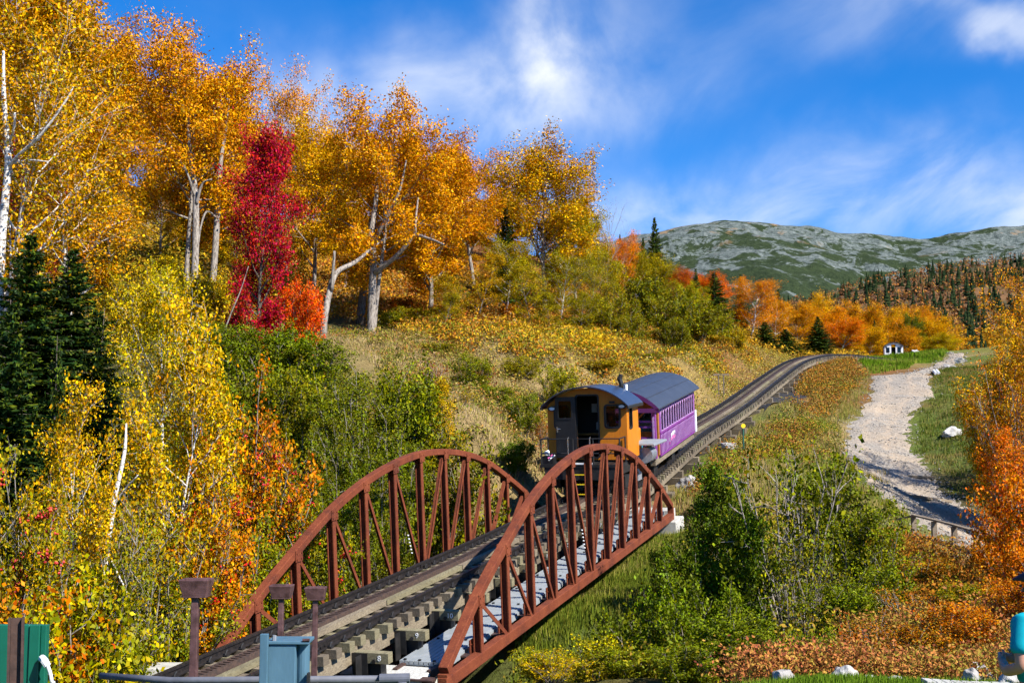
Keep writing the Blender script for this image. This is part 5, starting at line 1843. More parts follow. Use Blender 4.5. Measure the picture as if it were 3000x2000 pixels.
OR, GO, YE, YG, OL, GR, DG, RD, CR, RU, PK, BR = ((.66, .22, .003), (.70, .33, .003), (.74, .42, .004), (.52, .40, .008), (.26, .22, .022), (.16, .21, .018), (.030, .058, .020), (.62, .10, .02), (.24, .006, .022), (.40, .14, .03), (.42, .24, .20), (.34, .20, .06))
PLANTS, BYLABEL = {}, {}
def plant(kind, name, label, cat, px, py, D, w_px, col, green=.1, group=None, base=None, rot=None, lean=0, seed=None, xy=None, lift=0):
    """put one plant: px = where its middle stands, py = its top in the photo, D = how far off, w_px = crown width in the photo"""
    p = at(px, py, D)
    zg = gz(p[0], p[1]) + lift
    h = max(.6, p[2] - zg)
    if h > 4.3 and cat in ('shrub', 'bush') or name == 'rowan_tree' and h > 4.0:      # tall shrubs have more stems, not larger leaves
        kind = {'shrub1': 'big1', 'shrub2': 'big1', 'shrub3': 'big2', 'airy1': 'bigairy', 'airy2': 'bigairy'}.get(kind, kind)
    wd, cr_, hh, ww = PROTO[kind]
    w_ = w_px * D / FPX
    t = bpy.data.objects.new(name, None)
    t.empty_display_size = .2
    COL.objects.link(t)
    k = len(PLANTS)
    PLANTS[t.name] = t
    BYLABEL[label] = t
    t.location = (p[0], p[1], zg)
    t.rotation_mode = 'ZYX'
    t.rotation_euler = (rad(lean) * .3, rad(lean), (k * 2.39996) % 6.28318 if rot is None else rot)
    sz = h / hh
    sx = max(w_ / ww, sz / (1.3 if cat in ('shrub', 'bush') else 1.55))
    if kind.startswith('spruce'):
        sx = w_ / ww
    t.scale = (sx, sx, sz)
    # nothing grows through the bridge or over the rails
    q = p - P0
    tt_, ss_ = q @ LAT, q @ DIR
    rr_ = sx * ww * .5
    if -14 < ss_ < 19 and abs(tt_ - 2) < 9 and D > 15:
        if tt_ > 2:
            need = TRUSS_W + .25 + rr_ * .92 - tt_
            p = p + LAT * max(0, need)
        else:
            need = .25 + rr_ * .85 + tt_
            p = p - LAT * max(0, need)
        t.location = (p[0], p[1], gz(p[0], p[1]))
    FRAME[t.name] = Matrix.Translation(t.location) @ t.rotation_euler.to_matrix().to_4x4() @ Matrix.Diagonal((sx, sx, sz, 1))
    tag(t, label, cat, group)
    a = link('trunk' if cat in ('tree',) else 'stems', wd, t)
    if cr_:
        b = link('crown' if cat in ('tree',) else 'foliage', cr_, t)
        b.color = (*col, green)
    return t

T = plant
# --- far left, tall
T('maple1', 'maple_tree', 'tall yellow-orange tree filling the upper left corner behind the birch', 'tree', 60, -120, 62, 600, (.72, .37, .003), .18)
T('maple2', 'maple_tree', 'golden tree between the upper left corner and the pale bare treetop', 'tree', 290, 40, 72, 360, (.72, .36, .003), .08)
T('birch1', 'birch_tree', 'white-trunked yellow-green birch at the left edge', 'tree', 25, -60, 38, 600, (.66, .36, .004), .22, rot=.6)
T('birch2', 'birch_tree', 'yellow birch leaning right above the dark spruces', 'tree', 240, 280, 43, 460, (.70, .34, .003), .15)
T('bare', 'bare_tree', 'leafless pinkish treetop against the sky behind the golden trees', 'tree', 400, 10, 100, 240, PK, 0)
T('bare', 'bare_tree', 'leafless grey treetop rising behind the orange maple', 'tree', 480, 35, 105, 200, PK, 0)
T('maple3', 'maple_tree', 'tall orange maple with two bare grey trunks left of the crimson tree', 'tree', 566, 95, 63, 400, (.72, .34, .003), .05, rot=1.2)
T('maple3', 'maple_tree', 'orange-yellow maple on the second grey trunk beside the crimson tree', 'tree', 640, 230, 67, 300, (.72, .36, .003), .08)
T('thin1', 'maple_tree', 'half-bare orange tree with thin twigs right of the tall orange maple', 'tree', 850, 200, 84, 260, (.74, .33, .012), .05)
T('maple2', 'maple_tree', 'yellow maple standing behind the crimson tree', 'tree', 925, 345, 76, 300, YE, .08)
T('tower', 'red_maple', 'crimson maple, the only dark red tree', 'tree', 765, 372, 50, 250, (.44, .012, .022), .02, lean=-4)
T('tower', 'red_maple', 'dark red sapling crown low behind the left birch', 'tree', 120, 400, 52, 260, CR, .1)
T('shrub1', 'maple_shrub', 'bright orange-red maple shrub at the foot of the crimson tree', 'shrub', 885, 815, 51, 170, (.80, .15, .02), 0)
T('maple3', 'maple_tree', 'large golden maple standing alone with dark open limbs', 'tree', 1100, 300, 65, 400, (.74, .35, .003), .03, rot=2.2, lean=4)
T('maple2', 'maple_tree', 'golden maple crown joining the right flank of the large lone maple', 'tree', 1260, 390, 70, 330, (.70, .32, .003), .04)
T('maple1', 'maple_tree', 'orange-gold tree between the lone maple and the yellow crest tree', 'tree', 1390, 430, 92, 260, (.78, .36, .010), .06)
T('maple2', 'birch_tree', 'yellow tree on the crest, last tall crown before the mountain', 'tree', 1590, 405, 84, 330, YE, .22)
T('maple1', 'birch_tree', 'green-yellow tree on the right shoulder of the crest', 'tree', 1690, 560, 86, 220, YG, .45)
T('bare', 'bare_tree', 'leafless dark tree at the end of the wooded crest', 'tree', 1770, 570, 95, 130, BR, 0)
T('thin1', 'maple_tree', 'thin orange tree at the end of the crest above the spruce', 'tree', 1835, 680, 103, 130, (.80, .26, .02), 0)
T('spruce2', 'spruce_tree', 'dark spruce between the lone maple and the yellow crest tree', 'tree', 1482, 615, 82, 130, DG, .3)
T('spruce1', 'spruce_tree', 'tall dark spire of a spruce against the mountain', 'tree', 1917, 643, 104, 90, DG, .3)
T('spruce1', 'spruce_tree', 'small spruce just left of the tall spire', 'tree', 1884, 700, 110, 55, DG, .3)
T('spruce1', 'spruce_tree', 'slim spruce standing in the orange crest trees', 'tree', 1816, 690, 112, 40, DG, .3)
T('spruce2', 'spruce_tree', 'narrow spruce right of the tall spire, left of the broad one', 'tree', 2038, 790, 112, 60, DG, .3)
T('spruce2', 'spruce_tree', 'broad dark spruce among the orange trees', 'tree', 2092, 800, 106, 130, DG, .3)
T('spruce1', 'spruce_tree', 'small dark spruce above the orange birch clump', 'tree', 2168, 806, 132, 50, DG, .3)
T('spruce1', 'spruce_tree', 'lone small spruce right of the orange birch clump', 'tree', 2280, 850, 150, 60, DG, .3)
T('maple2', 'maple_tree', 'red-orange tree behind the broad dark spruce', 'tree', 2075, 800, 125, 150, (.80, .20, .02), .05)
T('maple1', 'maple_tree', 'rusty red low tree below the tall spruce spire', 'tree', 1975, 790, 118, 120, (.55, .14, .03), .05)
T('cluster', 'birch_tree', 'orange birch clump with white trunks where the track bends', 'tree', 2195, 815, 118, 170, (.80, .32, .01), .05)
T('birch1', 'birch_tree', 'white-trunked orange birch just right of the birch clump', 'tree', 2262, 880, 122, 130, (.80, .36, .01), .08)
T('spruce2', 'spruce_tree', 'low dark spruce at the bend of the track', 'tree', 2240, 945, 108, 110, DG, .35)
T('spruce2', 'spruce_tree', 'low spreading dark spruce right of the one at the bend', 'tree', 2300, 965, 110, 120, DG, .35)
T('spruce1', 'spruce_tree', 'dark spruce with pale dead trunks behind the bending rails', 'tree', 2395, 930, 122, 95, DG, .3)
# belt of golden trees behind the crest
for i, (px, py, D, w_, c, k, lab) in enumerate((
        (2330, 880, 150, 160, GO, 'maple1', 'golden tree right of the lone small spruce, first in the belt'), (2430, 900, 165, 170, (.80, .33, .01), 'maple2', 'orange tree behind the dead-trunked spruce'), (2455, 935, 140, 150, (.82, .26, .012), 'maple1', 'reddest orange tree in the belt above the bending rails'),
        (2400, 860, 185, 130, YE, 'maple2', 'pale yellow tree topping the belt above the dark spruce'), (2520, 890, 180, 170, GO, 'maple1', 'golden tree in the belt, left of the white cabin'), (2545, 950, 162, 120, YE, 'maple2', 'yellow tree touching the left side of the white cabin'), (2600, 905, 190, 160, YE, 'maple2', 'yellow tree straight behind the white cabin'),
        (2640, 960, 170, 110, GO, 'maple1', 'low golden tree right behind the cabin roof'), (2690, 890, 195, 170, GO, 'maple1', 'golden tree behind the white boulders'), (2745, 930, 180, 150, YE, 'maple2', 'yellow tree at the right end of the belt'), (2660, 920, 185, 130, (.80, .32, .01), 'maple1', 'orange tree between the cabin and the round green tree'),
        (2760, 975, 165, 110, YG, 'maple2', 'yellow-green low tree at the right end of the belt'), (2485, 975, 150, 100, YE, 'maple1', 'low yellow tree above the end of the visible rails'))):
    T(k, 'maple_tree', lab, 'tree', px, py, D, w_, c, .06, 'golden trees behind the crest')
T('maple2', 'green_tree', 'only round green tree in the golden belt', 'tree', 2668, 915, 176, 80, (.16, .16, .02), .7)
for i, (px, py, D, w_, lab) in enumerate(((2350, 905, 160, 34, 'thin spruce at the left of the golden belt'), (2562, 940, 170, 40, 'thin dark spruce left of the white cabin'), (2672, 940, 172, 40, 'thin dark spruce under the round green tree'), (2505, 905, 178, 36, 'slim spruce tip among the golden crowns left of the cabin'))):
    T('spruce1', 'spruce_tree', lab, 'tree', px, py, D, w_, DG, .3, 'spruces in the golden belt')
# back row on the crest
for px, py, D, w_, k, c, lab in ((440, 250, 98, 330, 'maple1', GO, 'gold crest tree behind the tall orange maple'), (700, 330, 104, 300, 'maple2', (.72, .32, .012), 'orange crest tree seen above the crimson maple'), (860, 400, 110, 300, 'maple1', (.76, .38, .012), 'gold crest tree right of the crimson maple top'), (1010, 440, 112, 280, 'maple2', (.74, .33, .012), 'orange crest tree left of the lone maple crown'), (1230, 520, 118, 300, 'maple1', (.74, .34, .012), 'orange crest tree behind the lone maple'), (1330, 560, 114, 240, 'thin1', (.70, .34, .015), 'thin orange crest tree right of the lone maple'), (1460, 560, 112, 240, 'maple2', (.76, .38, .012), 'gold crest tree behind the dark spruce'), (1680, 640, 118, 220, 'maple1', (.66, .42, .015), 'yellow crest tree behind the green-yellow one'), (1800, 720, 116, 200, 'maple2', (.72, .34, .015), 'orange crest tree under the bare dark tree'), (150, 150, 92, 420, 'maple2', (.74, .36, .012), 'gold crest tree at the far upper left'), (-120, 50, 80, 500, 'maple1', (.72, .38, .012), 'gold tree cut by the upper left edge')):
    T(k, 'crest_tree', lab, 'tree', px, py, D, w_, c, .08, 'crest trees')
# --- hillside thicket
for px, py, D, w_, k, c, gr, lab in (
        (1480, 700, 74, 170, 'birch2', (.50, .36, .02), .5, 'slender yellow-olive birch below the dark spruce on the slope'), (1560, 760, 70, 150, 'sapling1', YG, .4, 'slender pale-trunked aspen above the yellow fern patch'), (1400, 740, 72, 150, 'sapling2', (.62, .38, .015), .3, 'amber young birch right of the lone maple limb'),
        (1640, 740, 76, 160, 'birch2', (.42, .34, .02), .5, 'olive birch in the middle of the slope thicket'), (1720, 730, 80, 170, 'birch1g', (.50, .40, .02), .5, 'yellow-olive birch under the crest shoulder'), (1790, 760, 84, 150, 'sapling2', (.56, .44, .015), .4, 'yellow young tree left of the olive bushes'),
        (1330, 800, 68, 130, 'sapling1', (.50, .33, .02), .3, 'small amber birch in front of the rust-coloured slope'), (1290, 860, 62, 110, 'sapling2', (.40, .30, .02), .4, 'thin bent birch sapling on the open rust slope'), (1700, 850, 72, 130, 'sapling1', (.40, .32, .02), .5, 'olive sapling low in the slope thicket'), (1610, 860, 68, 120, 'sapling2', (.46, .36, .02), .5, 'yellow-olive sapling above the yellow fern patch')):
    T(k, 'young_birch', lab, 'tree', px, py, D, w_, c, gr, 'young birches on the slope')
for px, py, D, w_, k, c, gr, lab in (
        (1870, 800, 80, 170, 'shrub1', OL, .6, 'olive bush on the slope above the coach roof'), (1950, 850, 78, 180, 'shrub2', (.28, .24, .02), .6, 'olive bush left of the broad spruce'), (2040, 880, 82, 170, 'shrub3', (.24, .20, .02), .6, 'dark olive bush nearest the bending track'), (1900, 740, 94, 150, 'maple2', YG, .5, 'yellow-green tree below the tall spruce spire'), (2030, 830, 96, 110, 'maple1', (.5, .45, .015), .5, 'lime-yellow tree below the narrow spruce'),
        (1790, 860, 74, 160, 'shrub2', (.34, .28, .02), .5, 'olive-yellow bush at the foot of the slope thicket'), (1980, 930, 74, 120, 'shrub1', (.22, .19, .02), .5, 'low dark olive bush above the dry verge'), (2100, 905, 88, 110, 'shrub3', (.34, .30, .02), .5, 'yellow-olive bush by the dark spruce at the bend'), (2140, 950, 92, 90, 'shrub1', (.5, .33, .02), .4, 'amber bush below the broad dark spruce'), (1850, 920, 70, 110, 'shrub3', (.3, .25, .02), .5, 'small olive bush beside the pale outcrop')):
    T(k, 'bush' if 'bush' in lab else 'tree_crown', lab, 'bush' if 'bush' in lab else 'tree', px, py, D, w_, c, gr, 'olive thicket on the slope')
# fill behind the tall trees
for px, py, D, w_, k, c, gr, lab in (
        (480, 480, 74, 240, 'thin1', (.62, .36, .02), .3, 'amber understory tree between the birches and the twin grey trunks'), (330, 560, 60, 260, 'thin1', (.66, .38, .015), .25, 'amber spreading tree over the dark spruces'), (700, 600, 72, 200, 'maple2', (.66, .42, .015), .3, 'yellow understory tree behind the crimson maple'), (1010, 600, 82, 200, 'maple1', (.72, .36, .012), .15, 'orange understory tree left of the lone maple trunk'),
        (820, 640, 66, 150, 'sapling1', (.66, .42, .015), .3, 'yellow sapling between the crimson and the lone maple'), (480, 760, 54, 190, 'sapling2', (.64, .45, .015), .35, 'yellow sapling thicket below the twin grey trunks'), (600, 790, 55, 170, 'shrub1', (.60, .40, .02), .3, 'amber shrub at the foot of the twin grey trunks'), (380, 760, 44, 200, 'shrub2', (.55, .40, .02), .4, 'yellow-olive shrub right of the dark spruces'),
        (720, 760, 58, 170, 'sapling2', (.52, .36, .02), .4, 'olive sapling under the crimson maple'), (530, 640, 80, 160, 'spruce2', DG, .3, 'dark spruce standing in shade behind the twin grey trunks'), (270, 480, 64, 150, 'tower', (.07, .12, .02), .7, 'dark green crown among the golden leaves upper left'), (1180, 640, 96, 200, 'thin1', (.62, .34, .03), .2, 'rusty thin tree behind the lone maple'), (1330, 640, 100, 170, 'maple2', (.60, .32, .02), .2, 'rust-gold tree low behind the lone maple')):
    cat = 'shrub' if 'shrub' in lab else 'tree'
    T(k, {'spruce2': 'spruce_tree'}.get(k, 'shrub' if cat == 'shrub' else 'understory_tree'), lab, cat, px, py, D, w_, c, gr)
# trunks of the lone maple: second leaning stem and side limbs are bare wood of their own trees
def snag(name, label, pts, radii, bark='bark_grey', cat='tree', parts=()):
    P = [at(*q) for q in pts]
    b = np.array([P[0][0], P[0][1], min(P[0][2], gz(P[0][0], P[0][1])) - .2])
    t = BYLABEL[name] if name in BYLABEL else thing(name, label, cat, loc=tuple(b))
    C = catmull(np.array(P), 5)
    Rr = np.interp(np.linspace(0, 1, len(C)), np.linspace(0, 1, len(radii)), radii)
    MB().tube([b] + [c for c in C], [radii[0] * 1.25] + list(Rr), 9).build('trunk', bark, t, smooth=True, world=True)
    for nm, q, r_ in parts:
        C = catmull(np.array([at(*x) for x in q]), 5)
        MB().tube(list(C), list(np.interp(np.linspace(0, 1, len(C)), [0, 1], r_)), 7).build(nm, bark, t, smooth=True, world=True)
    return t
# --- dark spruces at the left
for px, py, D, w_, lab in ((90, 700, 36, 380, 'big dark spruce at the left edge below the birch'), (215, 740, 38, 360, 'big dark spruce right of the one at the left edge'), (290, 920, 33, 280, 'lower dark spruce beside the yellow birch'), (40, 900, 31, 340, 'shaded lower spruce in front at the left edge'), (170, 1010, 29, 220, 'front spruce above the red-berried rowan')):
    T('spruce2', 'spruce_tree', lab, 'tree', px, py, D, w_, (.022, .05, .018), .3)
# --- rowans with berries
def berries(t, n, seed):
    """clusters of red berries on a rowan"""
    g = np.random.RandomState(seed)
    wd, cr_, hh, ww = None, None, None, None
    kids = [c for c in t.children if c.data and 'crown' in c.data.name]
    me = kids[0].data
    co = np.empty(len(me.vertices) * 3, np.float32)
    me.vertices.foreach_get('co', co)
    co = co.reshape(-1, 3)[::4]
    rr = np.hypot(co[:, 0], co[:, 1]) / (np.abs(co[:, 0]).max()) + co[:, 2] / co[:, 2].max()
    pool = np.nonzero(rr > np.percentile(rr, 45))[0]
    m = MB()
    sx, sz = t.scale.x, t.scale.z
    for i in g.choice(pool, n, replace=False):
        for _ in range(7):
            c = co[i] + g.normal(size=3) * .045 / np.array([sx, sx, sz])
            r_ = .029
            V = [c + np.array(v) * r_ / np.array([sx, sx, sz]) for v in ((1, 0, 0), (-1, 0, 0), (0, 1, 0), (0, -1, 0), (0, 0, 1), (0, 0, -1))]
            m.add(V, [(0, 2, 4), (2, 1, 4), (1, 3, 4), (3, 0, 4), (2, 0, 5), (1, 2, 5), (3, 1, 5), (0, 3, 5)])
    m.build('berries', 'berry_red', t)['kind'] = 'stuff'
simple('berry_red', (.62, .012, .012), (.5, .01, .01), 8, .35, 0, .5)
t = T('shrub2', 'rowan_tree', 'orange-green rowan with red berries at the left edge', 'tree', 105, 1165, 16.5, 300, (.46, .30, .008), .5)
berries(t, 120, 1)
t = T('shrub1', 'rowan_tree', 'rowan with red berries below the spruces, lowest at the left edge', 'tree', 20, 1360, 15.4, 280, (.34, .34, .02), .6)
berries(t, 60, 2)
t = T('shrub2', 'rowan_tree', 'orange rowan with red berries beyond the far truss end', 'tree', 720, 1130, 25, 330, (.66, .22, .006), .4)
berries(t, 110, 3)
t = T('shrub1', 'rowan_tree', 'amber rowan with red berries close behind the far truss', 'tree', 800, 1420, 22, 320, (.66, .24, .008), .2)
berries(t, 80, 4)
t = T('shrub3', 'rowan_tree', 'green-yellow rowan with red berries between the two orange ones', 'tree', 860, 1290, 25.5, 280, (.38, .34, .02), .6)
berries(t, 70, 5)
# --- yellow birch and thicket at the left
T('birch3', 'birch_tree', 'bright yellow birch in front of the dark spruces', 'tree', 470, 880, 22, 420, (.72, .44, .004), .25, rot=2.0)
T('birch2', 'birch_tree', 'yellow-green birch crown just above the bright yellow one', 'tree', 500, 790, 31, 330, (.66, .50, .015), .3)
T('birch3', 'birch_tree', 'yellow birch crown low over the white leaning trunk', 'tree', 385, 1060, 18.6, 260, (.70, .42, .004), .25)
for px, py, D, w_, k, c, gr, lab in (
        (640, 940, 44, 260, 'shrub2', GR, .5, 'dense green shrub left of the grass ledge'), (790, 945, 44, 260, 'shrub1', (.17, .23, .02), .4, 'dense green shrub below the orange-red maple shrub'), (930, 990, 44, 220, 'shrub3', (.17, .22, .02), .4, 'green shrub at the edge of the dry grass ledge'), (720, 1020, 38, 300, 'shrub2', (.19, .22, .02), .4, 'green shrub below the two dense ones'),
        (880, 1060, 37, 260, 'shrub1', (.24, .24, .02), .4, 'leafy green shrub in the middle of the bank'), (1040, 1070, 35, 260, 'shrub2', (.20, .22, .02), .4, 'leafy green shrub above the far truss, left of its top'), (1170, 1060, 36, 220, 'shrub1', (.22, .24, .02), .4, 'leafy green shrub directly above the top of the far truss'), (1000, 1190, 31, 280, 'shrub3', (.17, .18, .02), .5, 'dark leafy shrub behind the left shoulder of the far truss'), (1150, 1210, 31, 240, 'shrub2', (.14, .16, .02), .5, 'dark leafy shrub seen through the far truss posts'),
        (1300, 1105, 36, 130, 'sapling2', (.70, .46, .012), .2, 'yellow sapling at the right of the green shrubs'), (1270, 1060, 42, 90, 'airy2', (.30, .05, .03), .1, 'sparse dark red shrub in the dry grass'), (1380, 1040, 46, 120, 'shrub3', (.26, .26, .02), .5, 'small green bush in the dry grass'), (1530, 1150, 42, 110, 'shrub3', (.22, .24, .02), .5, 'small green bush left of the locomotive'), (1545, 1310, 37, 120, 'shrub1', (.12, .18, .02), .5, 'green bush beside the track in front of the locomotive'),
        (600, 1150, 28, 240, 'shrub1', (.16, .18, .02), .5, 'olive shrub behind the orange rowan'), (1330, 1290, 33, 170, 'shrub2', (.20, .18, .02), .4, 'olive bush under the crown of the far truss'), (1010, 1340, 28, 240, 'shrub1', (.12, .14, .02), .5, 'deep green bush seen between the first far truss posts'), (1180, 1380, 29, 240, 'shrub3', (.22, .22, .02), .5, 'green bush low behind the middle far truss posts')):
    cat = 'tree' if 'sapling' in lab else 'shrub'
    T(k, 'sapling' if cat == 'tree' else 'green_shrub', lab, cat, px, py, D, w_, c, gr)
for px, py, D, w_, k, c, gr, lab in (
        (570, 1330, 20.5, 280, 'airy2', (.40, .30, .02), .3, 'grey-twigged half-bare shrub right of the white leaning trunk'), (455, 1440, 18.8, 240, 'airy1', (.28, .26, .02), .6, 'half-bare shrub with yellow leaves beside the white leaning trunk'), (690, 1380, 21, 260, 'airy2', (.60, .34, .03), .2, 'bare twiggy shrub in the shade left of the far truss'), (270, 1420, 19, 240, 'airy1', (.30, .24, .02), .5, 'amber half-bare shrub between the rowans and the white trunk'),
        (90, 1600, 15.2, 260, 'shrub3', (.22, .27, .02), .5, 'lime-yellow broad-leaved shrub behind the green panel'), (215, 1700, 14.5, 230, 'shrub3', (.44, .38, .01), .5, 'yellow leafy shrub right of the green panel'), (20, 1660, 14.5, 220, 'shrub3', (.60, .22, .06), .4, 'reddish yellow shrub low at the left edge'), (430, 1730, 17, 240, 'shrub3', (.36, .36, .02), .5, 'yellow shrub between the green panel and the tallest tray post'),
        (560, 1640, 18, 240, 'shrub3', (.24, .26, .02), .5, 'green leafy shrub behind the tallest tray post'), (690, 1640, 18, 240, 'shrub1', (.24, .26, .02), .5, 'green shrub under the left end of the far truss'), (830, 1560, 20.5, 240, 'shrub3', (.24, .25, .02), .5, 'yellow-green shrub inside the first far truss panels'), (960, 1500, 23, 220, 'shrub2', (.24, .25, .02), .5, 'yellow-green shrub behind the third far truss post'), (1070, 1560, 24.5, 200, 'shrub1', (.28, .27, .02), .5, 'green shrub low behind the far truss diagonals'),
        (380, 1580, 16.5, 240, 'airy2', (.50, .34, .02), .4, 'twiggy yellow shrub at the foot of the white leaning trunk'), (180, 1300, 22, 260, 'airy1', (.32, .26, .02), .5, 'olive shrub behind the left rowan')):
    T(k, 'thicket_shrub', lab, 'shrub', px, py, D, w_, c, gr, 'thicket left of the bridge')
# --- right side
for px, py, D, w_, k, c, gr, lab in (
        (3030, 800, 50, 360, 'thin1', (.72, .33, .02), .15, 'tall orange-brown tree at the right edge'), (2955, 930, 46, 200, 'birch1g', (.74, .40, .012), .15, 'golden leaning tree right of the road'), (2925, 1040, 44, 130, 'shrub2', (.72, .42, .012), .2, 'golden bush hanging over the road verge'), (2980, 1060, 42, 280, 'airy1', (.50, .20, .04), .1, 'bare twiggy shrub with few red leaves at the right edge'), (2935, 1150, 45, 120, 'shrub1', (.60, .42, .015), .4, 'yellow-green bush low beside the grass shade'), (3060, 950, 44, 300, 'maple2', (.70, .33, .015), .15, 'orange tree cut by the right edge')):
    cat = 'tree' if 'tree' in lab else 'shrub'
    T(k, 'roadside_tree' if cat == 'tree' else 'roadside_shrub', lab, cat, px, py, D, w_, c, gr)
for px, py, D, w_, k, c, gr, lab in (
        (2960, 1255, 26, 190, 'sapling1', (.74, .22, .02), .05, 'orange-red maple sapling at the right edge'), (2965, 1440, 24, 150, 'airy1', (.74, .26, .02), .05, 'orange sparse maple shrub over the handrail'), (3050, 1350, 22, 220, 'shrub2', (.68, .22, .02), .05, 'orange maple shrub cut by the right edge above the person'), (2890, 1690, 20.5, 200, 'airy1', (.74, .30, .015), .05, 'orange sparse shrub below the handrail'), (2985, 1680, 19, 170, 'shrub3', (.64, .22, .02), .05, 'dense orange shrub beside the person'), (2770, 1730, 20.5, 170, 'airy1', (.66, .26, .03), .1, 'rust-orange twiggy shrub left of the handrail posts'), (2800, 1760, 18.5, 220, 'shrub3', (.60, .22, .03), .1, 'rusty dense shrub above the large grey boulder'), (2700, 1640, 24, 230, 'shrub3', (.42, .20, .04), .2, 'rust-brown shrub below the near end of the handrail'), (2930, 1560, 26, 190, 'shrub1', (.66, .26, .02), .1, 'orange shrub on the far side of the handrail posts'), (2565, 1650, 22, 200, 'shrub3', (.20, .24, .02), .4, 'green leafy shrub left of the rust-brown one by the handrail'), (2830, 1700, 20.5, 180, 'shrub1', (.34, .28, .02), .5, 'olive shrub in the orange brush below the handrail'), (2480, 1800, 18.6, 190, 'airy1', (.46, .14, .04), .1, 'reddish sparse shrub over the tall rugged white rock'), (2350, 1840, 18, 200, 'shrub3', (.18, .23, .02), .4, 'green low shrub over the first lawn rocks'), (2580, 1790, 19, 230, 'airy1', (.44, .20, .05), .2, 'withered rust shrub above the lawn rocks'), (2690, 1820, 18, 210, 'shrub1', (.46, .20, .05), .2, 'low rusty shrub between the lawn rocks and the large boulder'), (3030, 1560, 21, 240, 'shrub2', (.70, .24, .02), .05, 'bright orange shrub right above the person')):
    T(k, 'maple_sapling' if 'sapling' in lab else ('green_shrub' if 'green' in lab or 'olive' in lab else 'maple_shrub'), lab, 'tree' if 'sapling' in lab else 'shrub', px, py, D, w_, c, gr)
for px, py, D, w_, k, c, gr, lab in (
        (2095, 1365, 27, 240, 'cone1', (.085, .14, .022), .4, 'dark green conical bush right of the far abutment'), (2000, 1560, 26, 230, 'shrub1', (.09, .145, .02), .4, 'dark green bush beside the near truss end'), (2190, 1480, 25.5, 220, 'cone1', (.09, .15, .02), .4, 'dark green bush left of the bare stems'), (2060, 1680, 22.5, 300, 'shrub2', (.15, .21, .02), .4, 'bright green bush low in the middle'), (1900, 1760, 24, 230, 'shrub3', (.14, .17, .02), .5, 'green bush below the near truss chord'), (2160, 1780, 20, 260, 'shrub1', (.17, .21, .02), .5, 'bright green bush at the lawn edge'),
        (2300, 1290, 25.5, 330, 'airy2', (.22, .24, .02), .5, 'tall bare-stemmed shrub between the green bushes and the road'), (2420, 1340, 27, 250, 'shrub3', (.15, .18, .02), .5, 'leafy green bush left of the road'), (2380, 1480, 24, 230, 'airy1', (.20, .20, .02), .4, 'twiggy olive shrub under the bare stems'), (2520, 1470, 25, 240, 'shrub3', (.22, .25, .02), .5, 'green bush in front of the end of the handrail'), (2620, 1560, 24, 220, 'airy1', (.34, .36, .02), .5, 'lime-green sparse shrub by the handrail'), (2460, 1700, 21, 230, 'shrub1', (.20, .24, .02), .5, 'green bush over the rust brush'), (2640, 1720, 21, 220, 'airy2', (.45, .22, .05), .2, 'pale-stemmed withered shrub in the brush'), (2330, 1640, 22.5, 230, 'airy2', (.26, .24, .03), .5, 'thicket of brown stems under the bare shrub'),
        (1740, 1860, 23, 220, 'shrub3', (.50, .44, .02), .4, 'yellow-leaved shrub under the near truss'), (1620, 1930, 22, 200, 'airy1', (.70, .50, .02), .3, 'sparse yellow shrub at the bottom under the bridge'), (1850, 1920, 21.5, 220, 'shrub3', (.24, .25, .02), .5, 'green shrub at the bottom right of the bridge'), (2010, 1880, 19.5, 210, 'shrub3', (.18, .22, .02), .5, 'low green shrub left of the lawn rocks'), (1500, 1960, 22.6, 160, 'shrub3', (.40, .36, .02), .4, 'yellow-green shrub behind the near end of the truss')):
    T(k, 'bush' if 'bush' in lab else 'bank_shrub', lab, 'bush' if 'bush' in lab else 'shrub', px, py, D, w_, c, gr, 'shrubs of the near bank')
for px, py, D, w_, k, c, gr, lab in ((2210, 1330, 46, 90, 'airy2', (.24, .22, .03), .3, 'thin bare shrub near the yellow marker'), (2270, 1260, 50, 90, 'airy2', (.20, .18, .03), .3, 'leafless dark shrub in the grass below the cinder bank'), (2080, 1470, 38, 100, 'shrub3', (.12, .16, .02), .5, 'small green shrub by the grey boulder')):
    T(k, 'small_shrub', lab, 'shrub', px, py, D, w_, c, gr)

snag('large golden maple standing alone with dark open limbs', '', [(1087, 985, 64.6), (1090, 860, 64.6), (1094, 760, 64.6), (1088, 690, 64.7), (1100, 600, 65), (1105, 520, 65)], [.24, .21, .19, .17, .14, .08], 'bark_grey',
     parts=(('limb', [(1098, 800, 64.5), (1150, 760, 64), (1190, 720, 63.6), (1215, 690, 63.4), (1260, 700, 63), (1300, 716, 62.6)], (.15, .05)), ('limb', [(1215, 692, 63.4), (1218, 640, 63.4), (1225, 580, 63.6)], (.09, .04)), ('limb', [(1092, 720, 64.6), (1130, 640, 64), (1170, 560, 63.6), (1190, 470, 63.6)], (.13, .04))))
snag('leaning_snag', 'leaning grey dead tree crossing left of the lone maple trunk', [(948, 950, 60), (962, 870, 60.4), (985, 800, 61), (1040, 768, 62), (1085, 730, 63), (1122, 702, 63.6)], [.18, .16, .14, .11, .09, .05], 'bark_grey', parts=(('broken_limb', [(972, 850, 60.4), (976, 790, 60.2), (980, 735, 60)], (.11, .06)),))
snag('dark_snag', 'dark mossy dead tree just behind the lone maple trunk', [(1058, 905, 68), (1068, 820, 68), (1078, 740, 68), (1085, 640, 68)], [.24, .20, .16, .08], 'bark_dark')
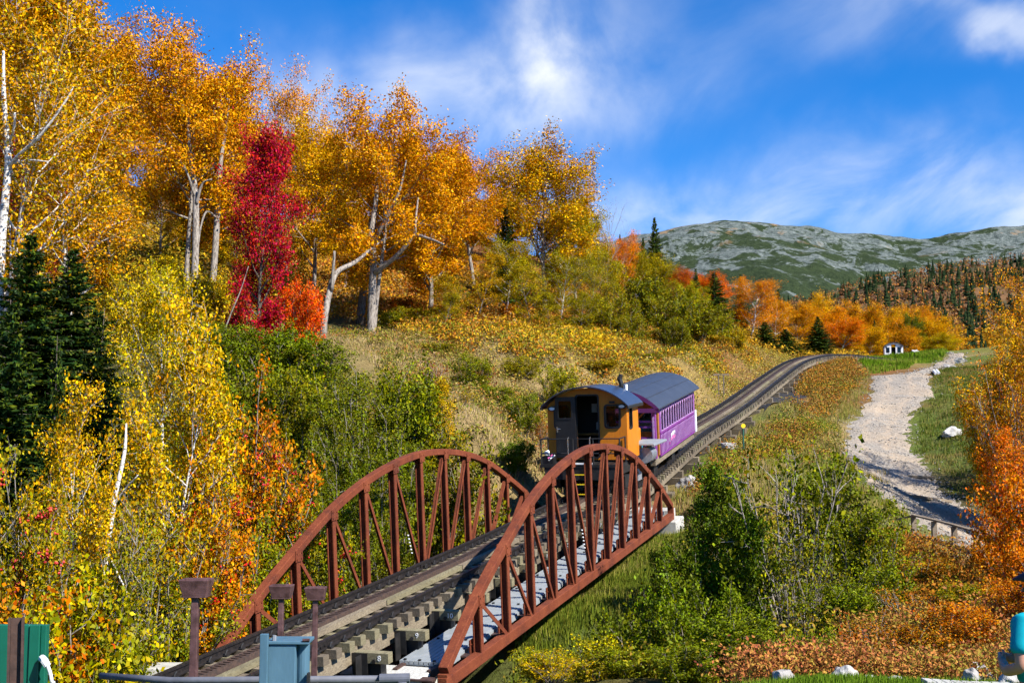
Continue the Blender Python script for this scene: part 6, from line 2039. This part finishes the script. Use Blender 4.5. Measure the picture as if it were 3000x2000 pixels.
snag('tall orange maple with two bare grey trunks left of the crimson tree', '', [(567, 870, 60), (572, 760, 60.2), (574, 640, 60.4), (572, 560, 60.6), (558, 460, 61), (548, 330, 61)], [.20, .18, .17, .15, .11, .05], 'bark_grey', parts=(('limb', [(575, 600, 60.4), (592, 540, 60.2), (620, 525, 60)], (.09, .04)), ('limb', [(572, 580, 60.5), (545, 500, 60), (500, 430, 59.6)], (.08, .03))))
snag('orange-yellow maple on the second grey trunk beside the crimson tree', '', [(622, 840, 62), (630, 740, 62), (636, 640, 62.2), (642, 540, 62.4), (650, 450, 62.6), (662, 380, 63), (672, 290, 63.3)], [.19, .17, .16, .14, .10, .06, .03], 'bark_grey', parts=(('limb', [(636, 640, 62.1), (606, 620, 61.6), (588, 665, 61.4), (578, 740, 61.2)], (.06, .05)),))
snag('white-trunked yellow-green birch at the left edge', '', [(6, 690, 37), (14, 600, 37), (24, 500, 37), (22, 420, 37), (12, 300, 37), (10, 150, 37)], [.13, .125, .12, .10, .08, .04], 'bark_white', parts=(('limb', [(24, 490, 37), (60, 450, 36.6), (120, 395, 36.2), (190, 300, 36), (215, 255, 36)], (.07, .02)), ('limb', [(22, 430, 37), (40, 380, 36.6), (44, 330, 36.4)], (.06, .03)), ('limb', [(26, 480, 37), (90, 470, 36.4), (140, 474, 36)], (.05, .015))))
snag('yellow birch crown low over the white leaning trunk', '', [(283, 1920, 19), (296, 1780, 19.1), (314, 1620, 19.2), (334, 1470, 19.3), (364, 1330, 19.4), (370, 1240, 19.5)], [.058, .054, .046, .040, .030, .014], 'bark_white', parts=(('limb', [(314, 1620, 19.2), (345, 1680, 19), (380, 1750, 18.8)], (.018, .010)), ('limb', [(332, 1480, 19.3), (360, 1440, 19.2), (405, 1390, 19)], (.02, .008))))
snag('dead_pole', 'pale dead leaning stem above the green shrubs', [(655, 975, 46), (680, 910, 46), (705, 850, 46), (728, 780, 46)], [.028, .026, .02, .012], 'bark_grey')

SLOPE = (
    (1180, 870, 72, 120, 'shrub1', (.48, .14, .02), 'rust-red shrub right of the lone maple trunk'), (1300, 890, 70, 100, 'shrub3', (.40, .10, .02), 'dark rust shrub below the reaching maple limb'), (1390, 870, 76, 120, 'airy1', (.56, .24, .02), 'sparse amber shrub right of the reaching maple limb'),
    (1500, 890, 74, 100, 'shrub1', (.50, .18, .02), 'rust shrub beneath the slender aspen'), (1250, 820, 82, 120, 'shrub3', (.42, .12, .02), 'rust shrub high on the open slope'), (1640, 910, 76, 100, 'airy1', (.54, .26, .02), 'sparse orange shrub above the yellow fern drift'), (1080, 850, 78, 110, 'airy1', (.56, .28, .02), 'orange shrub seen between the lone maple trunks'),
    (1210, 900, 69, 110, 'shrub3', (.36, .30, .02), 'olive shrub in front of the rust-red one by the lone maple'), (1340, 840, 78, 110, 'airy1', (.26, .26, .02), 'olive shrub under the amber young birch'), (1460, 945, 66, 120, 'shrub3', (.48, .38, .02), 'yellow shrub at the upper edge of the dry grass'), (1540, 930, 70, 110, 'shrub2', (.30, .28, .02), 'olive shrub left of the yellow fern drift'),
    (1690, 930, 74, 130, 'shrub1', (.26, .25, .02), 'dark olive shrub right of the yellow fern drift'), (1760, 920, 76, 120, 'shrub3', (.44, .36, .02), 'yellow-olive shrub below the left olive bushes'), (1130, 905, 68, 100, 'shrub1', (.24, .24, .02), 'olive shrub at the foot of the lone maple'), (1600, 960, 66, 110, 'shrub2', (.60, .44, .01), 'golden shrub in the fern drift'),
    (1450, 1130, 44, 120, 'shrub3', (.22, .25, .02), 'green weed clump in the middle of the dry bank'), (1360, 1190, 40, 110, 'airy1', (.46, .34, .02), 'amber weed clump right of the yellow sapling'), (1640, 1070, 52, 120, 'shrub3', (.30, .29, .02), 'olive weed clump above the locomotive roof'), (1750, 1060, 58, 120, 'shrub1', (.46, .34, .02), 'amber weed clump above the coach roof'), (1880, 1045, 64, 120, 'shrub3', (.24, .26, .02), 'green weed clump above the far end of the coach'), (1580, 1190, 43, 90, 'airy1', (.40, .16, .05), 'rusty weed clump just left of the cab roof'), (1990, 1045, 70, 100, 'shrub1', (.44, .32, .02), 'amber weed clump left of the climbing track'),
    (1520, 1040, 54, 130, 'shrub2', (.34, .30, .02), 'olive weed mound at the top of the dry bank'), (1700, 1000, 62, 130, 'shrub1', (.50, .36, .02), 'golden weed mound below the yellow-olive shrub'), (1820, 985, 70, 130, 'shrub2', (.36, .32, .02), 'olive weed mound below the pale outcrop'), (1930, 1000, 76, 120, 'shrub3', (.46, .24, .03), 'rusty weed mound below the low dark olive bush'), (1410, 1060, 50, 110, 'airy1', (.36, .12, .05), 'dark red weed clump in the upper dry bank'), (1290, 1030, 54, 120, 'shrub3', (.30, .28, .02), 'olive weed mound below the lone maple'), (2090, 1010, 84, 110, 'shrub1', (.48, .34, .02), 'amber weed mound beside the bend of the track'))
for px, py, D, w_, k, c, lab in SLOPE:
    T(k, 'weed_clump' if 'weed' in lab else 'slope_shrub', lab, 'weed' if 'weed' in lab else 'shrub', px, py, D, w_, c, .2, 'shrubs of the open slope')
# ------------------------------------------------------------------ ground cover
def inside(poly, X, Y):
    r = np.zeros(len(X), bool)
    n = len(poly)
    for i in range(n):
        x1, y1 = poly[i]
        x2, y2 = poly[(i + 1) % n]
        c = ((y1 > Y) != (y2 > Y)) & (X < (x2 - x1) * (Y - y1) / (y2 - y1 + 1e-12) + x1)
        r ^= c
    return r
_tl = np.array([track(s)[0] for s in np.arange(-15, S_END - 1, .5)])
def scatter(poly, n, rg, keep_off=1.15, patch=None):
    """points inside a plan outline given as (photo x, distance) corners, off the track and the road"""
    P = np.array([pxD(a, d) for a, d in poly])
    out = []
    lo, hi = P.min(0), P.max(0)
    got = 0
    for _ in range(60):
        q = rg.uniform(lo, hi, (max(2000, n * 2), 2))
        q = q[inside(P, q[:, 0], q[:, 1])]
        if patch:
            v = np.sin(q[:, 0] * patch[0] + patch[2]) * np.cos(q[:, 1] * patch[1] + patch[2] * 2) + .6 * np.sin(q[:, 0] * patch[0] * 2.3 - q[:, 1] * patch[1] * 1.7) + rg.normal(size=len(q)) * .35
            q = q[v > patch[3]]
        if len(q):
            d = np.min((q[:, None, 0] - _tl[None, :, 0]) ** 2 + (q[:, None, 1] - _tl[None, :, 1]) ** 2, axis=1)
            q = q[d > keep_off ** 2]
        for V in (road_v, spur_v, cinder_v):
            if len(q):
                d = np.min((q[:, None, 0] - V[None, ::2, 0]) ** 2 + (q[:, None, 1] - V[None, ::2, 1]) ** 2, axis=1)
                q = q[d > .42 ** 2]
        out.append(q)
        got += len(q)
        if got >= n:
            break
    q = np.concatenate(out)[:n]
    return np.c_[q, ground(q[:, 0], q[:, 1])]

def grass(name, label, polys, n, hgt, wid, cols, seed, lean=.35, patch=None, blades=6, cat='grass'):
    rg = np.random.RandomState(seed)
    stuff_mat(name + '_blades', cols)
    pts = np.concatenate([scatter(p, int(n * f), rg, patch=patch) for p, f in polys])
    C = np.repeat(pts, blades, axis=0)
    m = len(C)
    C[:, :2] += rg.normal(size=(m, 2)) * .10
    h = hgt * rg.uniform(.45, 1.2, m) * np.repeat(rg.uniform(.7, 1.25, len(pts)), blades)
    th = rg.uniform(0, 6.283, m)
    dr = np.c_[np.cos(th), np.sin(th)]
    sd = np.c_[-np.sin(th + .8), np.cos(th + .8)] * (wid * rg.uniform(.6, 1.4, m))[:, None]
    ln = (h * lean * rg.uniform(.2, 1.4, m))[:, None]
    V = np.empty((m, 3, 3), np.float32)
    V[:, 0, :2], V[:, 1, :2] = C[:, :2] - sd * .6, C[:, :2] + sd * .6
    V[:, 0, 2] = V[:, 1, 2] = C[:, 2] - .04
    V[:, 2, :2] = C[:, :2] + dr * ln
    V[:, 2, 2] = C[:, 2] + h
    o = link(name, raw_mesh(name, V.reshape(-1, 3), None, np.arange(m * 3).reshape(-1, 3), name + '_blades'))
    return tag(o, label, cat, kind='stuff')

def brush(name, label, polys, n, hgt, leaf, cols, seed, per=14, spread=.22, patch=None, cat='undergrowth'):
    rg = np.random.RandomState(seed)
    stuff_mat(name + '_leaves', cols)
    pts = np.concatenate([scatter(p, int(n * f), rg, patch=patch) for p, f in polys])
    C = np.repeat(pts, per, axis=0)
    m = len(C)
    hh = np.repeat(rg.uniform(.45, 1.3, len(pts)), per)
    C[:, :2] += rg.normal(size=(m, 2)) * spread
    C[:, 2] += hgt * hh * rg.beta(2.2, 1.4, m) + .02
    V = leaf_quads(C, leaf, rg, .6)
    o = link(name, raw_mesh(name, V, quad_idx(m), None, name + '_leaves'))
    return tag(o, label, cat, kind='stuff')

LB = [(1330, 35.5), (1420, 34.5), (1600, 38.5), (1780, 47), (1930, 55), (2090, 62), (2230, 76), (2330, 92), (2380, 104), (2150, 104), (1950, 84), (1700, 70), (1450, 62), (1150, 66), (880, 64), (900, 57), (1120, 49), (1200, 42)]
LN = [(1330, 35.5), (1420, 34.5), (1600, 38.5), (1740, 45), (1650, 52), (1500, 55), (1300, 58), (1100, 62), (900, 64), (900, 57), (1120, 49), (1200, 42)]
LF = [(1560, 50), (1740, 45), (1930, 55), (2090, 62), (2230, 76), (2330, 92), (2380, 104), (2150, 106), (1950, 88), (1700, 73), (1450, 66), (1250, 66), (1300, 58)]
grass('dry_grass', 'tan dry grass covering the bank left of the track', [(LN, .6), (LF, .4)], 11000, .26, .022, [(.60, .47, .28), (.48, .39, .17), (.42, .38, .10), (.24, .28, .05), (.54, .42, .22), (.34, .22, .11)], 1, lean=.6, blades=5)
grass('verge_grass', 'mixed dry and green grass right of the track', [([(1960, 36.5), (2080, 38), (2350, 38), (2640, 40), (2760, 44), (2640, 52), (2470, 57), (2480, 64), (2540, 76), (2550, 92), (2420, 98), (2360, 92), (2230, 68), (2080, 52), (1950, 42)], 1)], 9500, .30, .025, [(.52, .38, .18), (.40, .32, .08), (.16, .22, .03), (.24, .28, .04), (.46, .34, .14)], 2)
grass('gully_grass', 'bright green grass on the slope under the bridge', [([(1480, 24), (1700, 23.5), (1900, 26), (2080, 31), (2050, 36), (1950, 37.5), (1850, 35.5), (1700, 31), (1560, 27)], 1)], 5000, .20, .024, [(.14, .20, .02), (.11, .16, .02), (.24, .26, .03), (.42, .36, .12)], 3)
grass('road_grass', 'short green grass right of the gravel road', [([(2690, 66), (2670, 60), (2720, 54), (2790, 50), (2900, 50), (3020, 55), (3020, 80), (2900, 95), (2760, 92), (2720, 78)], 1)], 5500, .20, .034, [(.07, .12, .018), (.11, .17, .02), (.17, .20, .03), (.32, .27, .10)], 4)
grass('mound_grass', 'lush green grass on the mound below the white cabin', [([(2540, 92), (2560, 88), (2660, 92), (2720, 108), (2780, 128), (2740, 139), (2560, 139), (2480, 118)], 1)], 5500, .34, .06, [(.11, .22, .012), (.17, .30, .015), (.08, .17, .012), (.30, .34, .05)], 5)
grass('lawn_grass', 'mown green grass at the bottom right', [([(2050, 15.4), (2080, 11), (3150, 11), (3150, 14.6), (2700, 14.9)], 1)], 5500, .07, .014, [(.16, .28, .02), (.11, .22, .018), (.26, .32, .04)], 6)
grass('brush_grass', 'long pale grass among the rusty brush', [([(2550, 19), (2900, 16.4), (3050, 16.4), (3050, 20), (2700, 22)], 1)], 420, .34, .012, [(.50, .42, .16), (.30, .34, .06), (.58, .46, .24)], 7)
brush('rust_brush', 'rust-red low brush along the lawn edge', [([(2130, 16.0), (2600, 16.3), (2990, 16.6), (3050, 19), (2800, 20.4), (2450, 20), (2180, 18)], 1)], 2600, .44, .047, [(.46, .13, .07), (.55, .24, .06), (.34, .10, .05), (.60, .34, .08), (.30, .26, .04)], 8, 18, .20)
brush('orange_brush', 'orange and rust brush filling the bank below the handrail', [([(2560, 24), (2700, 20.5), (3050, 20), (3100, 25.5), (2950, 26.5), (2700, 29), (2520, 33)], 1)], 3000, .6, .058, [(.56, .20, .02), (.44, .14, .03), (.62, .30, .02), (.30, .26, .03), (.36, .16, .06)], 23, 13, .24)
brush('slope_brush', 'rust and orange brush covering the open hillside', [([(900, 66), (1150, 68), (1450, 64), (1700, 72), (1900, 84), (1800, 104), (1500, 102), (1200, 104), (900, 108), (780, 84)], 1)], 4400, .8, .165, [(.34, .10, .03), (.50, .22, .03), (.66, .36, .02), (.44, .15, .03), (.26, .22, .03), (.40, .28, .12)], 9, 13, .34)
brush('yellow_fern', 'bright yellow ferns in drifts on the slope', [([(1560, 60), (1740, 60), (1800, 66), (1760, 74), (1500, 72), (1380, 66), (1300, 63), (1400, 60)], .75), ([(900, 96), (1080, 96), (1080, 112), (900, 112)], .25)], 3000, .55, .10, [(.80, .52, .012), (.66, .40, .012), (.44, .36, .02), (.80, .56, .03), (.50, .26, .03)], 10, 13, .28, patch=(.55, .6, 1.0, .2))
brush('brown_forbs', 'brown withered weeds among the dry grass', [(LB, 1)], 2900, .40, .065, [(.40, .28, .15), (.30, .17, .10), (.46, .34, .18), (.36, .26, .06), (.20, .20, .04)], 21, 13, .22)
brush('meadow_brush', 'olive, yellow and rust weeds over the upper bank left of the track', [(LF, 1)], 5000, .50, .088, [(.20, .25, .03), (.36, .35, .06), (.50, .42, .16), (.60, .48, .04), (.46, .26, .05), (.26, .25, .04)], 22, 13, .26)
brush('green_forbs', 'green and amber weeds among the dry grass', [(LB, .62), ([(2000, 38), (2300, 41), (2450, 48), (2460, 60), (2300, 62), (2080, 48)], .38)], 3500, .5, .077, [(.12, .19, .02), (.20, .24, .02), (.42, .32, .03), (.46, .19, .04), (.28, .08, .04)], 11, 13, .20, patch=(.9, .8, 2.0, .25))
brush('red_verge', 'rust-red and orange brush between the track bend and the road', [([(2270, 66), (2360, 62), (2440, 68), (2530, 82), (2500, 100), (2400, 98), (2330, 84)], 1)], 3200, .50, .092, [(.20, .22, .03), (.36, .26, .08), (.30, .11, .035), (.44, .18, .03), (.56, .26, .02), (.18, .20, .03)], 12, 13, .26)
brush('bank_leaves', 'leafy undergrowth filling the shaded gully bank', [([(-100, 14), (500, 15), (900, 18.5), (1100, 22), (1250, 27), (1400, 34), (1250, 42), (900, 48), (600, 46), (300, 40), (-150, 40)], 1)], 4000, .7, .094, [(.13, .17, .02), (.22, .22, .03), (.40, .30, .02), (.09, .11, .02), (.36, .18, .03)], 13, 13, .30)
brush('forest_leaves', 'amber undergrowth beneath the hillside trees', [([(-200, 42), (300, 42), (700, 52), (880, 62), (800, 90), (500, 100), (0, 90), (-300, 70)], 1)], 2800, 1.3, .18, [(.60, .38, .02), (.40, .30, .03), (.20, .20, .02), (.56, .26, .03)], 14, 13, .42)
brush('near_weeds', 'yellow and green weeds under the near bushes', [([(1480, 23), (1700, 22.4), (2050, 19.5), (2450, 19.5), (2600, 24), (2620, 36), (2200, 37), (2050, 33), (1850, 26), (1600, 24.4)], 1)], 2800, .55, .075, [(.20, .24, .02), (.14, .19, .02), (.50, .42, .02), (.36, .24, .04)], 15, 13, .22)
brush('goldenrod', 'orange and yellow brush on the far verge below the golden trees', [([(2150, 104), (2300, 104), (2480, 118), (2560, 152), (2500, 165), (2200, 140), (2100, 120)], 1)], 2600, .9, .2, [(.62, .34, .02), (.70, .42, .02), (.40, .22, .04), (.24, .22, .03)], 16, 13, .45)

def scrub(name, label, polys, n, cols, seed, rmin, rmax, leaf, per, flat=.75):
    """mounds of scrub grown into one another"""
    rg = np.random.RandomState(seed)
    stuff_mat(name + '_leaves', cols)
    pts = np.concatenate([scatter(p, int(n * f), rg, keep_off=2.2) for p, f in polys])
    R_ = rmin + (rmax - rmin) * rg.beta(1.3, 2.4, len(pts))
    d = rg.normal(size=(len(pts), per, 3))
    d /= np.linalg.norm(d, axis=2, keepdims=True)
    d[..., 2] = np.abs(d[..., 2])
    lump = 1 + .25 * np.sin(d[..., 0] * 7 + rg.uniform(0, 6, (len(pts), 1))) * np.cos(d[..., 1] * 6)
    d *= (rg.uniform(.35, 1, (len(pts), per)) ** .45 * lump)[..., None]
    C = pts[:, None] + d * R_[:, None, None] * np.array([1, 1, flat * 1.25])
    V = leaf_quads(C.reshape(-1, 3), leaf, rg, .6)
    o = link(name, raw_mesh(name, V, quad_idx(len(V) // 4), None, name + '_leaves'))
    return tag(o, label, 'scrub', kind='stuff')
UPB = [(1150, 66), (1300, 56), (1480, 55), (1650, 53), (1800, 56), (1960, 63), (2120, 78), (2240, 96), (2120, 108), (1950, 92), (1700, 80), (1450, 74), (1200, 80)]
scrub('upper_scrub', 'rust, gold and olive scrub running up the bank to the trees', [(UPB, 1)], 270, [(.14, .18, .02), (.28, .30, .03), (.62, .44, .02), (.70, .34, .02), (.50, .16, .03), (.26, .22, .04)], 31, .45, 1.4, .122, 280)
scrub('low_scrub', 'green and tawny scrub in the dry grass beside the track', [([(1330, 37), (1450, 36), (1620, 42), (1700, 50), (1500, 54), (1250, 58), (1050, 62), (1120, 50), (1220, 43)], .6), ([(2080, 43), (2330, 46), (2440, 56), (2420, 66), (2520, 86), (2440, 96), (2330, 78), (2150, 56)], .4)], 230, [(.13, .18, .02), (.26, .28, .03), (.50, .40, .12), (.40, .20, .05), (.22, .24, .03)], 32, .3, .9, .08, 190)
scrub('hill_scrub', 'orange and red scrub beneath the trees on the hillside', [([(880, 68), (1200, 74), (1500, 76), (1850, 92), (1780, 112), (1400, 112), (1000, 112), (800, 92)], 1)], 170, [(.50, .16, .02), (.62, .28, .02), (.66, .40, .02), (.40, .11, .03), (.30, .25, .03)], 33, .5, 1.6, .15, 240)

# loose stones on the road and verge
def stones(name, label, V, n, smin, smax, seed, material):
    rg = np.random.RandomState(seed)
    p = V[rg.randint(0, len(V), n)] + np.c_[rg.normal(size=(n, 2)) * .35, np.zeros(n)]
    p[:, 2] = ground(p[:, 0], p[:, 1]) + .075
    base = np.array([(1, 0, 0), (-1, 0, 0), (0, 1, 0), (0, -1, 0), (0, 0, 1), (0, 0, -1)], float)
    f = np.array([(0, 2, 4), (2, 1, 4), (1, 3, 4), (3, 0, 4), (2, 0, 5), (1, 2, 5), (3, 1, 5), (0, 3, 5)])
    r_ = smin + (smax - smin) * rg.beta(1, 4, n)
    W = base[None] * (r_[:, None, None] * rg.uniform(.6, 1.3, (n, 6, 3))) * np.array([1, 1, .6])
    a = rg.uniform(0, 6.3, n)
    ca, sa = np.cos(a)[:, None], np.sin(a)[:, None]
    x = W[..., 0] * ca - W[..., 1] * sa
    y = W[..., 0] * sa + W[..., 1] * ca
    W = np.stack([x, y, W[..., 2]], -1) + p[:, None]
    F = (f[None] + (np.arange(n) * 6)[:, None, None]).reshape(-1, 3)
    return tag(link(name, raw_mesh(name, W.reshape(-1, 3), None, F, material)), label, 'stones', kind='stuff')
stones('road_stones', 'loose stones strewn over the gravel road', road_v, 4200, .02, .12, 1, 'rock_road')
stones('spur_stones', 'loose stones strewn over the narrow track by the crest', spur_v, 900, .03, .2, 2, 'rock_road')

# ------------------------------------------------------------------ far woods on the hill
def hill_pts(n, seed, lo=.02, hi=1.02):
    rg = np.random.RandomState(seed)
    i = rg.uniform(lo, hi, n) / 1.4 * (HX.shape[0] - 1)
    j = rg.uniform(0, .62, n) * (HX.shape[1] - 1)
    i0, j0 = i.astype(int), j.astype(int)
    a, b = (i - i0)[:, None], (j - j0)[:, None]
    return (HX[i0, j0] * (1 - a) + HX[i0 + 1, j0] * a) * (1 - b) + (HX[i0, j0 + 1] * (1 - a) + HX[i0 + 1, j0 + 1] * a) * b
def far_spruces(n, seed):
    rg = np.random.RandomState(seed)
    P = hill_pts(n, seed)
    h = 4 + 10 * rg.beta(1.6, 2.0, n)
    Vs, Fs, o = [], [], 0
    for p, hh in zip(P, h):
        L = 7
        for l in range(L):
            z0, z1 = hh * (.05 + .86 * l / L), hh * (.05 + .86 * l / L) + hh * .22
            r_ = hh * .20 * (1 - l / L) + .15
            k = 7
            a = np.linspace(0, 6.283, k, endpoint=False) + rg.rand() * 6
            rr = r_ * rg.uniform(.65, 1.25, k)
            ring = np.c_[np.cos(a) * rr, np.sin(a) * rr, np.full(k, z0) - rr * .2] + p
            Vs.append(np.vstack([ring, p + np.array([0, 0, z1])]))
            Fs.append(np.array([(o + q, o + (q + 1) % k, o + k) for q in range(k)]))
            o += k + 1
    stuff_mat('far_spruce', [(.010, .022, .010), (.018, .034, .014), (.030, .046, .018)], .05)
    return tag(link('spruce_forest', raw_mesh('spruce_forest', np.concatenate(Vs), None, np.concatenate(Fs), 'far_spruce')), 'dark spruces scattered over the far wooded hill', 'forest', kind='stuff')
far_spruces(1700, 41)
def far_leaf(name, label, n, seed, cols, hi, lo=.0, hmin=4, hmax=8, per=28):
    rg = np.random.RandomState(seed)
    P = hill_pts(n, seed, lo, hi)
    h = rg.uniform(hmin, hmax, n)
    d = rg.normal(size=(n, per, 3))
    d /= np.linalg.norm(d, axis=2, keepdims=True)
    d *= rg.uniform(.5, 1, (n, per, 1)) ** .5
    C = P[:, None] + d * (h[:, None, None] * np.array([.42, .42, .46])) + np.c_[np.zeros(n), np.zeros(n), h * .55][:, None]
    V = leaf_quads(C.reshape(-1, 3), 1.15, rg, .75)
    stuff_mat(name + '_leaves', cols, .2)
    return tag(link(name, raw_mesh(name, V, quad_idx(n * per), None, name + '_leaves')), label, 'forest', kind='stuff')
far_leaf('brown_forest', 'brown and rust leafy woods on the far hill', 2100, 42, [(.20, .12, .08), (.28, .14, .07), (.50, .20, .04), (.22, .15, .09), (.46, .26, .04)], 1.03, .12)
far_leaf('golden_forest', 'golden leafy woods at the foot of the far hill', 500, 43, [(.62, .32, .02), (.70, .38, .02), (.55, .24, .02), (.40, .30, .03)], .30, .0, 6, 10, 60)

# ------------------------------------------------------------------ the person at the edge
def person(loc, rz):
    root = thing('person', 'person in a teal T-shirt and khaki trousers, elbow bent, cut by the right edge', 'person', matrix=Matrix.Translation(loc) @ Matrix.Rotation(rz, 4, 'Z'))
    def skin(name, verts, edges, radii, material, rootv=0, sub=2):
        me = bpy.data.meshes.new(name)
        me.from_pydata([tuple(v) for v in verts], edges, [])
        o = link(name, me, root)
        o.modifiers.new('skin', 'SKIN').use_smooth_shade = True
        for i, sv in enumerate(me.skin_vertices[0].data):
            sv.radius = radii[i] if isinstance(radii[i], tuple) else (radii[i], radii[i])
            sv.use_root = i == rootv
        s = o.modifiers.new('sub', 'SUBSURF')
        s.levels = s.render_levels = sub
        me.materials.append(MAT[material])
        return o
    # the body, facing -y locally; hands meet before the belly
    V = [(0, 0, .96), (0, .005, 1.10), (0, .01, 1.25), (0, .015, 1.40), (0, .01, 1.50), (0, -.01, 1.57), (0, -.02, 1.68)]
    E = [(0, 1), (1, 2), (2, 3), (3, 4), (4, 5), (5, 6)]
    Rr = [(.17, .12), (.165, .125), (.17, .125), (.175, .115), (.075, .07), (.058, .06), (.078, .095)]
    for k in (-1, 1):
        n = len(V)
        V += [(k * .20, .02, 1.43), (k * .27, .05, 1.28), (k * .30, .07, 1.13), (k * .22, -.12, 1.07), (k * .10, -.24, 1.10), (k * .05, -.29, 1.12)]
        E += [(3, n), (n, n + 1), (n + 1, n + 2), (n + 2, n + 3), (n + 3, n + 4), (n + 4, n + 5)]
        Rr += [.068, .055, .047, .044, .034, (.042, .022)]
        for f in range(4):
            m_ = len(V)
            V += [(k * (.035 - .0 * f), -.325, 1.15 - .022 * f), (k * .012, -.350, 1.152 - .022 * f), (k * -.012, -.345, 1.148 - .022 * f)]
            E += [(n + 5, m_), (m_, m_ + 1), (m_ + 1, m_ + 2)]
            Rr += [.0095, .009, .008]
        m_ = len(V)
        V += [(k * .05, -.27, 1.165), (k * .03, -.295, 1.185)]
        E += [(n + 5, m_), (m_, m_ + 1)]
        Rr += [.011, .0095]
        n = len(V)
        V += [(k * .10, .0, .88), (k * .11, -.01, .52), (k * .11, .02, .12), (k * .115, -.07, .05), (k * .12, -.16, .035)]
        E += [(0, n), (n, n + 1), (n + 1, n + 2), (n + 2, n + 3), (n + 3, n + 4)]
        Rr += [.09, .065, .042, (.042, .04), (.04, .028)]
    skin('body', V, E, Rr, 'skin')
    # shirt
    V = [(0, 0, .93), (0, .005, 1.08), (0, .012, 1.25), (0, .016, 1.40), (0, .01, 1.49)]
    E = [(0, 1), (1, 2), (2, 3), (3, 4)]
    Rr = [(.205, .165), (.20, .165), (.20, .155), (.198, .14), (.085, .08)]
    for k in (-1, 1):
        n = len(V)
        V += [(k * .205, .022, 1.425), (k * .265, .05, 1.29), (k * .288, .06, 1.20)]
        E += [(3, n), (n, n + 1), (n + 1, n + 2)]
        Rr += [.085, .082, .088]
    skin('shirt', V, E, Rr, 'shirt_teal')
    V = [(0, 0, .96), (0, 0, .90)]
    E = [(0, 1)]
    Rr = [(.185, .14), (.18, .14)]
    for k in (-1, 1):
        n = len(V)
        V += [(k * .10, .0, .80), (k * .11, -.01, .52), (k * .112, .02, .12)]
        E += [(1, n), (n, n + 1), (n + 1, n + 2)]
        Rr += [.115, .085, .075]
    skin('trousers', V, E, Rr, 'khaki')
    for k in (-1, 1):
        skin('shoe', [(k * .112, .06, .05), (k * .115, -.05, .05), (k * .12, -.19, .04)], [(0, 1), (1, 2)], [(.05, .05), (.05, .05), (.045, .035)], 'shoe')
    skin('cap', [(0, .05, 1.735), (0, -.03, 1.755), (0, -.12, 1.725), (0, -.19, 1.71)], [(0, 1), (1, 2), (2, 3)], [(.085, .07), (.095, .07), (.085, .02), (.07, .012)], 'cap_navy')
    skin('hair', [(0, .05, 1.66), (0, .06, 1.61)], [(0, 1)], [(.078, .06), (.06, .045)], 'hair_grey')
    f = MB()
    f.add([(-.012, -.112, 1.66), (.012, -.112, 1.66), (.018, -.115, 1.625), (-.018, -.115, 1.625), (0, -.142, 1.632)], [(0, 1, 4), (1, 2, 4), (2, 3, 4), (3, 0, 4)])
    f.build('nose', 'skin', root)
    for k in (-1, 1):
        MB().tube([(k * .035, -.108, 1.672), (k * .035, -.116, 1.672)], .011, 8).build('eye', 'black_paint', root)
        MB().tube([(k * .085, -.01, 1.66), (k * .098, .005, 1.66)], [.03, .02], 8).build('ear', 'skin', root)
    MB().box(-.025, .025, -.116, -.106, 1.585, 1.594).build('mouth', 'berry_red', root)
    return root
c = at(3046, 1900, 8.9)
person((c[0], c[1], gz(c[0], c[1])), rad(-150))
